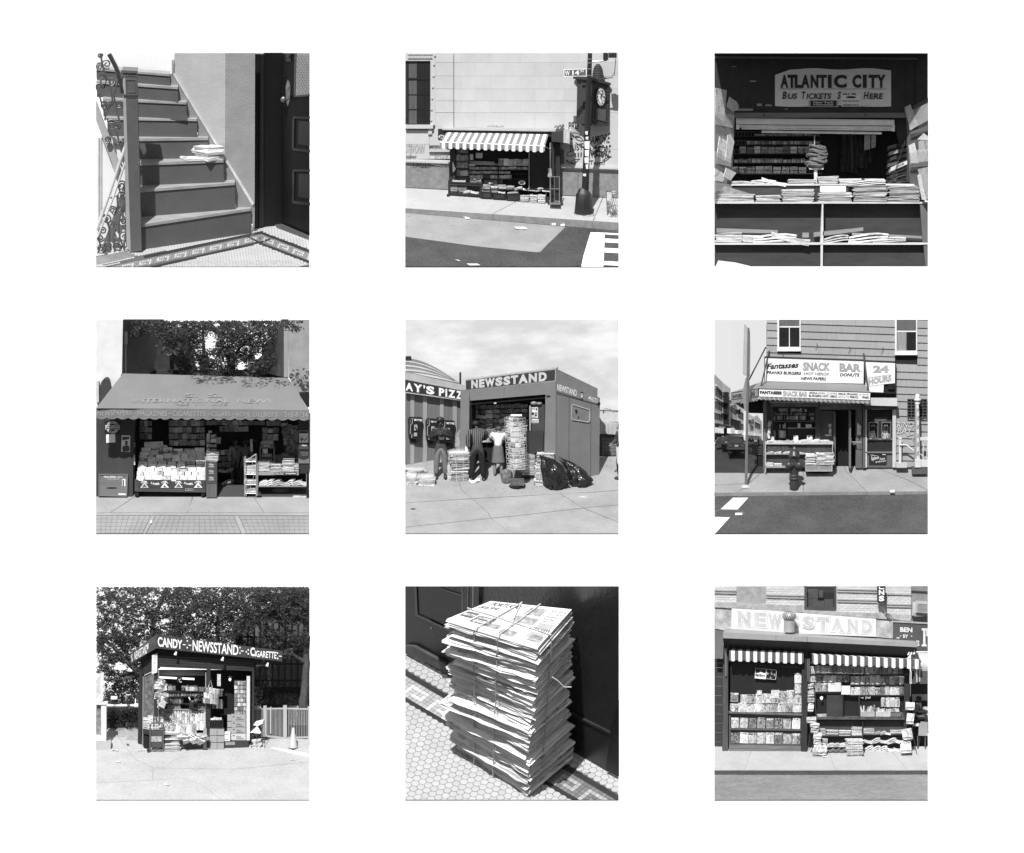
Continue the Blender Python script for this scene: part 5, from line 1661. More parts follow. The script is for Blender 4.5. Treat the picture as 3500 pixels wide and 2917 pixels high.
 Pa(sg,'emblem',em,WH)
 Pa(sg,'name_band',MB(p).rc(F,101,867,211,893,.142,.148),BK0)
 tx=MB(p)
 Tx(tx,F,'Copenhagen',(104,868,208,892),.155,.02)
 for st,c0 in (('SINCE 1822',-90),('IT SATISFIES',90)):
  for i,ch in En(st):
   if ch==' ':
    continue
   a=rad(c0+(i-len(st)/2+.5)*11*(1 if c0<0 else -1))
   x,y=156+40*mth.cos(a),880+39*mth.sin(a)
   Tx(tx,F,ch,(x-3.2,y-5,x+3.2,y+5),.15,.02)
 Pa(sg,'lettering',tx,WH)
 On(p,'paper_note',MB(p).sl(F,[(104,938),(176,934),(178,1000),(106,1005)],.11,.13),WH,'white paper note taped below the round emblem sign','paper note')
 po=Th(p,'poster',F.at(260,1078,.12),'poster of a figure in dark coat and hat on the left pillar','poster')
 Pa(po,'sheet',MB(p).sl(F,[(228,944),(296,946),(294,1078),(224,1074)],.1,.12),Mt('poster_white',.6))
 pf=MB(p)
 pf.ell(F,266,1010,11,13,.12,.125).sl(F,[(250,1000),(282,1000),(276,990),(256,990)],.12,.126).sl(F,[(238,1074),(232,1040),(250,1024),(284,1024),(292,1045),(286,1074)],.12,.124).sl(F,[(234,955),(288,955),(288,975),(234,985)],.12,.124)
 Pa(po,'picture',pf,Mt('poster_ink',.06))
 ad=Th(p,'advertising_board',F.at(160,1430,.2),'shallow advertising panel reading MILD SEVEN Lights leaning at the foot of the left pillar','advertising panel')
 Pa(ad,'panel',MB(p).sl(F,[(52,1262),(270,1265),(264,1425),(50,1420)],.1,.2),Mt('ad_grey',.16,.4,ap=.25,sc=1.2,stz=(.4,1,2)))
 Pa(ad,'frame',MB(p).sl(F,[(46,1254),(278,1258),(278,1265),(46,1262)],.1,.24).sl(F,[(44,1420),(272,1425),(272,1434),(44,1428)],.1,.24).sl(F,[(45,1262),(52,1262),(50,1420),(43,1420)],.1,.24).sl(F,[(270,1265),(278,1265),(272,1425),(264,1425)],.1,.24),SL0)
 tx=MB(p)
 Tx(tx,F,'MILD SEVEN',(86,1268,182,1284),.215,.02)
 Tx(tx,F,'Lights',(190,1268,236,1286),.215,.0,.2)
 Tx(tx,F,'Discover the light taste',(116,1290,208,1298),.215,0)
 tx.rc(F,202,1408,260,1420,.2,.212).rc(F,232,1294,258,1350,.2,.214)
 Pa(ad,'lettering',tx,WH)
 Pa(ad,'picture',MB(p).ell(F,150,1364,44,6,.2,.212).rc(F,236,1300,246,1350,.214,.218),INK)
 F=F0
 ob=Th(p,'shop_canopy',F.at(90,680),'narrow dark rounded canopy at the left edge beside the awning','canopy')
 Pa(ob,'hood',MB(p).sl(F,[(50,690),(52,570),(66,520),(90,494),(112,490),(128,505),(136,590),(80,660)],-.1,.5),Mt('hood_dark',.05,.6))
 Pa(ob,'side_board',MB(p).rc(F,24,515,46,680,-.1,.3),Mt('board_pale',.5))
 BK=p.fc(.9)
 for k,(x0,x1,y0,y1,n) in En(((372,470,826,868,3),(372,470,875,920,3),(372,470,928,975,3),(606,890,826,870,8),(606,890,878,922,8),(606,890,930,974,8),(606,890,982,1026,8),(900,1370,828,862,11),(1010,1240,868,914,6),(900,1020,960,1010,3),(990,1110,1060,1100,4),(990,1110,1110,1150,4),(990,1170,1160,1200,5),(1380,1500,830,868,3),(1350,1480,885,925,3),(1350,1480,935,985,3))):
  Rw(p,BK,x0,x1,y0,y1,n,'dim paperback','in row %s on the back wall under the plain awning'%ORD[k],'periodicals on the back wall of the news shop',[MAGD,MAGD,MAG],jy=5,lean=.1,name='periodical',cat='periodical')  # magazines on the back wall, drawn with the magazine meshes
 SRR=p.wall(p.at(1480,1000,1.3),p.at(1640,1000,-.1))
 for k in Rg(9):
  Rw(p,SRR,1500+k*4,1636,838+k*30,866+k*30,4,'tilted dim magazine','in right side rack tier %s of the news shop'%ORD[k],'magazines on the right side rack of the news shop',[MAGD,MAG],d=.1,slope=36,roll=.25,jy=2)
 SL=p.fc(-1.25)
 Rw(p,SL,316,338,1000,1040,1,'dim magazine','on the side of the left pillar',None,MAGD)
 Rw(p,SL,314,336,1100,1180,1,'pale magazine','low on the side of the left pillar',None,MAGL)
 r_=Th(p,'tiered_newspaper_rack',G.at(615,1405),'tiered display rack of newspapers with a dark lettered front board','display rack')
 tiers=[(1074,382,892,1046,6),(1100,374,892,1070,7),(1126,368,893,1094,8),(1152,366,894,1122,8),(1178,362,894,1150,7),(1206,356,895,1176,7),(1236,352,895,1206,8),(1268,346,895,1228,10),(1304,344,895,1262,8)]
 wd=Mt('rack_wood',.05,.7)
 for k,(yb,x0,x1,yt,n) in En(tiers):
  pl=p.fc(-.3-k*.14)
  Pa(r_,'tier',MB(p).rc(pl,x0,yb,x1,yb+8,-.2,.02),wd)
  Rw(p,pl,x0,x1,yt,yb,n,'folded newspaper','in %s tier from the top of the sunlit rack'%ORD[k],'newspapers on the tiered sunlit rack',[MNEWS,MNEWS,MAGL,MAG] if k in (1,3) else [MNEWS,MNEWS,MAGL],lean=.3,jy=7,gap=.97,name='newspaper',cat='newspaper')
 Pa(r_,'back_board',MB(p).rc(p.fc(-.1),372,1050,895,1100,-.1,0),wd)
 Rw(p,p.fc(-.2),412,556,990,1046,1,'large open folded newspaper','standing above the tiered rack',None,MNEWS,name='newspaper',cat='newspaper',lean=.2)
 Rw(p,p.fc(-.25),500,590,1020,1056,1,'pale folded newspaper','tilted on top of the tiered rack',None,MAGL,name='newspaper',cat='newspaper',lean=.2,roll=.1)
 FR=p.fc(-1.6)
 Pa(r_,'front_board',MB(p).sl(FR,[(332,1300),(897,1304),(897,1400),(332,1392)],-.3,0),Mt('front_board',.06,.6))
 Pa(r_,'advert_strip',MB(p).sl(FR,[(360,1302),(892,1304),(892,1366),(360,1362)],0,.02),Mt('advert_dark',.05,.4))
 tx=MB(p)
 for x in (460,726):
  for i,ch in En('CAMEL'):
   xx=x+i*15.2
   yy=1316+6*mth.sin(i/4*mth.pi)*1+i*1.2
   Tx(tx,FR,ch,(xx,yy,xx+13,yy+16),.03,.04)
 for x in (410,572,682,838):
  for i,ch in En('CAMEL'):
   a=rad(-90+(i-2)*26)
   xx,yy=x+28*mth.cos(a),1334+22*mth.sin(a)
   Tx(tx,FR,ch,(xx-6,yy-6,xx+6,yy+7),.03,.04)
  tx.sl(FR,[(x,1318),(x+33,1362),(x-33,1362)],.02,.026)
 tx.rc(FR,364,1299,400,1307,.02,.03).rc(FR,626,1300,662,1310,.02,.03)
 Pa(r_,'lettering',tx,WH)
 Pa(r_,'picture',MB(p).sl(FR,[(410,1328),(434,1359),(386,1359)],.026,.03).sl(FR,[(682,1328),(706,1359),(658,1359)],.026,.03).sl(FR,[(566,1340),(592,1359),(560,1359)],.026,.03).sl(FR,[(832,1340),(860,1359),(826,1359)],.026,.03),Mt('picture_grey',.14,ap=.7,sc=9))
 tg=MB(p)
 Tx(tg,FR,'Now!',(752,1370,784,1384),.04,0,.2)
 tg.ring(FR,736,1367,800,1386,2,0,.02)
 Pa(r_,'lettering',tg,Mt('letter_grey',.4))
 for x in (336,862):
  Pa(r_,'foot',MB(p).rc(FR,x,1395,x+28,1430,-.3,-.05),DARK)
 Pa(r_,'side_panel',MB(p).sl(p.fc(-1.5),[(892,1100),(899,1100),(899,1310),(892,1310)],-1.0,.0),Mt('rack_side',.3))
 PF=p.fc(-1.6)
 bx=Th(p,'wooden_stand',G.at(943,1440),'narrow brown wooden box with three printed labels beside the tiered rack','wooden stand')
 Pa(bx,'box',MB(p).rc(PF,903,1150,986,1440,-.8,0),Mt('brown_wood',.1,.7,ap=.3,stz=(6,1,.4)))
 Pa(bx,'label_panel',MB(p).rc(PF,907,1158,982,1328,0,.02),Mt('label_dark',.06,.6))
 tx=MB(p)
 for y in (1160,1212,1265):
  Tx(tx,PF,'The',(936,y+4,950,y+10),.025,0)
  Tx(tx,PF,'Villager',(922,y+10,964,y+27),.025,.03)
  tx.rc(PF,922,y+34,966,y+37,.02,.024).rc(PF,926,y+30,962,y+32,.02,.024)
 Pa(bx,'lettering',tx,Mt('label_print',.5))
 Sk(p,PF,902,1084,1000,1152,9,.6,'newspaper stack on top of the narrow wooden box',d=.02,grey=.3)
 pr=Th(p,'postcard_rack',PF.at(944,1082),'small tilted postcard display above the narrow wooden box','postcard rack')
 Pa(pr,'backing',MB(p).rc(p.fc(-.9),904,925,985,1080,-.05,0),DARK)
 for k in Rg(4):
  Rw(p,p.fc(-1.0),906,932,930+k*38,964+k*38,1,'dim postcard','in the left column of the small rack, row %s'%ORD[k],'postcards of the small rack by the post',MAG,name='postcard',cat='postcard',lean=.2)
  Rw(p,p.fc(-1.0),938,984,934+k*38,964+k*38,1,'framed dark postcard','in the right column of the small rack, row %s'%ORD[k],'postcards of the small rack by the post',MAG,name='postcard',cat='postcard',lean=.3)
 On(p,'price_card',MB(p).rc(p.fc(-1),920,906,948,926,0,.02),Mt('card_grey',.4),'small blank card at the top of the postcard display','card')
 tb=Th(p,'low_table',p.at(1050,1300,.4),'low dark table with papers inside the doorway','table')
 Pa(tb,'table_top',MB(p).rc(p.fc(.2),985,1236,1112,1246,-.6,0),wd)
 Pa(tb,'shelf',MB(p).rc(p.fc(.2),985,1330,1112,1338,-.6,0),wd)
 Pa(tb,'leg',MB(p).rc(p.fc(.2),1104,1246,1112,1400,-.1,0),wd)
 lay(p,p.fc(.1),1000,1222,1050,1238,'newspaper lying at the left on the doorway table',grey=1)
 lay(p,p.fc(.1),1054,1224,1108,1238,'newspaper lying at the right on the doorway table',grey=1)
 lay(p,p.fc(.1),1030,1318,1110,1334,'newspaper lying on the lower shelf of the doorway table',grey=1)
 H=2.35
 b=p.at(1140,1345,.9)
 Pn(p,(b.x,.9,b.z),H,20,'person in a pale shirt standing inside the dark doorway, facing out',tones=(.1,.22,.03,.015),hair=.05)
 b=p.at(1215,1365,.4)
 Pn(p,(b.x,.4,b.z),H*1.03,185,'person in a long grey coat seen from behind in the dark doorway',tones=(.1,.09,.03,.012),hair=.06)
 WF=p.fc(-1.55)
 wr=Th(p,'wire_rack',G.at(1255,1425),'upright wire rack with four shelves of newspapers at the doorway','wire rack')
 m=MB(p)
 for x in (1206,1216,1298,1306):
  m.pt(WF,[(x,1110 if x<1290 else 1090,-.1 if x in (1206,1306) else .05),(x+4,1428,-.1 if x in (1206,1306) else .05)],.016)
 for y in (1155,1256,1338,1408):
  m.pt(WF,[(1206,y-3,-.4),(1216,y,.05),(1300,y,.05),(1306,y-3,-.4)],.016)
 m.pt(WF,[(1216,1150,.05),(1302,1092,.05)],.02).pt(WF,[(1240,1410,.06),(1290,1240,.06),(1262,1130,.06)],.01)
 Pa(wr,'frame',m,Mt('wire_pale',.5,.4,metal=.3))
 for i,(x0,y0,x1,y1,n) in En(((1212,1135,1302,1152,2),(1208,1186,1304,1252,8),(1204,1296,1302,1336,5),(1212,1376,1300,1406,3))):
  Sk(p,WF,x0,y0,x1,y1,n,.5,'newspaper stack on the %s shelf of the wire rack by the doorway'%('top','second','third','bottom')[i],'newspaper stacks on the wire rack',-.05,grey=.15)
 wh=Th(p,'paper_bag_holder',p.at(1280,1085,-.6),'wire holder with a pale roll hanging above the wire rack','wire holder')
 Pa(wh,'roll',MB(p).tube([p.at(1262,975,-.8),p.at(1266,1070,-.8)],.06,8),Mt('roll_pale',.35))
 Pa(wh,'frame',MB(p).pt(p.fc(-.8),[(1255,980,0),(1302,985,0),(1302,1072,0),(1258,1068,0),(1255,980,0)],.014),DSTEEL)
 TF=p.fc(-1.5)
 tt=Th(p,'display_table',G.at(1510,1425),'two level display table with printed name strips on its edge at the right','display table')
 Pa(tt,'table_top',MB(p).rc(TF,1310,1236,1640,1262,-1.0,.0),Mt('table_edge_grey',.25))
 Pa(tt,'shelf',MB(p).rc(TF,1310,1346,1705,1356,-1.0,.0),Mt('shelf_grey',.2))
 Pa(tt,'name_strip',MB(p).rc(TF,1448,1240,1530,1260,.0,.02).rc(TF,1534,1239,1624,1260,.0,.02),INK)
 tx=MB(p)
 Tx(tx,TF,'New York',(1455,1241,1520,1249),.03,.02)
 Tx(tx,TF,'Newsday',(1455,1251,1520,1259),.03,.02)
 Tx(tx,TF,'la Repubblica',(1538,1242,1618,1258),.03,.02)
 Pa(tt,'lettering',tx,WH)
 Pa(tt,'leg',MB(p).rc(TF,1305,1170,1316,1425,-.1,.05),Mt('leg_grey',.2))
 Pa(tt,'leg',MB(p).rc(TF,1702,1240,1722,1440,-.2,.05),DARK)
 Pa(tt,'caster',MB(p).ell(TF,1327,1412,12,16,.0,.08,12),DSTEEL)
 for x0,y0,x1,y1,n,l in ((1318,1164,1410,1234,8,'newspaper stack at the left end of the right display table'),(1414,1174,1504,1234,7,'sagging newspaper stack, second from left on the right display table'),(1506,1142,1606,1234,9,'tallest newspaper stack on the right display table'),(1608,1172,1642,1234,7,'narrow newspaper stack against the right pillar')):
  Sk(p,TF,x0,y0,x1,y1,n,.7,l,'newspaper stacks on the right display table',.0,grey=.3)
 for i in Rg(7):
  lay(p,TF,1318+i*54,1318+R.uniform(-4,4),1390+i*54,1346,'fanned out newspaper, %s on the lower shelf of the right display table'%place_word(i,7),.0,.6,group='fanned newspapers on the lower shelf')
 bg_=MB(p)
 q=G.at(1492,1424)
 bg_.ball(q+V((0,.5,.18)),.42,.3,.2,14,8)
 On(p,'sack',bg_,Mt('sack_brown',.08,.8,ap=.4,sc=5,bump=.6,bsc=6),'tied brown sack lying under the right display table','sack')
 ck=Th(p,'drink_cooler',p.at(1388,1168,-.6),'small glass drink cooler with a name panel reading Coca-Cola','drink cooler')
 CF=p.fc(-.7)
 Pa(ck,'header',MB(p).rc(CF,1334,1014,1444,1038,-.5,.05),Mt('cooler_header',.1,.4))
 Pa(ck,'frame',MB(p).ring(CF,1328,1040,1448,1166,8,-.5,.0),Mt('cooler_frame',.14))
 tx=MB(p)
 Tx(tx,CF,'Coca-Cola',(1358,1018,1412,1034),.06,.0,.25)
 Pa(ck,'lettering',tx,WH)
 cn=MB(p)
 for y in (1120,1160):
  for i in Rg(6):
   q=CF.at(1348+i*15,y,-.2)
   cn.la(q,[(.03,0),(.036,.02),(.036,.15),(.026,.17)],8)
 Pa(ck,'can',cn,Mt('can_metal',.3,.3,ap=.6,sc=9),kind='stuff')
 Pa(ck,'shelf',MB(p).rc(CF,1338,1122,1440,1126,-.5,-.02),DSTEEL)
 Pa(ck,'card',MB(p).rc(CF,1350,1052,1392,1088,-.2,-.18),Mt('card_pale',.5,ap=.6,sc=9))
 Sk(p,CF,1336,998,1440,1013,3,.5,'papers lying on top of the drink cooler',grey=.8)
 for i,(x0,x1,y0) in En(((1452,1500,1104),(1502,1560,1090),(1562,1606,1106))):
  On(p,'carton',MB(p).rc(p.fc(-.3),x0,y0,x1,1168,-.5,0),Mt('carton_grey',.13),'plain grey carton, %s of three behind the newspaper stacks'%('leftmost','middle one','rightmost')[i],'carton','cartons behind the newspaper stacks')
 RF=p.fc(-1.37)
 for i,(y0,y1,mm,l) in En(((908,955,'poster_white','narrow printed card at the top of the right pillar'),(958,1002,'poster_white','white card with a dark arrow on the right pillar'),(1006,1062,'label_dark','dark printed card on the right pillar'),(1066,1168,'ad_grey','grey cigarette advertisement reading SPECIAL LIGHTS on the right pillar'))):
  c=Th(p,'poster',RF.at(1682,y1),l,'poster','posters on the right pillar')
  Pa(c,'sheet',MB(p).rc(RF,1644 if i<3 else 1638,y0,1716 if i<3 else 1724,y1,0,.03),Mt(mm,.5))
  tx=MB(p)
  if i==0:
   tx.rc(RF,1646,910,1714,928,.03,.04)
  elif i==1:
   tx.sl(RF,[(1650,966),(1656,966),(1668,994),(1660,994)],.03,.04).sl(RF,[(1680,985),(1706,964),(1710,970),(1684,990)],.03,.04).rc(RF,1660,968,1680,980,.03,.036)
  elif i==2:
   Tx(tx,RF,'Villager',(1664,1018,1706,1034),.04,.02)
  else:
   Tx(tx,RF,'SPECIAL',(1654,1074,1718,1090),.04,.02,.2)
   Tx(tx,RF,'LIGHTS',(1662,1094,1714,1108),.04,.02,.2)
  Pa(c,'lettering',tx,INK if i<2 else WH)
 for x0,x1,y0,y1,l in ((1595,1656,1428,1440,'flat white board scrap on the ground under the right table'),(1652,1722,1430,1446,'grey board scrap at the foot of the right table leg')):
  On(p,'board_scrap',MB(p).rc(p.fc(-1.45),x0,y0,x1,y1,-.3,0),Mt('board_scrap',.5),l,'board scrap')
 m=MB(p)
 m.loft([[G.at(456+8*i,1628+10*j-4*i,.02+R.uniform(0,.06)) for i in Rg(3)] for j in Rg(3)])
 On(p,'paper_scrap',m,WH,'small white scrap of paper on the scored pavement','paper scrap')
build_p4()
# metal kiosk lettered NEWSSTAND on a plaza
def build_p5():
 p=P5
 k=.34
 C=p.at(1216,1332,-2.2)
 G=p.ground(C,C+V((1,0,0)),k)
 L,Rr=G.at(466,1262),G.at(1574,1256)
 FP,SP=p.wall(C,L),p.wall(C,Rr)
 PV=Mt('plaza_pavement',.275,.9,ap=.25,sc=.6,bump=.25,bsc=30,sps=.45)
 gr=struct(p,'pavement',MB(p).sl(G,[(24,1150),(1725,1112),(1725,1725),(24,1725)],-.08,-.025),Mt('joint_dirt',.12,.9))
 for poly in ([(24,1150),(400,1140),(470,1380),(556,1447),(300,1463),(24,1481)],[(404,1140),(1725,1112),(1725,1380),(1530,1395),(1000,1423),(560,1448),(474,1380)],[(24,1484),(304,1466),(560,1452),(690,1570),(700,1604),(24,1674)],[(564,1452),(1000,1427),(1260,1410),(1400,1500),(1440,1522),(900,1585),(704,1602),(694,1570)],[(1266,1410),(1530,1399),(1725,1384),(1725,1497),(1444,1521),(1404,1500)],[(24,1678),(704,1607),(860,1722),(862,1725),(24,1725)],[(708,1607),(900,1589),(1440,1526),(1725,1640),(1725,1725),(866,1725)],[(1448,1524),(1725,1501),(1725,1636)]):
  Pa(gr,'paving_slab',MB(p).sl(G,poly,-.06,0),PV)
 for x,y,l in ((86,1531,'small round iron cover set in the plaza pavement'),):
  mh=On(p,'iron_cover',MB(p).sl(G,[(x+21*mth.cos(a),y+6*mth.sin(a)) for a in [2*mth.pi*i/16 for i in Rg(16)]],-.02,.008),Mt('iron_lid',.06),l,'iron cover')
 sk,nt,b=nodes_of('cloudy_sky')
 b.inputs['Base Color'].default_value=(0,0,0,1)
 b.inputs['Specular IOR Level'].default_value=0
 tc=N(nt,'ShaderNodeTexCoord')
 mp=N(nt,'ShaderNodeMapping')
 mp.inputs['Scale'].default_value=(.32,1,.8)
 nt.links.new(tc.outputs['Object'],mp.inputs['Vector'])
 n1=Nf(nt,mp.outputs[0],1.1,7,.58)
 f=Mn(nt,'MULTIPLY',Mn(nt,'SUBTRACT',n1,.40),4.0,clamp=True)
 nt.links.new(Mn(nt,'MULTIPLY_ADD',f,.22,.62),b.inputs['Emission Strength'])
 b.inputs['Emission Color'].default_value=(1,1,1,1)
 struct(p,'sky',MB(p).rc(p.fc(14),24,24,1725,1140,-.1,0),sk)
 W1,W2=G.at(24,1180),G.at(470,1160)
 W=p.wall(W1,W1+V((2.6,.9,0)))
 pb=Th(p,'pizza_stand',W1+V((1.2,0,0)),'ribbed metal building with a dark fascia lettered PIZZ at the left','building')
 Pa(pb,'wall',MB(p).sl(W,[(25,600),(500,660),(500,1180),(25,1178)],-.06,-.03),Mt('pizza_wall_gap',.1))
 RB=Mt('rib_grey',.15,.6,ap=.12,stz=(1,1,.2))
 RL=Mt('rib_pale',.3,.6,ap=.1,stz=(1,1,.2))
 x=24
 pat=[(42,0),(32,1),(32,0),(36,0),(34,1),(36,0),(32,0),(34,0),(30,1),(38,0),(34,0),(34,1),(40,0)]
 for i,(w,t) in En(pat):
  x1=min(x+w,500)
  Pa(pb,'wall_panel',MB(p).sl(W,[(x,618+(x-24)*.118),(x1-1.2,618+(x1-24)*.118),(x1-1.2,1172),(x,1172)],-.03,.05 if t else 0),RL if t else RB)
  x=x1
  if x>=500:
   break
 Pa(pb,'fascia',MB(p).sl(W,[(24,486),(500,580),(500,672),(24,606)],.22,.3),Mt('fascia_frame',.42,.5))
 Pa(pb,'fascia_board',MB(p).sl(W,[(25,500),(500,592),(500,658),(24,594)],.3,.32),Mt('fascia_dark',.035,.5))
 tx=MB(p)
 f=lambda x,y:(x,y+(x-24)*.165)
 for s_,x0,x1 in (('A',26,86),('Y',90,160),("'",168,182),('S',190,256),('P',292,336),('I',344,358),('Z',366,424),('Z',430,476)):
  y0,y1=520,584
  Tx(tx,W,s_,[f(x0,y0),f(x1,y0),f(x1,y1 if s_!="'" else 545),f(x0,y1 if s_!="'" else 545)],.335,.05)
 Pa(pb,'lettering',tx,WH)
 Pa(pb,'parapet',MB(p).sl(W,[(24,440),(500,545),(500,582),(24,488)],.04,.1),Mt('parapet_pale',.4,.6,stz=(1,1,.3)))
 bk=p.fc(W1.y+1.4)
 tp=MB(p)
 for i in Rg(7):
  a0=330+i*17
  pts=[(24+430*t,a0+(455+78-a0-i*2)*(t**1.7) if True else 0) for t in [j/12 for j in Rg(13)]]
  low=[(x_,y_+13*(1-t_*.8)) for (x_,y_),t_ in zip(pts,[j/12 for j in Rg(13)])]
  m=MB(p).sl(bk,pts+low[::-1],-.2,-.01*i)
  Pa(pb,'roof_rib',m,Mt('roof_rib_pale' if i%2 else 'roof_rib_grey',.5 if i%2 else .2,.5))
 Pa(pb,'roof_cap',MB(p).sl(bk,[(26,318),(70,316),(72,330),(26,332)],-.2,.1),BK0)
 Pa(pb,'roof_back',MB(p).sl(bk,[(24,440),(455,530),(500,560),(500,600),(24,560)],-.4,-.25),RB)
 Pa(pb,'flue',MB(p).rc(bk,455,445,470,580,-.2,.1),BK0)
 for i,x0 in En((60,196,318)):
  y0=800+i*13
  ph=Th(p,'pay_phone',W.at(x0+50,y0+180,.2),'black hooded pay phone on the ribbed wall, %s of three'%('leftmost','middle one','rightmost')[i],'pay phone','pay phones on the ribbed wall')
  Pa(ph,'hood',MB(p).sl(W,[(x0,y0+20),(x0+14,y0),(x0+98,y0+4),(x0+100,y0+26),(x0+92,y0+60),(x0+88,y0+145),(x0+94,y0+180),(x0+76,y0+178),(x0+4,y0+168)],0,.3),BK0)
  Pa(ph,'hood_edge',MB(p).pt(W,[(x0+2,y0+40,.31),(x0+12,y0+12,.31),(x0+24,y0+10,.31),(x0+20,y0+50,.31),(x0+6,y0+60,.31),(x0+4,y0+130,.31),(x0+18,y0+138,.31),(x0+16,y0+166,.31)],.015),Mt('hood_line',.4))
  Pa(ph,'name_plate',MB(p).sl(W,[(x0+36,y0+14),(x0+96,y0+18),(x0+94,y0+32),(x0+36,y0+28)],.3,.33),Mt('plate_pale',.6))
  tx=MB(p)
  Tx(tx,W,'Phone',[(x0+52,y0+17),(x0+80,y0+19),(x0+80,y0+29),(x0+52,y0+27)],.34,.02)
  Pa(ph,'lettering',tx,INK)
  Pa(ph,'recess',MB(p).sl(W,[(x0+26,y0+42),(x0+88,y0+46),(x0+80,y0+160),(x0+24,y0+155)],.3,.31),DARK)
  Pa(ph,'phone_face',MB(p).rc(W,x0+36,y0+60,x0+60,y0+106,.31,.34).rc(W,x0+34,y0+124,x0+58,y0+152,.31,.35),Mt('phone_metal',.5,.35,ap=.5,sc=12,metal=.3))
  Pa(ph,'handset',MB(p).pt(W,[(x0+44,y0+78,.36),(x0+52,y0+90,.38),(x0+52,y0+110,.36)],.03),BK0)
  Pa(ph,'bracket',MB(p).rc(W,x0+4,y0+168,x0+50,y0+205,0,.12),Mt('bracket_dark',.03))
 KM=Mt('kiosk_metal',.16,.55,ap=.12,sc=1.2,fine=.8,spec=.4)
 ks=Th(p,'newsstand_kiosk',C,'grey metal kiosk with rounded edges and a dark fascia lettered NEWSSTAND','newsstand')
 fr=MB(p)
 fr.sl(FP,[(465,586),(536,580),(528,1278),(460,1258)],-.3,0)
 fr.sl(FP,[(536,580),(1228,512),(1216,612),(1136,618),(540,668)],-.3,0)
 fr.sl(FP,[(1142,617),(1216,612),(1216,1334),(1130,1318)],-.3,0)
 Pa(ks,'front_wall',fr,KM)
 Pa(ks,'side_wall',MB(p).sl(SP,[(1228,512),(1576,645),(1570,1256),(1216,1332),(1216,612)],-.3,0),KM)
 ex=(FP.at(1200,1000)-FP.at(600,1000)).normalized()
 Pa(ks,'corner_post',MB(p).tube([SP.at(1219,516,-.06),SP.at(1216,1330,-.06)],.085,10),KM)
 seams=MB(p)
 seams.sl(SP,[(1330,640),(1333,641),(1330,1306),(1327,1306)],-.02,.006).sl(SP,[(1504,690),(1507,691),(1504,1272),(1501,1272)],-.02,.006).sl(SP,[(1228,606),(1576,702),(1576,706),(1228,610)],-.02,.02)
 seams.sl(FP,[(812,566),(814,566),(812,632),(810,632)],-.02,.006)
 Pa(ks,'panel_seam',seams,Mt('seam_dark',.05))
 Pa(ks,'fascia_box',MB(p).sl(FP,[(503,500),(1226,409),(1226,512),(503,586)],-.6,-.05),Mt('fascia_frame_grey',.3,.5))
 Pa(ks,'fascia_board',MB(p).sl(FP,[(508,508),(1218,420),(1216,504),(508,578)],-.05,-.03),Mt('fascia_dark',.035,.5))
 tx=MB(p)
 xs=[(550,602),(612,656),(660,738),(742,800),(806,862),(866,924),(926,1002),(1008,1074),(1088,1152)]
 for ch,(x0,x1) in zip('NEWSSTAND',xs):
  a=lambda x:505-(x-550)*.113
  c=lambda x:571-(x-550)*.1
  Tx(tx,FP,ch,[(x0,a(x0)),(x1,a(x1)),(x1,c(x1)),(x0,c(x0))],-.02,.06)
 Pa(ks,'lettering',tx,Mt('sign_letter_grey',.46))
 Pa(ks,'roof_box',MB(p).sl(SP,[(1226,411),(1558,570),(1556,638),(1228,512)],-.5,-.06).sl(SP,[(1252,424),(1255,425),(1252,520),(1249,519)],-.06,-.05),Mt('roof_box_grey',.17,.6))
 Pa(ks,'sign_strip',MB(p).sl(SP,[(1232,528),(1420,592),(1418,652),(1232,596)],0,.03).sl(SP,[(1422,594),(1442,600),(1440,662),(1420,656)],0,.03).sl(SP,[(1446,604),(1572,642),(1570,700),(1444,664)],0,.03),Mt('strip_dark_grey',.17))
 tx=MB(p)
 Tx(tx,SP,'NEWSTAND',[(1235,532),(1392,584),(1392,634),(1235,584)],.045,.02)
 Tx(tx,SP,'PHOTO',[(1494,630),(1562,654),(1562,690),(1492,670)],.045,.01)
 tx.rc(SP,1425,608,1438,640,.03,.04).ell(SP,1488,648,4,8,.03,.04,8)
 Pa(ks,'lettering',tx,Mt('sign_letter_pale',.62))
 Pa(ks,'strip_symbol',MB(p).rc(SP,1422,598,1442,608,.04,.05).rc(SP,1424,652,1438,660,.03,.045).sl(SP,[(1429,616),(1434,612),(1434,624),(1429,626)],.04,.05),INK)
 Pa(ks,'lamp_box',MB(p).ell(SP,1572,692,9,12,0,.15),BK0)
 m=MB(p)
 pw=[]
 for cx,cy,a0 in ((1366,716,180),(1482,752,270),(1482,826,0),(1366,808,90)):
  for t in Rg(5):
   a=rad(a0+t*22.5)
   pw.append((cx+14*mth.cos(a),cy+14*mth.sin(a)))
 Pa(ks,'side_window',MB(p).sl(SP,pw,-.02,.012),Mt('window_patch',.17,.35,ap=.15))
 m.pt(SP,[(a,b,.02) for a,b in pw+pw[:1]],.035,n=6)
 Pa(ks,'window_frame',m,Mt('window_rubber',.3,.5))
 Pa(ks,'window_patch',MB(p).sl(SP,[(1376,740),(1396,738),(1398,770),(1384,772)],.012,.02).sl(SP,[(1402,790),(1410,796),(1406,812),(1400,806)],.012,.02).sl(SP,[(1354,770),(1360,776),(1362,796),(1354,790)],.012,.02),DARK)
 Pa(ks,'maker_plate',MB(p).rc(FP,1148,626,1180,640,0,.02),BK0)
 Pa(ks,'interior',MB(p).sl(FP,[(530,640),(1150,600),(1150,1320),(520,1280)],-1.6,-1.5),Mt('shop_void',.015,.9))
 Pa(ks,'interior_side',MB(p).sl(FP,[(540,668),(556,668),(548,1280),(528,1280)],-1.5,-.3),DARK)
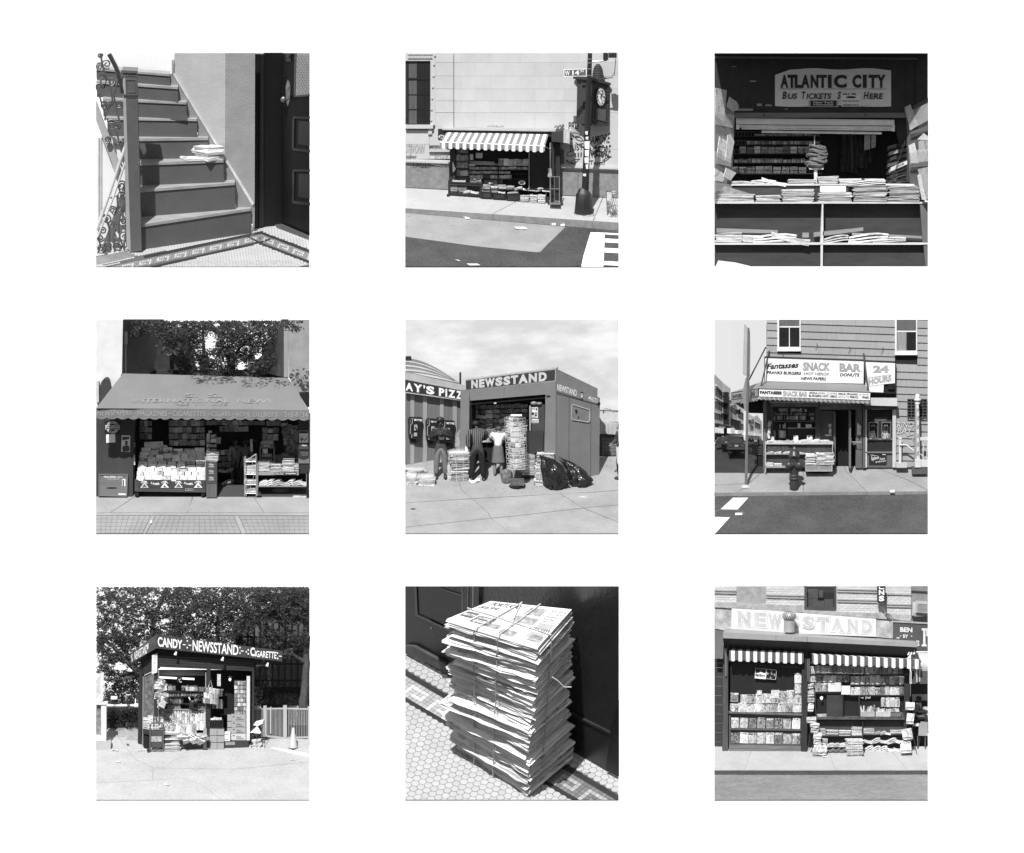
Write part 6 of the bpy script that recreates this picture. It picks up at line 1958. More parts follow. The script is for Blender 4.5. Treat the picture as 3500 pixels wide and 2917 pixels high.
 Pa(ks,'ceiling',MB(p).sl(FP,[(536,650),(1142,610),(1142,632),(536,680)],-1.5,-.31),DARK)
 Pa(ks,'shutter',MB(p).sl(FP,[(545,690),(1136,640),(1136,650),(545,702)],-.35,-.25),Mt('shutter_bar',.08))
 Pa(ks,'door_panel',MB(p).rc(FP,1012,706,1026,910,-.3,-.1).rc(FP,1026,700,1132,1180,-.35,-.25),Mt('door_panel_grey',.05,.6))
 Pa(ks,'door_strip',MB(p).rc(FP,1013,710,1024,908,-.1,-.08),Mt('strip_metal',.3,.4))
 Pa(ks,'counter_flap',MB(p).sl(FP,[(988,925),(1000,915),(1126,906),(1118,1084),(994,1084)],-.2,-.12),Mt('flap_grey',.035,.6))
 Pa(ks,'notice',MB(p).rc(FP,1026,722,1082,806,-.25,-.22).rc(FP,1028,814,1086,846,-.25,-.22).rc(FP,730,682,750,692,-.2,-.18),Mt('notice_white2',.62))
 tx=MB(p)
 for q in ((1032,730,1060,736),(1064,728,1076,744),(1056,762,1074,770),(1056,776,1074,790),(1034,796,1068,800),(1034,836,1080,840)):
  tx.rc(FP,*q,-.22,-.21)
 tx.ell(FP,1041,772,10,14,-.22,-.21,10)
 Tx(tx,FP,'New York',(1034,820,1080,832),-.21,0)
 Pa(ks,'notice_print',tx,INK)
 bgm=MB(p)
 bgm.ball(FP.at(1050,688,-.2),.16,.1,.09).ball(FP.at(1092,690,-.2),.14,.1,.07)
 On(p,'plastic_bundle',bgm,Mt('clear_bundle',.2,.4,ap=.6,sc=9),'crumpled plastic stuffed above the kiosk door panel','plastic bundle')
 bkp=FP.off(-1.3)
 for r_ in Rg(8):
  y0=706+r_*38
  Rw(p,bkp,552,1000,y0,y0+31,8,'dim magazine','in shelf row %s inside the metal kiosk'%ORD[r_],'magazines on the dark back wall of the metal kiosk',[MAGD,MAGD,MAG],slope=-14,jy=4,roll=.08)
 fb=p.fc(5)
 g1=G.at(1650,1112)
 fb=p.fc(g1.y)
 d=Th(p,'terminal_building',fb.at(1650,1112),'low pale building with ribbed canopy and tiled wall beyond the kiosk at right','building')
 Pa(d,'upper_wall',MB(p).sl(fb,[(1570,760),(1725,766),(1725,842),(1570,832)],-.2,0).sl(fb,[(1652,762),(1655,762),(1652,836),(1649,836)],0,.01),Mt('terminal_pale',.48,.7))
 m=MB(p)
 for i in Rg(15):
  m.sl(fb,[(1574+i*10.4,838+i*.6),(1581+i*10.4,838+i*.6),(1581+i*10.4,930+i*.7),(1574+i*10.4,930+i*.7)],0,.12)
 Pa(d,'rib',m,Mt('rib_white',.55))
 Pa(d,'canopy',MB(p).rc(fb,1570,836,1725,932,-.2,0),Mt('canopy_grey',.25))
 Pa(d,'wall',MB(p).rc(fb,1570,932,1725,1114,-.5,-.3),Mt('wall_dark_grey',.06))
 for j in Rg(5):
  for i in Rg(6):
   Pa(d,'wall_tile',MB(p).rc(fb,1592+i*24,962+j*29,1614+i*24 if i<5 else 1725,988+j*29,-.3,-.28),Mt('wall_tile_grey',.14,.5,vary=.15))
 Pa(d,'roof_rail',MB(p).pt(fb,[(1574,746,0),(1725,750,0)],.03).rc(fb,1600,742,1610,760,-.05,.05),DSTEEL)
 sl=Th(p,'street_lamp',fb.at(1690,760),'distant street lamp arm above the low pale building','street lamp')
 Pa(sl,'arm',MB(p).pt(p.fc(g1.y+.6),[(1636,735,0),(1660,738,0),(1692,760,0),(1725,752,0)],.02),Mt('lamp_arm',.2))
 Pa(sl,'lamp_head',MB(p).ball(p.fc(g1.y+.6).at(1624,731),.09,.05,.035),Mt('lamp_head',.3))
 On(p,'wall_poster',MB(p).sl(FP,[(440,920),(462,890),(458,1090),(412,1090)],-.28,-.2),Mt('poster_torn',.25,.7,ap=1.0,sc=5),'torn poster strip beside the left edge of the kiosk','poster')
 H=2.9
 b=G.at(308,1284)
 o,Wf,_=Pn(p,b,H,0,'person in dark cap, sweatshirt and faded jeans standing by the pay phones, hands at chest',J=dict(ell=(.175,.01,.645),elr=(-.175,.01,.645),wrl=(.055,-.12,.735),wrr=(-.055,-.12,.735),head=(-.01,-.012,.885),knl=(.065,-.01,.28),knr=(-.065,-.01,.28),anl=(.072,.01,.045),anr=(-.078,.01,.045)),tones=(.06,.025,.14,.012),hair=.045,mats=(None,None,Mt('faded_denim',.14,.9,ap=.5,sc=3,bump=.4,bsc=8)) if False else None)
 cap=MB(p)
 hc=Wf((-.012,-.002,.94))
 cap.la(hc,[(.068*H,0),(.066*H,.02*H),(.052*H,.042*H),(.02*H,.055*H)],14)
 bx=[]
 for j in Rg(3):
  bx.append([hc+V((-.02*H+(.085*H*j/2)*mth.sin(a)*1.0-.05*H*j/2,-.05*H-(.05*H*j/2)*mth.cos(a),.004*H-.004*H*j)) for a in [rad(-70+140*i/8) for i in Rg(9)]])
 cap.loft(bx)
 c=cap.build('cap',BK0)
 c.parent=o
 em=MB(p)
 em.ell(p.fc(b.y-.32),313,960,26,22,0,.02,18)
 e=em.build('sweatshirt_print',Mt('print_grey',.07,ap=.8,sc=12),V(b))
 e.parent=o
 b=G.at(600,1308)
 sm,nt,bs=nodes_of('striped_shirt')
 tc=N(nt,'ShaderNodeTexCoord')
 sx=N(nt,'ShaderNodeSeparateXYZ')
 nt.links.new(tc.outputs['Object'],sx.inputs[0])
 st=Mn(nt,'GREATER_THAN',Mn(nt,'FRACT',Mn(nt,'MULTIPLY',sx.outputs['X'],11.0)),.8)
 nt.links.new(Mn(nt,'MULTIPLY_ADD',st,.2,.03),bs.inputs['Base Color'])
 bs.inputs['Roughness'].default_value=.9
 o2,_,_=Pn(p,b,H*1.06,178,'person in a striped shirt and dark trousers seen from behind, bending towards the kiosk',J=dict(chest=(0,-.05,.70),neck=(.02,-.115,.79),head=(.03,-.165,.835),crown=(.04,-.19,.895),shl=(.115,-.06,.76),shr=(-.115,-.06,.76),ell=(.15,-.03,.62),wrl=(.13,-.02,.49),elr=(-.13,-.15,.66),wrr=(-.08,-.25,.6),knl=(.075,0,.28),knr=(-.075,0,.28),anl=(.095,0,.045),anr=(-.095,0,.045)),tones=(.05,.05,.012,.012),hair=.05,mats=(Mt('skin_dark',.05,.6),sm,None))
 b=G.at(764,1272)
 Pn(p,b,2.62,176,'person in white short sleeved blouse and grey skirt, seen from behind at the kiosk',J=dict(chest=(0,-.04,.69),neck=(-.0,-.09,.79),head=(-.0,-.14,.82),crown=(-.0,-.18,.87),shl=(.105,-.04,.765),shr=(-.105,-.04,.765),ell=(.14,-.1,.64),wrl=(.08,-.22,.58),elr=(-.14,-.1,.64),wrr=(-.08,-.22,.58)),tones=(.2,.7,.13,.06),bottom='skirt',hair=.05,sleeves=.02,skirt_len=.26)
 b=G.at(1748,1300)
 o4,_,_=Pn(p,b,2.85,-60,'person in a dark patterned shirt and dark trousers, half cut off by the right edge',J=dict(wrl=(.06,-.14,.6),wrr=(-.06,-.14,.6),ell=(.14,-.01,.64),elr=(-.14,-.01,.64),head=(0,-.03,.875)),tones=(.16,.05,.02,.1),hair=.05)
 e0=p.at(1724.5,1100,b.y)
 trim([o4]+list(o4.children),p.M@e0,(p.M.to_3x3()@V((1,.035,0))).normalized())
 pb2=MB(p).sl(p.fc(b.y-.3),[(1706,1040),(1724,1020),(1724,1180),(1712,1160)],-.05,.03)
 On(p,'carrier_bag',pb2,Mt('bag_white',.5),'pale carrier bag held at the right edge of the plaza','bag')
 PL=glass_mat('clear_plastic',alpha=.3)
 for bb in (PL.node_tree.nodes['Principled BSDF'],):
  bb.inputs['Base Color'].default_value=(.8,.8,.8,1)
 def wrapped(x0,y0,x1,y1,n,lbl,depth=.7,film=True,group='plastic wrapped newspaper bundles'):
  q=G.at((x0+x1)/2,y1)
  pl=p.fc(q.y)
  rt=Sk(p,pl,x0,y0,x1,y1,n,depth,lbl,group,grey=.35,twine=True,name='newspaper_bundle',cat='newspaper bundle',jit=.05)
  if film:
   hh=abs(pl.at(x0,y0).z-pl.at(x0,y1).z)
   ww=abs(pl.at(x1,y1).x-pl.at(x0,y1).x)
   f_=bag(p,q+V((0,depth/2,0)),ww*.62,depth*.7,hh*.58,x0,n=20,m=10,ap=.07)
   Pa(rt,'plastic_film',f_,PL)
  return rt
 wrapped(28,1215,180,1262,4,'plastic wrapped newspaper bundle at the left edge, behind the other bundle on the ground')
 wrapped(36,1262,120,1340,5,'crumpled plastic wrapped newspapers low at the left edge')
 wrapped(120,1272,258,1350,6,'plastic wrapped newspaper bundle lying alone in front of the person in jeans')
 wrapped(356,1180,400,1296,9,'narrow plastic wrapped newspaper pile behind the tall bundle stack',.5)
 q=G.at(460,1312)
 pl=p.fc(q.y)
 for i,(x0,y0,x1,y1,n) in En(((388,1212,532,1312,11),(388,1168,540,1210,5),(376,1120,538,1166,5),(372,1080,536,1118,4))):
  rt=Sk(p,pl,x0,y0,x1,y1,n,.8,'tied newspaper bundle, %s of the tall pile beside the striped shirt'%('lowest','second from the ground','third from the ground','topmost')[i],'bundles of the tall pile by the kiosk',grey=.3,twine=True,name='newspaper_bundle',cat='newspaper bundle',jit=.05)
  if i>1:
   Pa(rt,'plastic_film',bag(p,pl.at((x0+x1)/2,y1)+V((0,.4,0)),.58,.6,.16,i,n=20,m=8,ap=.08),PL)
 q=pl.at(515,1078)
 On(p,'paper_cup',MB(p).la(q+V((0,.2,0)),[(.07,0),(.09,.22)],12),WH,'white paper cup standing on top of the tall bundle pile','paper cup')
 m=MB(p)
 m.loft([[G.at(530+22*i,1285+12*j+(18 if 0<i<3 else 0),.02+R.uniform(0,.1)) for i in Rg(5)] for j in Rg(3)])
 On(p,'newspaper',m,WH,'open white newspaper sheet lying at the feet of the person in the striped shirt','newspaper')
 q=G.at(1012,1300)
 pl=p.fc(q.y)
 c=Th(p,'milk_crate',pl.at(1005,1330),'black plastic milk crate under the wrapped stack beside the postcard rack','milk crate')
 Pa(c,'crate_shell',MB(p).ring(pl,960,1262,1056,1342,8,-.7,0).rc(pl,968,1270,1048,1334,-.7,-.6),BK0)
 m=MB(p)
 for i in Rg(9):
  m.pt(pl,[(966+i*9,1272,-.02),(976+i*9,1334,-.02)],.012,n=4)
 Pa(c,'lattice',m,Mt('crate_edge',.07))
 rt=Sk(p,pl,950,1062,1060,1260,18,.7,'tall plastic wrapped newspaper stack on the black crate behind the postcard rack',grey=.5,name='newspaper_bundle',cat='newspaper bundle')
 Pa(rt,'plastic_film',bag(p,pl.at(990,1258)+V((0,.35,0)),.5,.45,.28,77,n=20,m=8,ap=.1),PL)
 q=G.at(1110,1352)
 pl=p.fc(q.y)
 for i,(x0,y0,x1,y1,n) in En(((1050,1296,1180,1362,6),(1058,1232,1180,1294,6),(1064,1160,1190,1230,6),(1072,1088,1215,1158,8))):
  Sk(p,pl,x0,y0,x1,y1,n,.7,'tied newspaper bundle, %s of the pile behind the black trash bags'%('lowest','second from the ground','third from the ground','topmost')[i],'bundles behind the trash bags',grey=.35,name='newspaper_bundle',cat='newspaper bundle',twine=True,jit=.04)
 TB=Mt('trash_bag_plastic',.012,.22,ap=.3,spec=.6,bump=.6,bsc=5)
 q=G.at(1220,1392)
 On(p,'trash_bag',bag(p,q+V((-.02,.3,0)),.62,.42,.66,3,neck=(-.78,.1,1.5),n=44,m=26,ap=.19),TB,'shiny black trash bag leaning on the newspaper pile at the kiosk corner','trash bag','black trash bags')
 q=G.at(1400,1366)
 On(p,'trash_bag',bag(p,q+V((.12,.3,0)),.56,.42,.44,8,neck=(-1.05,.1,1.32),n=44,m=26,ap=.2),TB,'slumped black trash bag lying against the side of the kiosk','trash bag','black trash bags')
 q=G.at(912,1352)
 pl=p.fc(q.y)
 rk=Th(p,'postcard_rack',q,'tall revolving wire rack of postcards in front of the kiosk','postcard rack')
 Pa(rk,'base',MB(p).la(q,[(.36,0),(.36,.05),(.3,.07),(.04,.08)],20),BK0)
 Pa(rk,'pole',MB(p).tube([q,q+V((0,0,3.3))],.03,8),BK0)
 zt=lambda y:(pl.at(900,y)-q).z
 wr=MB(p)
 ws=MB(p)
 for t in Rg(10):
  z=zt(828+t*42)
  for i,(dx,w,an) in En(((-.36,.2,.9),(-.2,.24,.45),(.0,.33,0),(.26,.22,-.7))):
   dx2=dx+t*.008
   M=Matrix.Translation(q+V((dx2-.08+t*.012,-.3*mth.cos(an)+.05,z)))@Matrix.Rotation(-an,4,'Z')@Matrix.Rotation(-.12,4,'X')@Matrix.Diagonal((w,.5,.23*R.uniform(.9,1.1),1))
   inst_top(p,R.choice((MAGL,MAGL,MAG)),'postcard',M,'postcard in the %s column, %s from the top of the revolving rack'%(('far left','left','middle','right')[i],ORD[t]),'postcard','postcards on the revolving rack')
  pts=[q+V((-.08+t*.012+.48*mth.cos(a),.1+.46*mth.sin(a)*-1,z-.02)) for a in [rad(5+34*i_) for i_ in Rg(6)]]
  wr.tube(pts,.012,4).tube([c_+V((0,-.04,.17)) for c_ in pts],.01,4)
  for c_ in pts:
   wr.tube([c_,c_+V((0,-.04,.17))],.01,4)
 Pa(rk,'wire_pocket',wr,Mt('wire_white',.6,.4))
 Pa(rk,'top_card',MB(p).box(q.x-.28,q.x+.24,q.y-.3,q.y+.2,q.z+zt(785),q.z+zt(781)),WH)
 for i,(x0,x1,l) in En(((860,905,'rough stone block on the rack base, behind the other'),(886,972,'rough stone block weighing down the postcard rack base, nearest'))):
  On(p,'stone_block',MB(p).rc(p.fc(q.y-.25-.1*i),x0,1294+i*2,x1,1346,-.35,0),Mt('rough_stone',.1,.9,ap=.6,sc=6,bump=.8,bsc=14),l,'stone block')
 q=G.at(832,1340)
 sk_=bag(p,q+V((0,.25,0)),.28,.25,.34,21,n=20,m=12,ap=.1)
 On(p,'refuse_sack',sk_,Mt('sack_pattern',.15,.6,ap=1.0,sc=5),'patterned dark sack standing left of the stone blocks','sack')
 m=MB(p)
 pts=[G.at(1410+62*(i/14),1436-8*mth.sin(i*1.7),.02) for i in Rg(15)]
 m.tube(pts,.015,4)
 On(p,'string_loop',m,WH,'tangled white string lying on the plaza at the right','string')
build_p5()
# snack bar on a street corner
def build_p6():
 p=P6
 F=p.fc(0)
 G=p.ground(p.at(420,1246,-.3),p.at(1725,1246,-.3),.36)
 JD=Mt('joint_dirt',.12,.9)
 SW=Mt('sidewalk_mottled_grey',.25,.9,ap=.22,sc=.8,bump=.2,bsc=30,sps=.4)  # one even pavement grey with mottling and spots
 walk=struct(p,'pavement',MB(p).sl(G,[(24,1238),(420,1250),(420,1190),(1725,1190),(1725,1392),(24,1402)],-.09,-.03),JD)
 for poly in ([(24,1238),(388,1249),(295,1326),(24,1340)],[(24,1343),(292,1329),(210,1400),(24,1402)],[(392,1249),(420,1248),(420,1190),(728,1190),(730,1396),(214,1399),(300,1328)],[(733,1190),(1060,1190),(1064,1222),(1235,1392),(736,1396)],[(1064,1190),(1320,1190),(1316,1204),(1560,1300),(1725,1385),(1725,1391),(1240,1392),(1068,1222)],[(1324,1190),(1725,1190),(1725,1380),(1566,1298),(1322,1204)]):
  Pa(walk,'paving_slab',MB(p).sl(G,poly,-.06,0),SW)
 KA,KB=G.at(24,1403),G.at(1725,1392)
 K=p.wall(KA,KB)
 kerb=struct(p,'kerb',MB(p).sl(K,[(24,1404),(1725,1396),(1725,1412),(24,1428)],-.3,-.03),JD)
 for a,b in ((24,208),(211,670),(673,1240),(1243,1725)):
  Pa(kerb,'kerb_stone',MB(p).sl(K,[(a,1402-(a-24)*.0065),(b,1402-(b-24)*.0065),(b,1430-(b-24)*.0095),(a,1430-(a-24)*.0095)],-.22,0),Mt('kerb_granite',.2,.8,ap=.3,sc=4,bump=.4))
 RD=p.ground(K.at(24,1430),K.at(1725,1414),.36)
 struct(p,'road',MB(p).sl(RD,[(24,1428),(1725,1412),(1725,1725),(24,1725)],-.06,0),ASPH)
 cw=MB(p)
 for poly in ([(172,1442),(292,1442),(208,1534),(74,1532)],[(24,1596),(150,1593),(30,1725),(24,1725)]):
  cw.sl(RD,poly,-.02,.008)
 struct(p,'crosswalk_marking',cw,Mt('road_paint',.8,.8,ap=.12,sc=5))
 mh=MB(p)
 poly=[(120+146*mth.cos(a),1567+31*mth.sin(a)) for a in [2*mth.pi*i/28 for i in Rg(28)]]
 poly=[(max(x,25),y) for x,y in poly]
 man=Th(p,'manhole_cover',RD.at(120,1567),'round iron manhole cover between the crosswalk bars','manhole cover')
 Pa(man,'rim',mh.sl(RD,poly,-.03,.01),Mt('iron_grey',.1,.5,ap=.3))
 Pa(man,'lid',MB(p).sl(RD,[(max(120+(x-120)*.9,25.5),1567+(y-1567)*.88) for x,y in poly],-.02,.016),Mt('iron_lid',.06,.5,ap=.6,sc=9,bump=.8,bsc=20))
 m=MB(p)
 m.loft([[RD.at(190+18*i,1562+6*j,.03+R.uniform(0,.05)) for i in Rg(4)] for j in Rg(4)])
 On(p,'paper_scrap',m,WH,'white paper scrap lying on the manhole cover','paper scrap')
 gt=MB(p).sl(RD,[(598,1453),(702,1452),(700,1467),(596,1468)],-.02,.01)
 dr=Th(p,'utility_cover',RD.at(650,1468),'small rectangular lettered iron cover in the road','utility cover')
 Pa(dr,'plate',gt,Mt('plate_iron',.03,.6))
 tx=MB(p)
 Tx(tx,RD,'N.Y.C. D.W.S.',(606,1455,694,1465),.016,.03)
 Pa(dr,'lettering',tx,Mt('iron_letter',.16))
 gc=MB(p).sl(G,[(850+85*mth.cos(a),1239+9*mth.sin(a)) for a in [2*mth.pi*i/24 for i in Rg(24)]],-.02,.01)
 On(p,'grating_cover',gc,Mt('iron_lid',.06),'round iron cover in the pavement below the white crates','grating cover')
 for x0,y0,x1,y1,l in ((1424,1392,1458,1416,'white paper cup lying on the kerb'),):
  q=K.at((x0+x1)/2,1404,.1)
  On(p,'paper_cup',MB(p).tube([q+V((-.1,0,.06)),q+V((.1,0,.07))],.065,10,.08),WH,l,'paper cup')
 sk=MB(p).sl(p.fc(14),[(24,24),(460,24),(460,1010),(24,1010)],-.1,0)
 struct(p,'sky',sk,glow_mat('sky_pale',0,.68))
 S2=p.ground(p.at(24,1238,-.3),p.at(430,1249,-.3),.2)
 struct(p,'side_street',MB(p).sl(S2,[(24,1238),(430,1249),(430,1000),(408,985),(250,985),(24,1010)],-.06,-.01),Mt('asphalt_dark',.028,.9,ap=.4,sc=.8))
 A2=S2.at(24,1006)
 B2=S2.at(404,978)
 B2=V((B2.x,A2.y+3.2,B2.z))
 W2=p.wall(A2,B2)
 def bld(lbl,top,bot,v,wins,extra=None):
  b=Th(p,'street_building',W2.at((top[0][0]+top[-1][0])/2,bot),lbl,'building','buildings along the side street')
  Pa(b,'wall',MB(p).sl(W2,top+[(top[-1][0],bot),(top[0][0],bot)],-.03,0),Mt('street_brick_%.2f'%v,v,.9,ap=.2,sc=2))
  for x,y0,y1,w in wins:
   q=Pa(b,'window',MB(p).sl(W2,[(x,y0),(x+w,y0+w*.6),(x+w,y1+w*.4),(x,y1)],-.05,.02),Mt('far_window',.05,.3))
   Pa(b,'lintel',MB(p).sl(W2,[(x-1,y0-5),(x+w+1,y0-5+w*.6),(x+w+1,y0+w*.6),(x-1,y0)],0,.05),Mt('lintel_pale',.5))
  for nm,poly,d,mm in extra or ():
   Pa(b,nm,MB(p).sl(W2,[(max(x_,25+d*145),y_) for x_,y_ in poly],-.02,d),mm)
  return b
 w1=[(34+i*14,566+i*9,626+i*9,8) for i in Rg(4)]+[(32+i*14,668+i*6,726+i*6,8) for i in Rg(4)]+[(28+i*16,762+i*4,812+i*3,10) for i in Rg(4)]
 b1=bld('three storey brick building with bright parapet at the left end of the side street',[(24,458),(88,520),(88,520)],1000,.42,w1,[('cornice',[(24,540),(88,588),(88,596),(24,550)],.12,Mt('lintel_pale',.5)),('cornice',[(24,640),(88,672),(88,680),(24,648)],.1,Mt('lintel_pale',.5)),('shop_sign',[(44,850),(112,862),(112,892),(44,880)],.25,BK0),('shop_awning',[(26,884),(94,890),(98,930),(26,925)],.5,Mt('awning_pale',.6)),('shopfront',[(24,930),(88,934),(88,996),(24,998)],.04,DARK)])
 tx=MB(p)
 Tx(tx,W2,'RESTAURANT',[(60,872),(108,878),(108,888),(60,882)],.27,.02)
 Pa(b1,'lettering',tx,WH)
 w2=[(94+i*11,600+i*9,660+i*8,6) for i in Rg(5)]+[(94+i*11,690+i*6,740+i*6,6) for i in Rg(5)]+[(94+i*12,790+i*4,840+i*3,8) for i in Rg(4)]
 bld('tall pale building with a fire escape, second along the side street',[(90,522),(152,572)],998,.5,w2,[('fire_escape',[(112,680),(150,690),(150,694),(112,684)],.3,BK0),('fire_escape',[(112,770),(150,778),(150,782),(112,774)],.3,BK0),('fire_escape',[(136,600),(139,600),(139,860),(136,860)],.3,BK0),('shop_sign',[(118,868),(150,872),(150,950),(118,950)],.2,DARK)])
 w3=[(160+i*9,705+i*8,755+i*7,6) for i in Rg(4)]+[(160+i*9,805+i*4,865+i*3,6) for i in Rg(4)]
 bld('low brick building with a white lettered marquee along the side street',[(154,650),(204,700)],996,.35,w3,[('cornice',[(154,655),(204,706),(204,714),(154,664)],.1,Mt('lintel_pale',.5)),('shop_sign',[(152,890),(188,890),(188,930),(152,930)],.4,WH)])
 bld('bright building with tall windows half hidden behind the sign pole',[(206,680),(256,745)],994,.55,[(212+i*12,740+i*9,800+i*7,7) for i in Rg(4)]+[(212+i*12,842+i*3,900+i*2,7) for i in Rg(4)],[('shop_sign',[(208,905),(256,905),(256,930),(208,932)],.3,WH),('hanging_sign',[(222,826),(236,830),(236,900),(222,900)],.3,BK0)])
 bld('pale building with a large letter M sign beyond the sign pole',[(292,770),(340,800)],992,.5,[(300+i*10,800+i*5,840+i*4,6) for i in Rg(4)]+[(312,860,900,8),(326,864,902,8)],[('shop_sign',[(292,918),(340,922),(340,946),(292,944)],.3,WH)])
 bld('gabled building at the far end of the side street',[(342,795),(364,782),(386,815),(402,835)],990,.42,[(348+i*9,836+i*4,880+i*3,5) for i in Rg(5)],[('shop_sign',[(344,924),(400,930),(400,950),(344,948)],.2,WH)])
 mm_=MB(p)
 Tx(mm_,W2,'M',(295,812,320,856),.35,.03)
 On(p,'hanging_sign',MB(p).rc(W2,290,806,324,862,.25,.3),WH,'white hanging sign with a big black M over the side street','sign')
 On(p,'sign_letter',mm_,INK,'big black letter M on the white hanging sign','letter')
 tl=Th(p,'traffic_light',p.at(212,776,1.2),'small dark traffic light heads hanging over the side street','traffic light')
 Pa(tl,'housing',MB(p).rc(p.fc(1.2),190,742,210,776,-.1,.05).rc(p.fc(1.2),214,738,232,776,-.1,.05),BK0)
 def car(x0,x1,y0,yb,y,lbl,rear=False,v=.03,group='cars in the side street'):
  pl=p.fc(y)
  w=x1-x0
  h=yb-y0
  root=Th(p,'parked_car',pl.at((x0+x1)/2,yb),lbl,'car',group)
  paint=Mt('car_paint_%.2f'%v,v,.25,ap=.1,spec=.6)
  a,b=pl.at(x0,yb),pl.at(x1,yb)
  W=(b-a).length
  Hh=(pl.at(x0,y0)-a).z
  L=W*(2.2 if rear else 1.0)
  prof=[(0,.18),(0,.52),(.04,.6),(.2,.64),(.34,.98),(.42,1.0),(.68,1.0),(.78,.66),(.97,.58),(1,.5),(1,.18)]
  m=MB(p)
  rows=[]
  for s_,ins in ((0,.06),(.04,0),(.5,0),(.96,0),(1,.06)):
   r_=[]
   for t,zz in prof:
    tum=.1*max(0,zz-.6)/.4
    if rear:
     xx=a.x+W*(s_+(tum+ins*.3)*(1-2*s_))
     r_.append(V((xx,a.y+L*t,a.z+Hh*zz)))
    else:
     r_.append(V((a.x+W*t,a.y+W*.45*(s_+(tum+ins*.3)*(1-2*s_)),a.z+Hh*zz)))
   rows.append(r_)
  m.loft(rows)
  for r_ in (rows[0],rows[-1]):
   m.add(r_,[list(Rg(len(r_)))])
  Pa(root,'body',m,paint)
  g=MB(p)
  if rear:
   g.sl(pl,[(x0+w*.2,y0+h*.12),(x1-w*.2,y0+h*.12),(x1-w*.12,y0+h*.36),(x0+w*.12,y0+h*.36)],-.12*L,-.05*L)
  else:
   g.sl(pl,[(x0+w*.3,y0+h*.1),(x0+w*.7,y0+h*.1),(x0+w*.76,y0+h*.36),(x0+w*.24,y0+h*.36)],-.03,.0)
  Pa(root,'rear_window' if rear else 'side_window',g,Mt('car_glass',.05,.1,spec=.7))
  if rear:
   Pa(root,'bumper',MB(p).sl(pl,[(x0-1,y0+h*.66),(x1+1,y0+h*.66),(x1,y0+h*.78),(x0,y0+h*.78)],-.1,.06),Mt('bumper',.05,.4))
   for q0,q1 in ((.06,.28),(.72,.94)):
    Pa(root,'tail_light',MB(p).sl(pl,[(x0+w*q0,y0+h*.46),(x0+w*q1,y0+h*.46),(x0+w*q1,y0+h*.6),(x0+w*q0,y0+h*.6)],-.02,.03),Mt('tail_light',.06,.2))
   Pa(root,'number_plate',MB(p).sl(pl,[(x0+w*.4,y0+h*.47),(x0+w*.6,y0+h*.47),(x0+w*.6,y0+h*.6),(x0+w*.4,y0+h*.6)],-.02,.03),Mt('number_plate',.25))
  for q in (.14,.82):
   if rear:
    Pa(root,'wheel',MB(p).rc(pl,x0+w*(q-.06),yb-h*.22,x0+w*(q+.09),yb+h*.04,-.5,-.06),Mt('rubber',.03))
   else:
    Pa(root,'wheel',MB(p).ell(pl,x0+w*q,yb-h*.12,w*.09,h*.17,-.1,.02,12),Mt('rubber',.03))
  return root
 car(126,272,966,1082,1.3,'dark hatchback seen from behind in the side street, beside the sign pole',True,.02)
 car(75,160,966,1028,2.2,'dark saloon seen from behind, left of the dark hatchback',True,.035)
 car(30,92,962,1026,2.6,'dark car cut by the left edge of the side street',False,.03)
 car(62,128,960,1000,3.6,'pale car parked behind the dark saloon',False,.4)
 for i in Rg(5):
  car(294+i*22,318+i*22,966+i*2,1000,3.2+i*.3,'small distant parked car, %s of the row beyond the sign pole'%place_word(i,5),False,(.03,.1,.3,.05,.12)[i],'distant parked cars')
 hy=MB(p)
 q=S2.at(368,1190)
 bn=Th(p,'shopping_cart',q,'wire cart and dark bin standing in the shade behind the shop corner','cart')
 Pa(bn,'bin',MB(p).rc(p.fc(q.y),364,1100,402,1194,-.3,0),DARK)
 m=MB(p)
 for y in (1040,1060,1080,1098):
  m.pt(p.fc(q.y),[(354,y,.05),(404,y-4,.05)],.012)
 for x in (356,368,380,392,403):
  m.pt(p.fc(q.y),[(x,1036,.05),(x,1100,.05)],.012)
 Pa(bn,'basket',m,DSTEEL)
 On(p,'street_post',MB(p).rc(p.fc(q.y+.4),370,975,380,1040,-.05,0),BK0,'short dark post behind the wire cart','post')
 q=S2.at(305,1090)
 pz=Th(p,'plastic_bag',q,'pale plastic bag standing in the side street right of the sign pole','plastic bag')
 Pa(pz,'bag',MB(p).ball(q+V((0,0,.14)),.13,.1,.15),Mt('bag_pale',.3,ap=.4,sc=6))
 h=Th(p,'corner_house',F.at(1100,1210),'corner house clad in weathered horizontal siding above the snack bar','building')
 Pa(h,'wall',MB(p).sl(F,[(442,24),(1725,24),(1725,1200),(1215,1200),(1215,640),(442,640)],-.14,-.06),Mt('siding_gap',.02,.9))
 c0,c1=F.at(444,30),F.at(444,640)
 Pa(h,'side_wall',MB(p).add([c0+V((0,.1,-.05)),c1+V((0,.1,0)),c1+V((.1,3,0)),c0+V((.1,3,-.6))],[(0,1,2,3)]),Mt('side_siding',.2))
 SD=Mt('siding',.28,.85,ap=.2,sc=3,stz=(9,1,.45),fine=.6,vary=.07)
 wins=[(525,711,24,278),(1463,1641,24,308)]
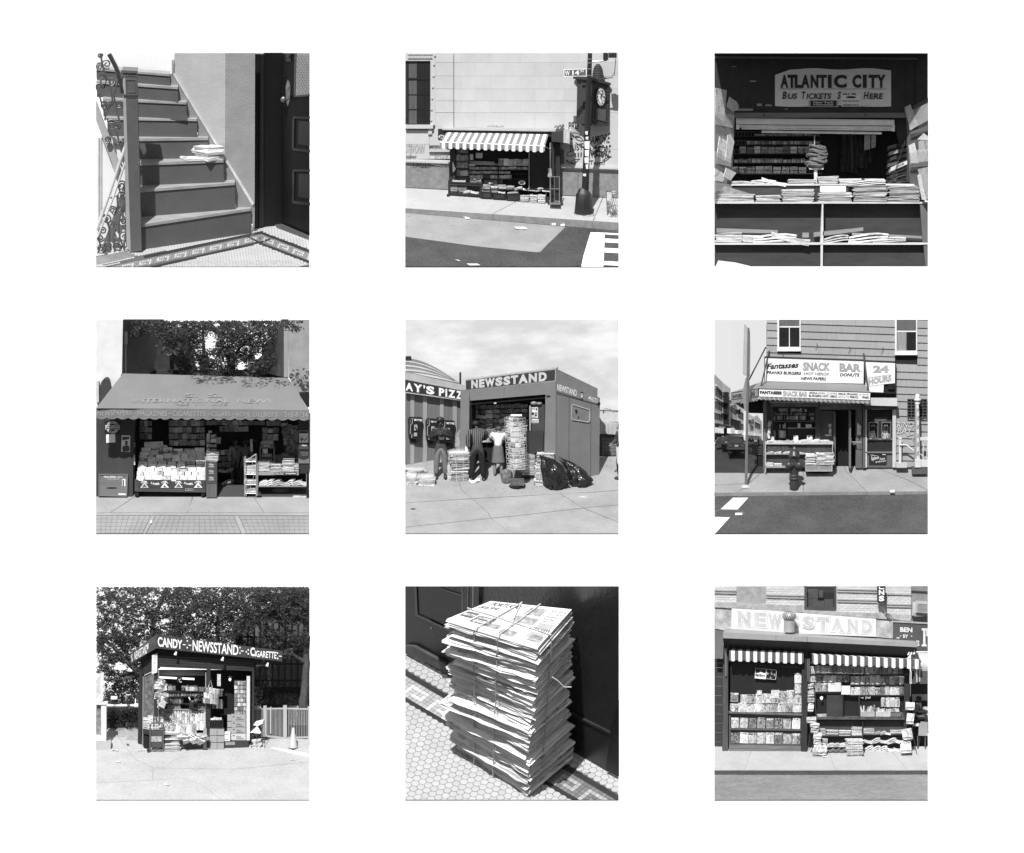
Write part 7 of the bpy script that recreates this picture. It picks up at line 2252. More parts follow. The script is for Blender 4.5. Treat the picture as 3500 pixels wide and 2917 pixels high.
 for k in Rg(20):
  ya=46+59*(k-1)
  cuts=[442,1725]
  if k<10:
   cuts=[442]+[710-185+0] if False else [442,700+(k%3)*150,1150+(k%2)*170,1725]
  for x0,x1 in zip(cuts,cuts[1:]):
   segs=[(x0,x1)]
   for wx0,wx1,wy0,wy1 in wins:
    n2=[]
    for a,b in segs:
     if ya<wy1 and ya+59>wy0 and a<wx1 and b>wx0:
      if a<wx0:
       n2.append((a,wx0))
      if b>wx1:
       n2.append((wx1,b))
     else:
      n2.append((a,b))
    segs=n2
   for a,b in segs:
    if k>=9:
     a=max(a,1470)
    if b-a<8:
     continue
    sl=.034
    f=lambda x,y:(x,max(24,min(y+(x-442)*sl,1198)))
    t,bt=ya,ya+58
    if f(a,bt)[1]<=24.5 or f(a,t)[1]>=1196:
     continue
    q=[f(a+.5,t),f(b-.5,t),f(b-.5,bt),f(a+.5,bt)]
    fr=[F.at(q[0][0],q[0][1],0),F.at(q[1][0],q[1][1],0),F.at(q[2][0],q[2][1],.055),F.at(q[3][0],q[3][1],.055)]
    bk=[c+V((0,.07,0)) for c in fr[:2]]+[c+V((0,.12,0)) for c in fr[2:]]
    Pa(h,'siding_board',MB(p).add(fr+bk,[(0,1,2,3),(7,6,5,4),(0,1,5,4),(1,2,6,5),(2,3,7,6),(3,0,4,7)]),SD)
 TRM=Mt('window_trim_white',.7,.6,ap=.08)
 for i,(x0,x1,y0,y1) in En(wins):
  w=Pa(h,'window',MB(p).rc(F,x0+14,24,x1-8,y1-20,-.058,-.05),Mt('window_dark',.03,.4))
  Pa(w,'window_trim',MB(p).rc(F,x0,24,x0+14,y1-24,-.2,.1).rc(F,x1-9,24,x1,y1-24,-.2,.1).rc(F,x0-2,y1-24,x1+2,y1-4,-.2,.16).rc(F,x0+14,y1-38,x1-9,y1-24,-.15,.0).rc(F,x0+14,(74,110)[i],x1-9,(84,120)[i],-.15,-.02),TRM)
  Pa(w,'pane',MB(p).rc(F,x0+16,26,x1-10,(73,109)[i],-.058,-.03),Mt('pane_grey',.12,.12))
  if i==0:
   Pa(w,'pane',MB(p).rc(F,x0+16,86,618,y1-40,-.058,-.03),DGLASS)
   Pa(w,'pane',MB(p).rc(F,624,86,x1-12,y1-40,-.058,-.03),DGLASS)
   Pa(w,'muntin',MB(p).rc(F,618,86,624,y1-38,-.04,.0),TRM)
  else:
   Pa(w,'pane',MB(p).rc(F,x0+16,122,1554,y1-40,-.058,-.03),Mt('curtain',.25,.6,ap=.4,sc=6,stz=(6,1,.3)))
   Pa(w,'pane',MB(p).rc(F,1558,122,x1-12,y1-40,-.058,-.03),DGLASS)
 wg=MB(p)
 for x,y in ((840,210),(1104,238),(1366,240),(570,290)):
  wg.pt(F,[(x-6,y,.1),(x+6,y+8,.1),(x-2,y+30,.1),(x-12,y+52,.1)],.01,n=4)
 Pa(h,'loose_wire',wg,DSTEEL)
 gr=MB(p)
 Tx(gr,F,'RINO',[(1478,840),(1618,838),(1614,880),(1478,884)],.08,.0,.2)
 Tx(gr,F,'BAY',[(1482,884),(1604,886),(1600,935),(1482,930)],.08,.0,.2)
 gr.pt(F,[(1545,910,.08),(1560,950,.08),(1610,930,.08),(1606,985,.08)],.02)
 Pa(h,'graffiti',gr,Mt('chalk_paint',.5))
 gw=Th(p,'grated_window',F.at(1640,800),'small window behind a heavy square iron grille on the siding','window')
 Pa(gw,'opening',MB(p).rc(F,1562,656,1720,800,0,.08),DARK)
 m=MB(p)
 for i in Rg(6):
  m.rc(F,1562+i*30.5,654,1566+i*30.5,802,.14,.2)
 for j in Rg(7):
  m.rc(F,1560,654+j*24,1720,658+j*24,.15,.21)
 Pa(gw,'grille',m,Mt('iron_grey',.1))
 WP=Mt('sign_white',.74,.5,ap=.05,stz=(1,1,.3))
 sb=Th(p,'signboard',F.at(820,530),'large white signboard hand lettered SNACK BAR with franks, burgers and donuts','sign')
 SP=p.wall(F.at(425,500,.3),F.at(1220,500,.3))
 Pa(sb,'board',MB(p).sl(SP,[(426,322),(1218,348),(1214,532),(424,512)],-.2,0),WP)
 Pa(sb,'frame',MB(p).sl(SP,[(424,318),(1220,344),(1220,350),(424,324)],-.2,.03).sl(SP,[(1214,348),(1220,348),(1218,534),(1212,534)],-.2,.03).sl(SP,[(422,318),(427,318),(425,514),(421,514)],-.2,.03),BK0)
 tx=MB(p)
 Tx(tx,SP,'Fantasses',[(440,372),(702,358),(698,405),(440,418)],.012,.03,.25)
 for s_,q in (('FRANKS BURGERS',[(442,430),(716,438),(716,464),(442,454)]),('DONUTS',[(1024,448),(1182,450),(1180,476),(1024,474)]),('NEWS PAPERS',[(714,478),(916,482),(914,508),(714,502)])):
  Tx(tx,SP,s_,q,.012,.035,.15)
 Pa(sb,'lettering',tx,INK)
 tg=MB(p)
 for s_,q,sh in (('SNACK',[(730,360),(948,366),(946,432),(730,430)],0),('BAR',[(1020,368),(1194,376),(1192,438),(1020,438)],0),('HOT HEROS',[(736,440),(940,444),(936,468),(736,464)],.15)):
  Tx(tg,SP,s_,q,.012,.05,sh)
 tg.ell(SP,726,450,4,5,0,.012,8).ell(SP,1004,460,4,5,0,.012,8)
 Pa(sb,'lettering',tg,Mt('faded_red_letter',.3))
 hs=Th(p,'signboard',F.at(1340,600),'white signboard lettered 24 HOURS with a torn corner at the right','sign')
 Pa(hs,'board',MB(p).sl(SP,[(1230,352),(1466,362),(1464,528),(1374,536),(1370,606),(1228,598)],-.2,0),WP)
 Pa(hs,'frame',MB(p).sl(SP,[(1228,348),(1470,358),(1470,364),(1228,354)],-.2,.03).sl(SP,[(1464,360),(1470,360),(1468,612),(1462,612)],-.2,.03).sl(SP,[(1228,598),(1466,606),(1466,612),(1228,604)],-.2,.03),BK0)
 Pa(hs,'torn_corner',MB(p).sl(SP,[(1374,538),(1462,530),(1462,606),(1374,604)],-.2,-.1).rc(SP,1410,536,1460,578,-.1,.0),DARK)
 tg=MB(p)
 Tx(tg,SP,'24',[(1284,388),(1414,386),(1414,444),(1288,444)],.012,.05)
 Tx(tg,SP,'HOURS',[(1250,492),(1436,462),(1434,512),(1252,544)],.012,.06)
 tg.sl(SP,[(1250,484),(1436,456),(1436,460),(1250,488)],0,.01).sl(SP,[(1250,552),(1374,536),(1374,540),(1250,556)],0,.01)
 Pa(hs,'lettering',tg,Mt('faded_letter_grey',.36))
 cn=Th(p,'canopy',F.at(820,690),'metal shop canopy with a lettered white strip and scalloped edge over the snack bar','canopy')
 C2=p.fc(-1.6)
 MT=Mt('canopy_metal',.2,.6,ap=.15,stz=(.3,1,3))
 m=MB(p)
 m.loft([[F.at(408,514,.25),F.at(820,522,.25),F.at(1216,536,.25)],[C2.at(376,570),C2.at(820,584),C2.at(1270,600)]])
 m.loft([[F.at(408,514,.25),F.at(380,540,-1.2)],[C2.at(376,570),p.at(155,602,1.4)]])
 Pa(cn,'canopy_roof',m,MT)
 LS=p.wall(C2.at(374,620),p.at(156,640,1.4))
 Pa(cn,'fascia',MB(p).sl(C2,[(374,570),(1270,600),(1268,672),(372,640)],-.2,0).sl(LS,[(156,602),(372,570),(372,640),(158,664)],-.1,0),BK0)
 Pa(cn,'strip',MB(p).sl(C2,[(380,578),(1265,607),(1263,664),(378,634)],0,.02),WP)
 Pa(cn,'strip',MB(p).sl(LS,[(162,610),(366,578),(366,632),(164,656)],0,.02),Mt('strip_grey',.3))
 tx=MB(p)
 def ln(s_,x0,x1,y0,y1,b=.035):
  f=lambda x:(x-380)*.033
  Tx(tx,C2,s_,[(x0,y0+f(x0)),(x1,y0+f(x1)),(x1,y1+f(x1)),(x0,y1+f(x0))],.03,b)
 ln('FANTASEES',386,560,588,614,.06)
 ln('SODA.',780,850,584,600)
 ln('MILK.',1012,1076,584,600)
 ln('FRANKS.',1080,1170,584,600)
 ln('BURGERS.',776,882,606,624)
 ln('HOT.',886,938,606,624)
 ln('HERO.',944,1006,606,624)
 ln('FRENCH',1104,1170,606,624)
 ln('FRIES',1202,1254,606,624)
 Pa(cn,'lettering',tx,INK)
 tx=MB(p)
 ln('SNACK BAR',570,766,583,626,.05)
 ln('BEER.',852,912,584,600,.02)
 ln('COFFEE.',918,1006,584,600,.02)
 ln('NEWSPAPER',1174,1256,584,600,.01)
 ln('DONUTS.',1010,1100,606,624,.02)
 Pa(cn,'lettering',tx,Mt('faded_red_letter',.3))
 tx=MB(p)
 Tx(tx,LS,'FANTASEES',[(166,622),(240,610),(240,640),(166,650)],.03,.04)
 Tx(tx,LS,'SNACK BAR',[(246,606),(346,588),(346,630),(246,644)],.03,.04)
 Pa(cn,'lettering',tx,INK)
 v=MB(p)
 rows=[[],[]]
 for i in Rg(161):
  u=i/160
  x=380+885*u
  y=640+32*u
  rows[0].append(C2.at(x,y-2,.02))
  rows[1].append(C2.at(x,y+13+9*abs(mth.sin(u*mth.pi*24)),.02+.04*mth.sin(u*150)))
 v.loft(rows)
 rows=[[],[]]
 for i in Rg(81):
  u=i/80
  x=158+214*u
  rows[0].append(LS.at(x,664-24*u,.02))
  rows[1].append(LS.at(x,700-40*u+10*abs(mth.sin(u*mth.pi*10))+30*(1-u)*0,.02))
 v.loft(rows)
 Pa(cn,'valance',v,Mt('valance_grey',.26,.8))
 Pa(cn,'soffit_shade',MB(p).sl(p.fc(.3),[(185,690),(420,650),(420,770),(290,766),(262,740)],-.1,0),DARK)  # upright dark sheet that paints the shade under the canopy side
 for a,b in (((433,240,.05),(300,500,.9)),((460,270,.05),(396,545,1.2)),((1212,290,.05),(1246,580,1.5)),((1216,300,.05),(1236,520,1.3))):
  Pa(cn,'brace',MB(p).tube([F.at(*a),F.at(*b)],.035,6),Mt('brace_dark',.05))
 s=Th(p,'snack_bar_front',F.at(820,1215),'dark snack bar shopfront with a cluttered window, open door and side bay under the canopy','shopfront')
 WDK=Mt('dark_shop_wood',.05,.6,ap=.4,stz=(6,1,.4))
 Pa(s,'back_wall',MB(p).rc(p.fc(1.2),430,640,1230,1215,-.2,0),DARK)
 Pa(s,'corner_post',MB(p).rc(F,414,660,440,1246,-.4,.2),Mt('corner_post_wood',.14,.8,ap=.5,sc=3,stz=(4,1,.5)))
 Pa(s,'side_wall',MB(p).sl(p.fc(-.02),[(440,660),(472,680),(472,1000),(440,1000)],-.3,0),WDK)
 for i,(y0,y1) in En(((822,880),(880,930),(925,970))):
  Rw(p,p.fc(-.22),442+4*i,470,y0,y1,1,'pale magazine','clipped on the corner post of the snack bar, row %s'%ORD[i],None,MAGL,roll=.2)
 Pa(s,'lintel',MB(p).rc(F,470,684,856,716,-.3,.1).rc(F,862,690,1164,740,-.3,.1),Mt('lintel_worn',.12,.7,ap=.6,sc=2))
 Pa(s,'window_frame',MB(p).rc(F,472,716,492,1000,-.2,.05).rc(F,828,716,868,1000,-.2,.08).rc(F,492,828,828,838,-.2,.06),WDK)
 IN=p.fc(.3)
 Pa(s,'window_back',MB(p).rc(p.fc(.5),488,716,832,1000,-.1,0),Mt('window_back',.04))
 for y0,y1,x0,x1,n in ((730,756,500,760,14),(760,782,500,760,18),(784,822,498,725,20),(848,892,540,606,5),(900,965,498,606,9)):
  m=MB(p)
  wv=(x1-x0)/n
  for i in Rg(n):
   if R.random()<.86:
    m.m(R.randrange(3)).rc(IN,x0+i*wv+.8,y0+R.uniform(0,10),x0+(i+1)*wv-.8,y1,-.15,0)
  Pa(s,'packet_stock',m,[COVER,Mt('pack_grey',.3),Mt('pack_mid',.2)],kind='stuff')
  Pa(s,'shelf',MB(p).rc(IN,x0-4,y1,x1+60,y1+4,-.2,.05),WDK)
 sn=MB(p).rc(IN,776,770,818,786,.1,.12).rc(IN,790,798,816,822,.1,.12).rc(IN,724,788,750,820,.1,.12).rc(IN,750,856,798,882,.1,.12).rc(IN,686,848,708,884,.1,.12)
 Pa(s,'notice',sn,Mt('notice_pale',.42,ap=.5,sc=8))
 tx=MB(p)
 Tx(tx,IN,'Winston',(778,772,816,784),.13,.03)
 Pa(s,'lettering',tx,INK)
 Pa(s,'hatch',MB(p).rc(IN,612,890,826,1000,-.1,.02),Mt('hatch_dark',.02))
 Pa(s,'hatch_shelf',MB(p).rc(IN,608,884,828,889,-.1,.12),SL0)
 for x0,x1,y0,y1,me,l in ((656,690,940,990,MNEWS,'folded newspaper standing in the hatch'),(760,806,940,996,MAGL,'card of stickers standing at the right of the hatch'),(476,500,960,998,MAGL,'pale leaflet at the left end of the counter')):
  Rw(p,p.fc(-.05),x0,x1,y0,y1,1,l,'of the window',None,me,name='leaflet',cat='leaflet')
 ct=MB(p).sl(p.fc(-.55),[(428,1004),(972,1004),(972,1016),(428,1016)],-.7,0)
 CF=p.fc(-.5)
 Pa(s,'counter',ct,Mt('counter_pale',.45,.6))
 Pa(s,'counter_front',MB(p).rc(CF,436,1016,962,1090,-.4,-.1).rc(CF,436,1100,962,1200,-.4,-.15),WDK)
 Pa(s,'counter_side',MB(p).rc(CF,428,1016,434,1240,-.4,.04).rc(CF,963,1016,968,1110,-.4,.04),Mt('counter_pale',.45))
 Pa(s,'counter_shelf',MB(p).rc(CF,430,1090,770,1098,-.4,.04).rc(CF,430,1190,640,1204,-.4,.04),Mt('shelf_worn',.25))
 for i,x in En((448,500,560)):
  c=On(p,'picture_card',MB(p).rc(CF,x,1028,x+50,1084,-.1,-.05),Mt('picture_card',.07,.4,ap=1.0,sc=6),'dark picture card of a figure, %s on the counter front'%place_word(i,3),'picture card','picture cards on the counter front')
 CT=p.fc(-.5)
 for i in Rg(8):
  lay(p,CT,440+i*52,992+R.uniform(-2,3),502+i*52,1005,'thin paper lying on the snack bar counter, %s'%place_word(i,8),.0,.5,group='papers along the snack bar counter')
 Sk(p,CT,868,990,944,1004,3,.5,'newspaper pile at the right end of the snack bar counter',grey=0)
 for i in Rg(3):
  lay(p,CF,440+i*62,1080,500+i*62,1092,'paper lying on the middle counter shelf, %s'%place_word(i,3),.02,.4,group='papers on the middle counter shelf')
 lay(p,CF,704,1080,774,1094,'curled paper right of the hydrant on the counter shelf',.02,.4)
 Sk(p,CF,430,1160,494,1190,4,.4,'newspaper pile at the left of the bottom counter shelf',d=.02,grey=0)
 Sk(p,CF,496,1168,560,1190,3,.4,'lower newspaper pile on the bottom counter shelf',d=.02,grey=0)
 CR=p.fc(-.85)
 for i,(x0,x1) in En(((750,856),(860,964))):
  c=Th(p,'milk_crate',CR.at((x0+x1)/2,1230),'pale plastic milk crate full of newspapers, %s of two'%('left','right')[i],'milk crate','pale crates outside the snack bar')
  m=MB(p).ring(CR,x0,1176,x1,1232,5,-.55,0)
  for k in Rg(11):
   m.rc(CR,x0+6+k*(x1-x0-12)/10.5,1181,x0+9+k*(x1-x0-12)/10.5,1227,-.03,-.005)
  for y in (1188,1197,1206,1215,1222):
   m.rc(CR,x0+5,y,x1-5,y+2.6,-.028,-.008)
  Pa(c,'crate_shell',m,Mt('crate_pale',.4,.5))
  Pa(c,'crate_liner',MB(p).rc(CR,x0+5,1180,x1-5,1228,-.5,-.1),Mt('crate_inside',.1))
 for i,(x0,x1,y0) in En(((752,830,1092),(832,904,1088),(896,976,1084))):
  Sk(p,CR,x0,y0,x1,1178,10,.6,'tall newspaper stack, %s of three on the pale crates'%('leftmost','middle one','rightmost')[i],'newspaper stacks on the pale crates',.02+.02*(i%2),grey=.08,jit=.05)
 DF=p.fc(.05)
 Pa(s,'door',MB(p).ring(DF,866,750,984,1205,14,-.1,.0).rc(DF,880,764,970,1191,-.08,-.06),Mt('door_metal',.06,.4))
 Pa(s,'door_notice',MB(p).rc(DF,934,854,956,880,-.06,-.04).rc(DF,936,890,956,930,-.06,-.04).rc(DF,906,936,958,950,-.06,-.04),Mt('notice_pale',.42))
 Pa(s,'door_post',MB(p).rc(F,974,760,990,1205,-.2,.1),Mt('door_post_grey',.1))
 Pa(s,'door_opening',MB(p).rc(p.fc(.5),990,750,1100,1205,-.1,0),DARK)
 Pa(s,'open_door',MB(p).rc(F,1096,752,1112,1208,-.05,.5),Mt('door_edge_grey',.14,.5))
 Pa(s,'door_handle',MB(p).pt(F,[(1112,965,.5),(1112,1012,.5)],.03).pt(F,[(1120,996,.4),(1196,1000,.4),(1198,1020,.4)],.014),SL0)
 Pa(s,'door_lock',MB(p).rc(F,1128,1006,1154,1020,.1,.3),SL0)
 Pa(s,'pier',MB(p).rc(F,1150,690,1200,1206,-.3,.08).rc(F,1206,690,1226,1206,-.3,.16),Mt('pier_wood',.1,.7,ap=.5,sc=2,stz=(5,1,.5)))
 Pa(s,'pier_notice',MB(p).sl(F,[(1162,840),(1192,870),(1190,940),(1160,940)],.08,.1),Mt('notice_white',.6,ap=.5,sc=6))
 Pa(s,'shutter_box',MB(p).sl(F,[(1226,654),(1480,654),(1484,712),(1226,705)],-.2,.55),Mt('shutter_metal',.5,.5,ap=.15))
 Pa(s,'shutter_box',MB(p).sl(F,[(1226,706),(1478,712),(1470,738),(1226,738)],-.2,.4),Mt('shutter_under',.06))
 Pa(s,'bay_frame',MB(p).rc(F,1226,738,1240,1200,-.2,.1).rc(F,1444,738,1472,1200,-.2,.14),Mt('bay_pale',.45,.6,ap=.3,stz=(3,1,.4)))
 Pa(s,'bay_glass',MB(p).rc(F,1240,740,1444,1076,-.2,-.1),Mt('bay_glass',.02,.1))
 Pa(s,'bay_sill',MB(p).rc(F,1230,1076,1446,1086,-.2,.1).rc(F,1240,968,1444,982,-.1,.02),SL0)
 Pa(s,'bay_base',MB(p).rc(F,1230,1087,1444,1200,-.2,.0),Mt('bay_base',.1,.7,ap=.3))
 ne=Th(p,'neon_sign',F.at(1348,836),'unlit beer sign reading Heineken in the bay window','sign')
 Pa(ne,'plate',MB(p).sl(F,[(1296,806),(1310,798),(1386,798),(1400,806),(1400,828),(1386,836),(1310,836),(1296,828)],-.1,-.04),Mt('neon_plate',.05))
 tx=MB(p)
 Tx(tx,F,'Heineken',(1306,806,1392,828),-.03,.02)
 Pa(ne,'lettering',tx,Mt('neon_letter',.16))
 for i,x in En((1254,1356)):
  ph=Th(p,'pay_phone',F.at(x+38,970),'pay phone in a steel surround, %s of two in the bay window'%('left','right')[i],'pay phone','pay phones in the bay window')
  Pa(ph,'surround',MB(p).ring(F,x,840,x+76,970,5,-.1,.08),SL0)
  Pa(ph,'phone_body',MB(p).rc(F,x+18,858,x+52,912,-.1,.05),Mt('phone_black',.03,.3))
  Pa(ph,'phone_face',MB(p).rc(F,x+20,862,x+50,874,.05,.08).rc(F,x+22,906,x+48,922,.05,.08),SL0)
  Pa(ph,'coin_box',MB(p).rc(F,x+14,926,x+54,964,-.1,.06),Mt('coin_box',.4 if i==0 else .16,.4))
  Pa(ph,'handset',MB(p).pt(F,[(x+36,868,.1),(x+34,890,.12),(x+36,908,.1)],.04),BK0)
  Pa(ph,'cord',MB(p).pt(F,[(x+14,912,.08),(x+2,945,.08),(x+14,972,.08),(x+34,970,.08),(x+44,940,.08),(x+40,912,.08)],.014),Mt('cord_pale',.5))
 On(p,'drink_can',MB(p).la(F.at(1418,966,.06),[(.035,0),(.04,.02),(.04,.18),(.03,.2)],10),SL0,'drink can standing beside the right pay phone','can')
 ad=Th(p,'advertising_board',F.at(1326,1180),'black panel hand lettered Fresh on the scene under the bay window','advertising panel')
 Pa(ad,'panel',MB(p).rc(F,1256,1090,1396,1178,0,.04),BK0)
 tx=MB(p)
 Tx(tx,F,'Salem',[(1270,1118),(1336,1104),(1338,1132),(1274,1142)],.05,.0,.2)
 Tx(tx,F,'Fresh',[(1340,1126),(1384,1120),(1384,1136),(1342,1142)],.05,.0,.2)
 Tx(tx,F,'on the scene',[(1306,1148),(1390,1138),(1390,1152),(1308,1164)],.05,.0,.2)
 tx.rc(F,1362,1093,1388,1099,.04,.05)
 tx.pt(F,[(1268,1100,.05),(1330,1110,.05),(1286,1150,.05),(1274,1112,.05)],.01)
 Pa(ad,'lettering',tx,WH)
 RF=p.fc(-.75)
 rp=Th(p,'subway_post',RF.at(1645,1200),'pale latticed iron post with a globe lamp at the stair entrance','post')
 pm=Mt('pale_iron',.55,.5,ap=.15)
 Pa(rp,'shaft',MB(p).sl(RF,[(1632,690),(1652,690),(1662,1140),(1634,1140)],-.2,0),pm)
 Pa(rp,'shaft_side',MB(p).sl(RF,[(1624,690),(1632,690),(1634,1140),(1618,1140)],-.2,-.02),Mt('post_side_shaded',.25))  # darker side face: shade put into the post colour
 Pa(rp,'base',MB(p).rc(RF,1622,1136,1668,1200,-.3,.08),pm)
 m=MB(p)
 for k in Rg(6):
  y=726+k*70
  m.pt(RF,[(1635,y,.02),(1655,y+18,.02)],.012).pt(RF,[(1655,y,.02),(1635,y+18,.02)],.012)
  m.ring(RF,1636,y+22,1656,y+66,2.5,0,.02)
 Pa(rp,'lattice',m,Mt('lattice_grey',.35))
 q=RF.at(1642,690,-.1)
 Pa(rp,'cap',MB(p).la(q,[(.13,0),(.1,.06),(.06,.1),(.16,.14),(.17,.2),(.09,.24)],12),pm)
 Pa(rp,'lamp_globe',MB(p).la(q+V((0,0,.24)),[(.09,0),(.11,.08),(.1,.16),(.04,.2)],12),WH)
 ra=Th(p,'stair_railing',RF.at(1690,1200),'pale iron stair railing at the right edge beside the latticed post','railing')
 Pa(ra,'rail',MB(p).rc(RF,1664,960,1725,985,-.1,0).rc(RF,1664,1140,1725,1196,-.12,0),pm)
 m=MB(p)
 for x in (1688,1718):
  m.pt(RF,[(x,985,-.05),(x+4,1030,-.05),(x,1080,-.05),(x,1140,-.05)],.022)
 m.pt(RF,[(1664,1092,-.3),(1722,1132,-.3)],.03)
 Pa(ra,'baluster',m,pm)
 Pa(ra,'plinth',MB(p).rc(RF,1600,1200,1725,1254,-.4,.02),Mt('plinth_dark',.08,.9))
 hr=Th(p,'handrail',p.at(1505,1195,-.35),'short pale handrail post with a sloping pipe by the siding','handrail')
 HF=p.fc(-.4)
 Pa(hr,'post',MB(p).rc(HF,1494,965,1514,1166,-.12,0).rc(HF,1490,960,1518,974,-.14,.02),pm)
 Pa(hr,'pipe',MB(p).pt(HF,[(1500,1020,.05),(1552,1020,.05),(1616,1070,.05)],.04,n=8),pm)
 Pa(hr,'block',MB(p).rc(HF,1472,1168,1560,1202,-.3,.1),CONC)
 hq=G.at(658,1374)
 HP=p.fc(hq.y)
 hy=Th(p,'fire_hydrant',hq,'dark ribbed fire hydrant with a domed cap standing on the pavement','fire hydrant')
 iron=Mt('hydrant_iron',.035,.4,ap=.35,sc=6,spec=.5)
 Z=lambda y:(HP.at(658,y)-hq).z
 prof=[(.2,0),(.2,Z(1300)),(.23,Z(1298)),(.24,Z(1288)),(.22,Z(1280)),(.22,Z(1272)),(.24,Z(1264)),(.2,Z(1256)),(.19,Z(1130)),(.22,Z(1122)),(.27,Z(1112)),(.27,Z(1100)),(.24,Z(1092)),(.21,Z(1075)),(.14,Z(1062)),(.07,Z(1055)),(.05,Z(1052))]
 Pa(hy,'barrel',MB(p).la(hq,prof[:9],20),iron)
 rb=MB(p)
 for k in Rg(16):
  a=2*mth.pi*k/16
  c=hq+V((.195*mth.cos(a),.195*mth.sin(a),0))
  rb.tube([c+V((0,0,Z(1250))),c+V((0,0,Z(1130)))],.014,4).tube([c+V((0,0,Z(1372))),c+V((0,0,Z(1305)))],.012,4)
 Pa(hy,'rib',rb,iron)
 Pa(hy,'bonnet',MB(p).la(hq,prof[8:],20),iron)
 Pa(hy,'operating_nut',MB(p).la(hq+V((0,0,Z(1053))),[(.05,0),(.035,.02),(.035,.1)],5),Mt('worn_metal',.3))
 for x,sx in ((622,-1),(690,1)):
  c=HP.at(x,1180,0)
  a=hq+V((0,0,c.z-hq.z))
  dr_=(V((c.x,c.y-.22,c.z))-a)
  Pa(hy,'outlet_cap',MB(p).tube([a+dr_*.3,a+dr_*.8,a+dr_*.82,a+dr_*1.15,a+dr_*1.25],.16,12,.13).ball(a+dr_*1.2,.17,.12,.18,12,8),iron)
 q=G.at(273,1354)
 SPP=p.fc(q.y)
 sp=Th(p,'sign_pole',q,'steel sign pole seen edge on with its plates, at the kerb corner','sign pole')
 Pa(sp,'pole',MB(p).sl(SPP,[(288,88),(303,88),(286,1354),(264,1354)],-.08,0),Mt('pole_steel',.13,.5,ap=.25,sc=3))
 Pa(sp,'sign_plate',MB(p).sl(SPP,[(268,58),(290,85),(290,210),(288,480),(250,458),(255,210),(262,60)],-.14,-.1).sl(SPP,[(303,110),(306,112),(311,260),(309,470),(296,485)],-.14,-.1),Mt('plate_back',.36,.5,ap=.15))
 Pa(sp,'sign_plate',MB(p).sl(SPP,[(284,475),(300,500),(309,620),(284,745),(262,750),(246,610),(270,495)],-.2,-.15),Mt('plate_back_grey',.22,.5,ap=.15))
 Pa(sp,'footing',MB(p).la(q-V((0,-.05,.03)),[(.25,0),(.2,.06),(.1,.12)],9),CONC)
build_p6()
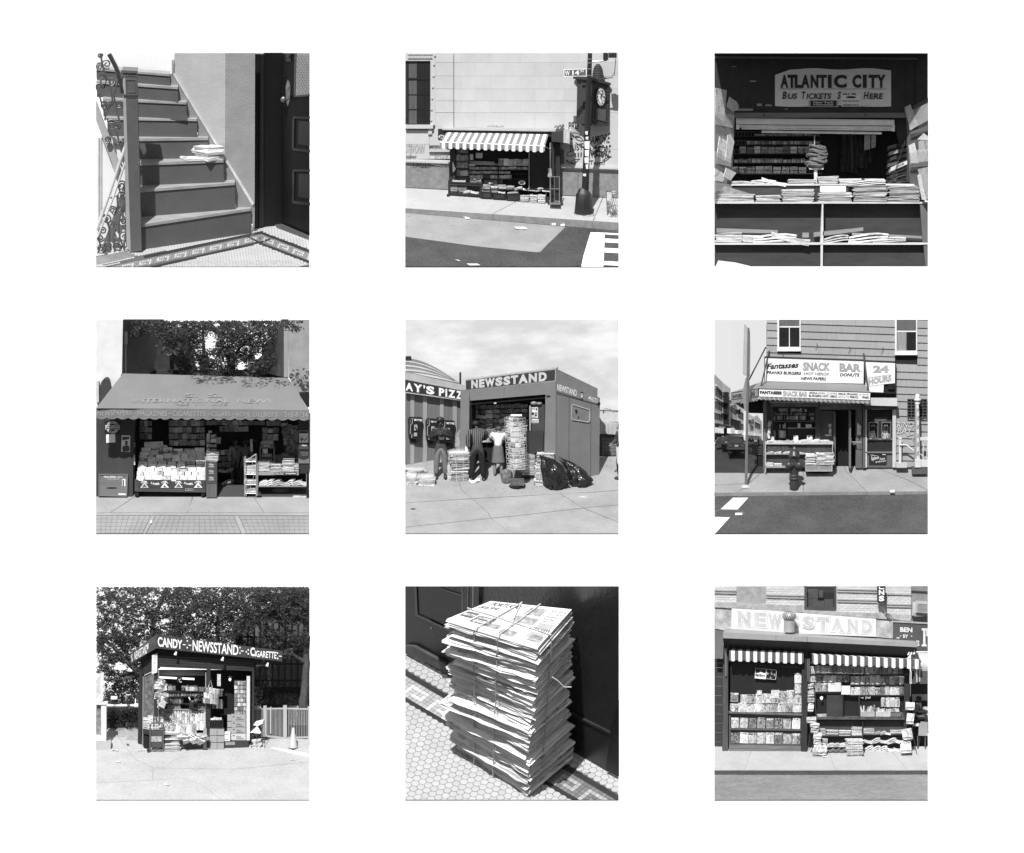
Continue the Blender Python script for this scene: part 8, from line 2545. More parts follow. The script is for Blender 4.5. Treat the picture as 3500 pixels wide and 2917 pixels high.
# candy newsstand under plane trees
def build_p7():
 p=P7
 C=p.at(512,1336,-2.4)
 G=p.ground(C,C+V((1,0,0)),.36)
 L,Rr=G.at(356,1272),G.at(1286,1306)
 FP,SP=p.wall(C,Rr),p.wall(C,L)
 PV=Mt('bright_pavement',.4,.92,ap=.16,sc=.7,bump=.4,bsc=45,fine=1.1,sps=.12)
 gr=struct(p,'pavement',MB(p).sl(G,[(24,1225),(1725,1240),(1725,1725),(24,1725)],-.08,-.02),Mt('joint_soft',.3,.9))
 for poly in ([(24,1225),(200,1226),(330,1400),(480,1470),(470,1568),(24,1590)],[(205,1226),(1725,1240),(1725,1420),(1130,1480),(484,1470),(335,1400)],[(24,1592),(472,1570),(700,1550),(860,1600),(1020,1725),(24,1725)],[(486,1472),(1130,1482),(1725,1423),(1725,1725),(1024,1725),(864,1600),(704,1549),(474,1568)]):
  Pa(gr,'paving_slab',MB(p).sl(G,poly,-.06,0),PV)
 V0,V1=G.at(24,1228),G.at(370,1256)
 vk=p.wall(V0,V1)
 up=p.ground(vk.at(24,1246),vk.at(370,1248),.36)
 struct(p,'verge_kerb',MB(p).sl(vk,[(24,1246),(370,1246),(370,1262),(24,1258)],-.2,0),Mt('kerb_pale',.3))
 struct(p,'verge',MB(p).sl(up,[(24,1150),(400,1150),(400,1247),(24,1247)],-.05,0),Mt('verge_gravel',.3,.95,ap=.3,sc=3,bump=.6,fine=1))
 hb=up.at(230,1162)
 HF=p.fc(hb.y)
 hm=MB(p)
 rr=random.Random(5)
 Lv(hm,p,3800,(105,985,362,1165),hb.y-.1,hb.y+.9,.085,(),5,keep=lambda x,y:985<y<1163,rnd=rr)
 hd=Th(p,'hedge',hb,'dark clipped hedge behind the left side of the candy newsstand','hedge')
 Pa(hd,'foliage',hm,leaf_mat('hedge_leaf',.035),kind='stuff')
 Pa(hd,'core',MB(p).rc(HF,106,996,400,1165,-.8,-.35),DARK)
 gd=Th(p,'guard_rail',p.at(230,975,hb.y+1.4),'pale guard rail behind the hedge','guard rail')
 GF=p.fc(hb.y+1.4)
 Pa(gd,'beam',MB(p).rc(GF,110,965,400,979,-.1,0),WH)
 Pa(gd,'wall',MB(p).rc(GF,110,979,400,1000,-.1,-.02),Mt('rail_wall',.15))
 sg=Th(p,'notice_sign',GF.at(167,990,.2),'blank white sign on a post behind the hedge','sign')
 Pa(sg,'plate',MB(p).rc(GF,142,898,193,924,.2,.24),WH)
 Pa(sg,'post',MB(p).rc(GF,164,924,168,992,.18,.22),DSTEEL)
 tl=Th(p,'traffic_light',GF.at(270,930,.3),'small traffic light among the leaves behind the hedge','traffic light')
 Pa(tl,'housing',MB(p).rc(GF,256,896,278,924,.2,.35),Mt('light_grey_housing',.25))
 Pa(tl,'lens',MB(p).ell(GF,272,900,4,4,.35,.37,8).ell(GF,272,910,4,4,.35,.37,8).ell(GF,272,920,4,4,.35,.37,8),BK0)
 Pa(tl,'arm',MB(p).rc(GF,262,884,302,888,.2,.25),WH)
 bx=Th(p,'white_post',GF.at(342,990,.2),'short white post with a box at the end of the guard rail','post')
 Pa(bx,'post',MB(p).rc(GF,334,920,342,965,.1,.2),WH)
 Pa(bx,'box',MB(p).rc(GF,328,962,358,988,.1,.4),WH)
 bf=p.fc(4.5)
 b=Th(p,'office_building',bf.at(1500,990),'dark office building with tall vertical mullions behind the trees at the right','building')
 Pa(b,'wall',MB(p).sl(bf,[(1120,300),(1725,60),(1725,1250),(1120,1250)],-.3,-.05),Mt('office_dark',.02,.5))
 for i in Rg(11):
  x0=1180+i*50
  for y0,y1 in ((300,425),(432,540),(546,640),(646,770),(776,832)):
   if x0+44>1720:
    continue
   Pa(b,'window_panel',MB(p).sl(bf,[(x0+8,y0+3),(x0+46,y0+3),(x0+46,y1-3),(x0+8,y1-3)],-.05,-.02),Mt('office_panel',.1,.3,ap=.2,vary=.15) if y0!=776 else Mt('office_panel_low',.06,.3))
  Pa(b,'mullion',MB(p).sl(bf,[(x0,300),(x0+7,300),(x0+7,836),(x0,836)],-.02,.12),Mt('mullion_dark',.03,.4))
 Pa(b,'band',MB(p).sl(bf,[(1120,838),(1725,830),(1725,862),(1120,870)],-.05,.15),Mt('band_dark',.02))
 for x0,x1 in ((1290,1350),(1362,1400),(1452,1512),(1520,1640)):
  Pa(b,'shop_window',MB(p).rc(bf,x0,872,x1,972,-.05,-.02),Mt('shop_window_dark',.035,.15))
  Pa(b,'window_line',MB(p).ring(bf,x0+4,905,x1-4,950,2,-.02,0),Mt('line_grey',.12))
 Pa(b,'white_panel',MB(p).rc(bf,1286,974,1340,1000,-.05,0).rc(bf,1560,974,1640,1130,-.05,0),Mt('panel_white',.5))
 BK=Mt('plane_bark',.07,.9,ap=.6,sc=3,bump=.6,bsc=12)
 LF=leaf_mat('plane_leaf',.05,.85)
 gaps=[(65,80,30,22),(95,150,24,20),(225,670,75,38),(800,252,20,18),(578,300,32,22),(1275,250,12,12),(60,40,24,12),(200,640,26,18),(140,650,14,12),(735,330,12,10),(300,690,30,14)]
 def tree(lbl,trunk,limbs,base,crowns,seed):
  t=Th(p,'plane_tree',base,lbl,'tree','plane trees behind the newsstand')
  m=MB(p)
  for pts,r0,r1 in trunk:
   branch(m,p,pts,r0,r1)
  Pa(t,'trunk',m,BK)
  for pts,r0,r1 in limbs:
   m=MB(p)
   branch(m,p,pts,r0,r1)
   Pa(t,'limb',m,BK)
  cm=MB(p)
  rr=random.Random(seed)
  for n,bx_,y0,y1,kp in crowns:
   Lv(cm,p,int(n*1.5),bx_,y0,y1,.108,gaps,7,kp,rr)
  Pa(t,'crown',cm,LF,kind='stuff')
 tree('plane tree with a forked trunk rising behind the left end of the newsstand roof',[([(470,480,1.4),(475,340,1.4),(520,200,1.2),(560,100,1),(585,34,.9)],.14,.08)],[([(350,690,1),(270,620,1.0),(160,500,.8),(40,420,.6)],.16,.06),([(380,720,1.4),(250,765,1.2),(90,765,1)],.09,.05),([(490,300,1.3),(420,180,1),(330,90,.8)],.06,.02),([(530,350,1.2),(640,390,1),(760,370,.8)],.06,.02),([(300,600,1),(180,560,1),(50,580,.8)],.06,.02)],p.at(470,560,1.4),[(15000,(24,24,700,500),-.2,3.2,lambda x,y:y<480),(5500,(24,420,380,720),.2,3,lambda x,y:x<375 and (x+y>560 or x<200)),(4500,(90,690,375,975),1.5,4.2,lambda x,y:x<372)],31)
 tree('plane tree whose crown spreads over the middle of the newsstand roof',[([(1000,500,2.6),(990,380,2.4),(1010,200,2.2),(1040,60,2)],.12,.06)],[([(990,350,2.4),(900,220,2),(840,100,1.8)],.06,.02),([(1000,300,2.4),(1120,180,2),(1260,60,1.8)],.06,.02)],p.at(1000,560,2.6),[(21000,(660,24,1330,520),-.8,3.0,lambda x,y:y<500 and not (x>1130 and y>330+(1330-x)*.35))],32)
 tree('plane tree with a thick mottled trunk at the right edge behind the fence',[([(1680,1130,.6),(1676,980,.6),(1690,840,.6),(1702,640,.6),(1712,420,.6)],.26,.13)],[([(1700,640,.6),(1650,600,.5),(1590,570,.4),(1590,520,.3)],.1,.05),([(1708,480,.6),(1640,430,.6),(1500,330,.5),(1360,160,.4)],.1,.04),([(1712,430,.6),(1690,300,.6),(1600,200,.6)],.1,.04),([(1700,520,.6),(1560,420,.6),(1440,440,.5)],.06,.02)],p.at(1680,1130,.6),[(13000,(1300,24,1725,330),-.6,2.5,lambda x,y:y<330-max(0,(1600-x)*.1)),(2300,(1330,330,1725,600),-.4,.4,lambda x,y:((x-1420)/120)**2+((y-420)/90)**2<1 or ((x-1640)/90)**2+((y-430)/70)**2<1 or (1520<x<1600 and 520<y<600)),(350,(1285,830,1345,960),2.8,3.6,lambda x,y:True)],33)
 DK=Mt('kiosk_green_dark',.03,.5,ap=.3)
 s=Th(p,'candy_newsstand',C,'dark kiosk with a hand painted fascia reading CANDY NEWSSTAND CIGARETTE under the trees','newsstand')
 o=V((0,-.55,0))
 FA=Plane(p,FP.P0+FP.n*.5,FP.n)
 A3=FA.at(503,515)
 SA=p.wall(A3,SP.at(300,640,.55))
 FC=Mt('fascia_painted',.045,.6,ap=.5,sc=3,bump=.1)
 Pa(s,'fascia',MB(p).sl(FA,[(505,406),(1512,540),(1508,622),(502,516)],-.1,0),FC)
 Pa(s,'fascia_side',MB(p).sl(SA,[(300,556),(505,406),(502,516),(300,640)],-.1,-.005),Mt('fascia_side_paint',.07,.6,ap=.5,sc=3))
 Pa(s,'fascia_end',MB(p).sl(p.fc(FA.at(1510,600).y+.2),[(1300,640),(1508,600),(1508,625),(1300,668)],-.1,0),DK)
 tx=MB(p)
 for s_,q,bd in (('CANDY',[(516,424),(712,452),(712,524),(516,502)],.03),('NEWSSTAND',[(794,450),(1160,492),(1158,574),(794,538)],.02),('C',[(1254,508),(1290,512),(1290,582),(1254,578)],.03),('IGARETTE',[(1292,534),(1464,546),(1462,602),(1292,584)],.02)):
  Tx(tx,FA,s_,q,.015,bd)
 for x,y in ((752,458),(752,512),(1172,512),(1172,556),(1238,530),(1238,562),(1222,546),(1472,556),(1472,598)):
  tx.ell(FA,x,y,5.5,7,0,.014,8)
 for x,y in ((716,484),(762,488),(1178,534),(1482,576)):
  tx.sl(FA,[(x,y),(x+22,y+2),(x+22,y+9),(x,y+7)],0,.014)
 Tx(tx,SA,'NEWSSTAND',[(330,548),(432,482),(432,556),(330,612)],.015,.01)
 Tx(tx,SA,'%',[(302,570),(318,560),(318,620),(302,628)],.015,.0)
 tx.sl(SA,[(434,480),(440,476),(440,520),(434,524)],0,.014)
 Pa(s,'lettering',tx,WH)
 Pa(s,'roof',MB(p).add([FA.at(505,407,-.02),FA.at(1512,541,-.02),FA.at(1512,560,-2.6),SA.at(300,557,-.02)],[(0,1,2,3)]),DARK)
 Pa(s,'soffit_shade',MB(p).sl(FP,[(515,515),(1285,596),(1285,690),(515,590)],-.35,-.05).sl(SP,[(372,590),(512,515),(512,600),(378,660)],-.2,-.05),Mt('soffit_shade_dark',.02,.7))  # upright dark slabs standing in for the shaded underside of the roof
 for k in Rg(5):
  Pa(s,'shutter_slat',MB(p).sl(FP,[(518,575+k*19),(1284,612+k*18),(1284,627+k*18),(518,590+k*19)],-.2,.03+.02*(k%2)),Mt('shutter_slat',.035,.5,ap=.3))
 for k in Rg(5):
  Pa(s,'shutter_slat',MB(p).sl(SP,[(374,650+k*18),(510,575+k*21),(510,592+k*21),(374,665+k*18)],-.2,.03),Mt('shutter_slat',.035,.5,ap=.3))
 Pa(s,'corner_post',MB(p).sl(FP,[(486,590),(520,590),(520,1060),(486,1060)],-.1,.04),DK)
 Pa(s,'post',MB(p).sl(SP,[(370,650),(390,640),(384,1275),(356,1273)],-.1,.06),DK)
 Pa(s,'post',MB(p).sl(FP,[(908,630),(938,632),(932,1310),(906,1310)],-.4,.06),DK)
 Pa(s,'post',MB(p).sl(FP,[(1268,670),(1286,668),(1284,1306),(1264,1306)],-1.2,.02),DK)
 Pa(s,'side_window',MB(p).sl(SP,[(388,742),(486,700),(486,1290),(384,1280)],-.3,-.1),Mt('side_window_clutter',.14,.4,ap=1.0,sc=5))
 Pa(s,'side_frame',MB(p).sl(SP,[(390,745),(404,740),(398,1240),(384,1240)],-.1,.0).sl(SP,[(384,1240),(486,1250),(486,1290),(384,1280)],-.1,.01),Mt('side_frame_grey',.22))
 BKP=FP.off(-.9)
 Pa(s,'back_wall',MB(p).sl(FP,[(490,690),(1270,690),(1270,1300),(490,1320)],-1.2,-1.1),Mt('shop_void',.02,.9))
 Pa(s,'ceiling_panel',MB(p).sl(FP,[(520,692),(890,700),(890,735),(520,735)],-1.0,-.95),Mt('ceiling_grey',.2))
 Pa(s,'frame',MB(p).sl(FP,[(518,690),(526,690),(522,1100),(512,1100)],-.1,.02).sl(FP,[(896,712),(902,712),(902,1000),(896,1000)],-.1,.02),Mt('frame_metal',.35,.4))
 lt=On(p,'fluorescent_lamp',MB(p).sl(FP,[(528,742),(808,756),(808,770),(528,756)],-.7,-.62),glow_mat('tube_glow',.8,1.3),'lit fluorescent tube inside the candy newsstand','lamp')
 bu=Th(p,'light_bulb',FP.at(1092,760,-.4),'bare lit bulb hanging in the doorway of the candy newsstand','light bulb')
 Pa(bu,'bulb',MB(p).ball(FP.at(1092,766,-.4),.05,.05,.065),glow_mat('bulb_glow',.8,3.0))
 Pa(bu,'socket',MB(p).ell(FP,1092,748,16,5,-.45,-.35,10),SL0)
 Pa(s,'door_frame',MB(p).sl(FP,[(1226,742),(1252,742),(1250,1252),(1224,1252)],-.3,-.02),Mt('door_frame_white',.6,ap=.2))
 Pa(s,'base',MB(p).sl(FP,[(560,1200),(905,1204),(905,1310),(560,1318)],-.6,-.02).sl(FP,[(1040,1258),(1240,1256),(1240,1306),(1040,1310)],-.6,.0),Mt('base_dark',.04,.6))
 Pa(s,'base_plate',MB(p).sl(FP,[(1056,1264),(1132,1262),(1132,1288),(1056,1290)],0,.02),Mt('base_plate_grey',.25))
 Pa(s,'notice_board',MB(p).sl(FP,[(470,572),(514,556),(512,710),(468,724)],.1,.14),Mt('notice_white3',.62,ap=.4,sc=6))
 fan=Th(p,'hanging_disc',FP.at(690,790,-.3),'round dark advertising disc hanging in the kiosk window','sign')
 Pa(fan,'disc',MB(p).ell(FP,690,765,24,26,-.35,-.3),BK0)
 Pa(fan,'tick',MB(p).sl(FP,[(678,762),(690,774),(706,752),(690,768)],-.3,-.29).sl(FP,[(690,780),(708,786),(706,790),(688,784)],-.3,-.29),WH)
 for i,(x,y) in En(((660,540),(1034,585),(1392,630))):
  fl=Th(p,'flood_lamp',FP.at(x,y+30,.3),'small white flood lamp under the painted fascia, %s of three'%('leftmost','middle one','rightmost')[i],'lamp','flood lamps under the fascia')
  q=FP.at(x,y+20,.4)
  Pa(fl,'reflector',MB(p).tube([q+V((.03,0,.1)),q+V((-.03,-.05,-.06))],.035,10,.075),WH)
  Pa(fl,'bracket',MB(p).tube([q+V((.03,0,.1)),q+V((.05,.2,.25))],.015),DSTEEL)
 for k,(x0,x1,y0,y1,n,mm) in En(((600,660,806,852,2,MAGD),(706,836,812,856,12,MAGL),(842,894,820,860,4,MAGD),(590,690,868,900,5,MAGD),(700,880,870,896,8,MAGD),(590,640,900,955,3,MAGD),(640,720,910,955,5,MAGD),(806,862,902,936,2,MAGL),(590,700,962,1004,6,MAGD),(804,900,945,1004,5,MAGD),(950,1040,840,900,4,MAGD),(950,1034,920,1000,5,MAGD))):
  Rw(p,BKP,x0,x1,y0,y1,n,'small packet','in stock row %s behind the candy vendor'%ORD[k],'stock behind the vendor of the candy newsstand',mm,name='packet',cat='packet',jy=4,lean=.03)
 for y in (860,902,958,1008):
  Pa(s,'shelf',MB(p).sl(FP,[(585,y),(900,y+2),(900,y+6),(585,y+4)],-1.0,-.75),DK)
 for k in Rg(5):
  y0=1012+k*26
  Rw(p,FP.off(-.55+k*.08),522,900,y0,y0+34,18,'small bright packet','in candy tier %s of the counter'%ORD[k],'candy packets on the counter display',[MAGL,MAG,MAG],name='packet',cat='packet',jy=4,lean=.3)
 Rw(p,FP.off(-.16),570,830,1122,1196,6,'large magazine','along the bottom of the counter display','magazines below the candy display',[MAGL,MAG],jy=5,lean=.15)
 Rw(p,FP.off(-.2),816,890,1096,1170,2,'tall pale booklet','right end of the counter display','booklets at the right end of the counter display',[MAGL],jy=5)
 Pa(s,'counter',MB(p).sl(FP,[(524,1006),(900,1010),(900,1014),(524,1010)],-.9,-.5),Mt('counter_metal',.3))
 Pa(s,'ledge',MB(p).sl(FP,[(560,1196),(905,1200),(905,1206),(560,1204)],-.5,.05),Mt('ledge_pale',.4))
 hb_=Th(p,'hanging_magazines',FP.at(540,1000,.15),'thick bunch of curled magazines hanging at the left corner of the candy newsstand','magazine bunch')
 rr=random.Random(9)
 for k in Rg(36):
  yy=772+k*5.8
  xx=486+rr.uniform(0,66)+(10 if k>20 else 0)
  M=Matrix.Translation(FP.at(xx+20,yy+20,rr.uniform(.1,.35)))@Matrix.Rotation(rr.uniform(-.5,.5),4,'Z')@Matrix.Rotation(rr.uniform(-.6,.6),4,'Y')@Matrix.Rotation(rr.uniform(-.9,.2),4,'X')@Matrix.Diagonal((.34,.6,.22,1))
  inst(rr.choice((MAGL,MAG,MAG)),'magazine',hb_,M)
 hp=Th(p,'hanging_postcards',FP.at(940,960,.2),'three tiers of small packets hanging on strings in front of the middle post','hanging display')
 for k,(x0,x1,y0,y1) in En(((898,1006,825,870),(884,1002,868,912),(874,992,910,952))):
  Rw(p,FP.off(.2+.04*k),x0,x1,y0,y1,4,'','',None,[MAGL,MAG],name='packet',parent=hp,slope=14,jy=3,lean=.2)
 Pa(hp,'string',MB(p).pt(FP,[(920,828,.2),(938,768,.1),(952,830,.2)],.01),WH)
 On(p,'hanging_strip',MB(p).rc(FP,990,724,1018,818,-.05,-.02),Mt('strip_print',.5,ap=.7,sc=6),'pale printed strip hanging in the doorway beside the bulb','poster')
 RK=FP.off(-.35)
 for k in Rg(8):
  Rw(p,RK,1128,1222,776+k*34,810+k*34,4,'dark magazine','in tier %s of the doorway rack'%ORD[k],'magazines of the doorway rack',[MAGD,MAG],jy=3,lean=.25)
 Pa(s,'rack_back',MB(p).sl(FP,[(1124,770),(1224,770),(1224,1050),(1124,1050)],-.5,-.42),DARK)
 b_=FP.at(775,1240,-.75)
 Pn(p,b_,2.35,75,'person in a dark sweater with white collar bending over the counter inside the kiosk',J=dict(chest=(0,-.06,.70),neck=(0,-.13,.78),head=(0,-.19,.82),crown=(0,-.21,.885),ell=(.13,-.08,.62),elr=(-.13,-.08,.62),wrl=(.08,-.2,.6),wrr=(-.08,-.2,.6),shl=(.1,-.07,.755),shr=(-.1,-.07,.755)),tones=(.16,.02,.02,.012),hair=.045)
 On(p,'shirt_collar',MB(p).sl(FP,[(760,908),(768,904),(778,924),(770,930)],-.55,-.5),WH,'white shirt collar at the neck of the kiosk vendor','collar')
 c0=G.at(480,1342)
 CF=p.fc(c0.y)
 ct=Th(p,'newspaper_cart',c0,'dark metal cart lettered ON SALE HERE loaded with newspapers','cart')
 CG=Mt('cart_grey',.06,.5,ap=.2)
 Pa(ct,'front_panel',MB(p).rc(CF,462,1172,554,1308,-.06,0),CG)
 Pa(ct,'side_panel',MB(p).sl(CF,[(400,1160),(462,1172),(462,1210),(400,1196)],-.3,-.2),Mt('cart_dark',.03,.5))
 Pa(ct,'bin',MB(p).rc(CF,404,1196,462,1310,-.6,-.3),DARK)
 m=MB(p)
 m.pt(CF,[(456,1330,.05),(456,1125,.05),(466,1112,.05),(552,1112,.05),(562,1125,.05),(560,1330,.05)],.035,n=8)
 m.pt(CF,[(402,1160,-.5),(402,1308,-.5)],.03).pt(CF,[(402,1308,-.5),(456,1330,.05),(560,1330,.05)],.03).pt(CF,[(470,1332,.02),(520,1310,.02),(548,1332,.02)],.015)
 Pa(ct,'frame',m,Mt('cart_frame',.1,.5))
 Pa(ct,'wheel',MB(p).ell(CF,440,1330,10,18,.05,.13,14),Mt('rubber',.03))
 Pa(ct,'name_plate',MB(p).ring(CF,463,1222,548,1246,2,0,.015),WH)
 tx=MB(p)
 Tx(tx,CF,'New York',(470,1225,542,1233),.02,.03)
 Tx(tx,CF,'Newsday',(470,1235,542,1243),.02,.03)
 Tx(tx,CF,'ON SALE HERE',(462,1250,546,1260),.02,.03)
 Pa(ct,'lettering',tx,WH)
 CB=p.fc(c0.y+.35)
 Sk(p,CB,398,1066,452,1165,10,.5,'newspaper pile on the back left of the cart',grey=.1,jit=.05)
 Sk(p,CB,438,1050,566,1166,11,.5,'tied newspaper pile on the cart behind its handle',grey=.1,twine=True)
 Sk(p,p.fc(c0.y+.1),560,1176,694,1298,12,.7,'untidy newspaper stack right of the cart, on top of a white bundle',grey=.12,jit=.05)
 Sk(p,p.fc(c0.y),562,1298,694,1350,6,.8,'wrapped white newspaper bundle on the ground right of the cart',grey=0,name='newspaper_bundle',cat='newspaper bundle')
 Sk(p,p.fc(c0.y+.3),566,1172,640,1186,3,.4,'few newspapers lying behind the tall stack by the cart',grey=.2)
 rr=random.Random(4)
 for i in Rg(9):
  x=690+i*20
  y=1222+rr.uniform(-4,30)
  M=Matrix.Translation(FP.at(x+30,y+14,.25+.02*i))@Matrix.Rotation(rr.uniform(-.4,.4),4,'Z')@Matrix.Rotation(rr.uniform(-.5,.6),4,'Y')@Matrix.Rotation(-.5,4,'X')@Matrix.Diagonal((.5,.5,.09,1))
  inst_top(p,rr.choice(NP),'newspaper',M,'crumpled newspaper, %s of the heap left of the cardboard boxes'%place_word(i,9),'newspaper','heap of newspapers left of the boxes')
 q=G.at(990,1326)
 CW=p.wall(q,q+V((1,.04,0)))
 for i,(y0,y1) in En(((1156,1210),(1212,1266),(1268,1326))):
  bx=Th(p,'cardboard_box',CW.at(960,y1),'plain brown cardboard box, %s of the pile of three below the milk crate'%('topmost','middle one','lowest')[i],'cardboard box','plain boxes below the milk crate')
  Pa(bx,'box',MB(p).sl(CW,[(932,y0+2),(1046-i,y0+4),(1044-i,y1),(930,y1)],-.8,0).sl(CW,[(880,y0-4),(931,y0+2),(929,y1),(878,y1-7)],-.3,-.03),CARD)
  Pa(bx,'tape_seam',MB(p).sl(CW,[(985,y0+4),(994,y0+4),(992,y1-2),(984,y1-2)],0,.008),Mt('tape_brown',.22))
 mc=Th(p,'milk_crate',CW.at(970,1154),'black plastic milk crate with papers on top, standing on the plain boxes','milk crate')
 Pa(mc,'crate_shell',MB(p).ring(CW,900,1090,1038,1154,8,-.6,-.02).rc(CW,908,1098,1030,1146,-.6,-.5),BK0)
 m=MB(p)
 for i in Rg(9):
  m.pt(CW,[(912+i*13,1100,-.03),(922+i*13,1146,-.03)],.012,n=4)
 Pa(mc,'lattice',m,Mt('crate_edge',.07))
 lay(p,CW,912,1072,980,1090,'crumpled white newspaper at the left on top of the milk crate',-.1,.5)
 lay(p,CW,960,1068,1026,1090,'crumpled white newspaper at the right on top of the milk crate',-.1,.5)
 BX=FP.off(-.1)
 WBX=Mt('white_carton',.5,.6,ap=.08)
 for i,(y0,y1) in En(((1048,1098),(1100,1148),(1150,1198),(1200,1250))):
  bx=Th(p,'drink_carton',BX.at(1160,y1),'white printed bottle carton, %s of the column in the doorway'%('topmost','second from the top','third from the top','lowest')[i],'carton','printed cartons in the doorway')
  Pa(bx,'carton',MB(p).rc(BX,1104,y0,1218,y1,-.5,0).rc(BX,1072,y0+2,1103,y1-2,-.3,-.05),WBX if i==3 else Mt('grey_carton',.32,.6,ap=.08))
  tx=MB(p)
  Tx(tx,BX,'Mistic',(1142,y0+14,1184,y0+30),.01,.0,.2)
  tx.rc(BX,1140,y0+36,1204,y0+41,0,.008).ell(BX,1122,y0+14,8,5,0,.008,10)
  Pa(bx,'print',tx,Mt('carton_ink',.08))
 for i,(y0,y1) in En(((1186,1222),(1224,1256))):
  bx=Th(p,'drink_carton',FP.at(1066,y1,.02),'white lettered drink carton, %s of two beside the plain boxes'%('upper','lower')[i],'carton','white cartons beside the plain boxes')
  Pa(bx,'carton',MB(p).rc(FP,1042,y0,1092,y1,-.4,.02),WH)
  tx=MB(p)
  Tx(tx,FP,'SODA',(1050,y0+14,1082,y0+24),.03,.02)
  Pa(bx,'print',tx,INK)
 q=G.at(1300,1312)
 WF=p.fc(q.y)
 ws=Th(p,'wire_stand',q,'bent wire stand with folded papers at the right end of the candy newsstand','wire stand')
 m=MB(p)
 m.pt(WF,[(1262,1310,0),(1268,1120,0),(1360,1060,0)],.012).pt(WF,[(1368,1310,0),(1366,1090,0),(1340,1150,0),(1350,1220,0)],.012).pt(WF,[(1308,1312,0),(1304,1100,0)],.012).pt(WF,[(1262,1216,0),(1366,1190,0)],.012).pt(WF,[(1256,1165,0),(1364,1120,0)],.012)
 Pa(ws,'frame',m,DSTEEL)
 for i,(q4,l) in En((([(1276,1130),(1300,1100),(1360,1086),(1352,1118),(1310,1138)],'white folded newspaper at the top of the bent wire stand'),([(1252,1190),(1310,1136),(1340,1190),(1330,1198)],'folded newspaper in the middle of the bent wire stand'))):
  On(p,'newspaper',MB(p).sl(WF,q4,-.08,.06),Mt('stand_paper',.7,ap=.1),l,'newspaper')
 Sk(p,WF,1262,1238,1342,1312,6,.5,'slumped newspaper pile at the foot of the bent wire stand',grey=.2,jit=.08)
 FF=p.fc(-.9)
 FE=Mt('fence_white',.4,.5,ap=.12)
 fe=Th(p,'railing_fence',FF.at(1510,1250),'pale metal railing on a low concrete wall at the right','fence')
 for x0,x1,y0,y1 in ((1358,1384,978,1222),(1516,1546,974,1258),(1410,1422,988,1200),(1712,1725,982,1240)):
  Pa(fe,'post',MB(p).rc(FF,x0,y0,x1,y1,-.16,.05),FE)
 Pa(fe,'rail',MB(p).sl(FF,[(1384,994),(1516,992),(1516,1004),(1384,1006)],-.08,0).sl(FF,[(1546,992),(1712,996),(1712,1008),(1546,1004)],-.08,0).sl(FF,[(1286,998),(1358,996),(1358,1004),(1286,1006)],-.08,0),FE)
 Pa(fe,'rail',MB(p).sl(FF,[(1384,1210),(1516,1226),(1516,1244),(1384,1224)],-.08,0).sl(FF,[(1546,1226),(1725,1220),(1725,1232),(1546,1240)],-.08,0),FE)
 xs=[1290+i*10 for i in Rg(7)]+[1390+i*10.5 for i in Rg(12)]+[1556+i*13 for i in Rg(12)]
 for x in xs:
  Pa(fe,'baluster',MB(p).rc(FF,x,1004,x+3.4,1224,-.05,-.02),FE)
 Pa(fe,'low_wall',MB(p).sl(p.fc(-1.1),[(1345,1240),(1548,1258),(1548,1310),(1340,1282)],-.3,0).sl(p.fc(-1.15),[(1548,1256),(1725,1250),(1725,1300),(1548,1310)],-.3,0),Mt('low_wall_concrete',.3,.9,ap=.3,sc=3,bump=.4))
 q=G.at(1596,1318)
 cn=Th(p,'traffic_cone',q,'pale traffic cone standing in front of the right railing','traffic cone')
 CN=Mt('cone_pale',.5,.6,ap=.12)
 hz=(p.fc(q.y).at(1596,1158)-q).z
 Pa(cn,'cone',MB(p).la(q+V((0,.12,.04)),[(.2,0),(.17,hz*.25),(.12,hz*.6),(.055,hz*.95),(.03,hz)],18),CN)
 Pa(cn,'base',MB(p).la(q+V((0,.12,0)),[(.3,0),(.3,.04)],4),Mt('cone_base',.12))
 m=MB(p)
 m.tube([p.at(1460,1252,-1.2),p.at(1480,1296,-1.45),p.at(1466,1300,-1.45),p.at(1500,1258,-1.2)],.014,4)
 On(p,'rope',m,WH,'white rope end hanging over the low wall by the cone','rope')
 struct(p,'painted_strip',MB(p).sl(G,[(1412,1312),(1440,1308),(1725,1356),(1725,1384)],-.02,.006),Mt('white_strip',.7,ap=.1),lbl='white painted strip on the pavement at the right')
 q=G.at(70,1330)
 LFp=p.fc(q.y)
 bp=Th(p,'gate_pier',q,'pale painted pier with a notice board on a concrete block at the left edge','pier')
 Pa(bp,'block',MB(p).sl(LFp,[(24,1258),(142,1256),(140,1336),(24,1338)],-.5,0),Mt('pier_concrete',.42,.9,ap=.2,bump=.4))
 Pa(bp,'pier',MB(p).rc(LFp,64,968,106,1256,-.4,-.05).rc(LFp,24,946,116,968,-.45,0).rc(LFp,24,1210,104,1256,-.4,-.02),Mt('pier_white',.62,.6))
 Pa(bp,'panel',MB(p).rc(LFp,24,968,64,1210,-.3,-.2),Mt('pier_panel',.2,ap=.8,sc=4))
 nb=Th(p,'notice_board',LFp.at(50,940,-.1),'notice board with a curled poster in a white frame above the left pier','notice board')
 Pa(nb,'frame',MB(p).sl(LFp,[(60,712),(86,712),(78,940),(58,940)],-.2,-.05).sl(LFp,[(24,740),(62,714),(62,728),(24,754)],-.2,-.05),Mt('pier_white',.62))
 Pa(nb,'poster',MB(p).sl(LFp,[(32,760),(60,740),(58,880),(24,925),(24,770)],-.2,-.12),Mt('poster_pale',.5,ap=.4,sc=3))
 rr=random.Random(2)
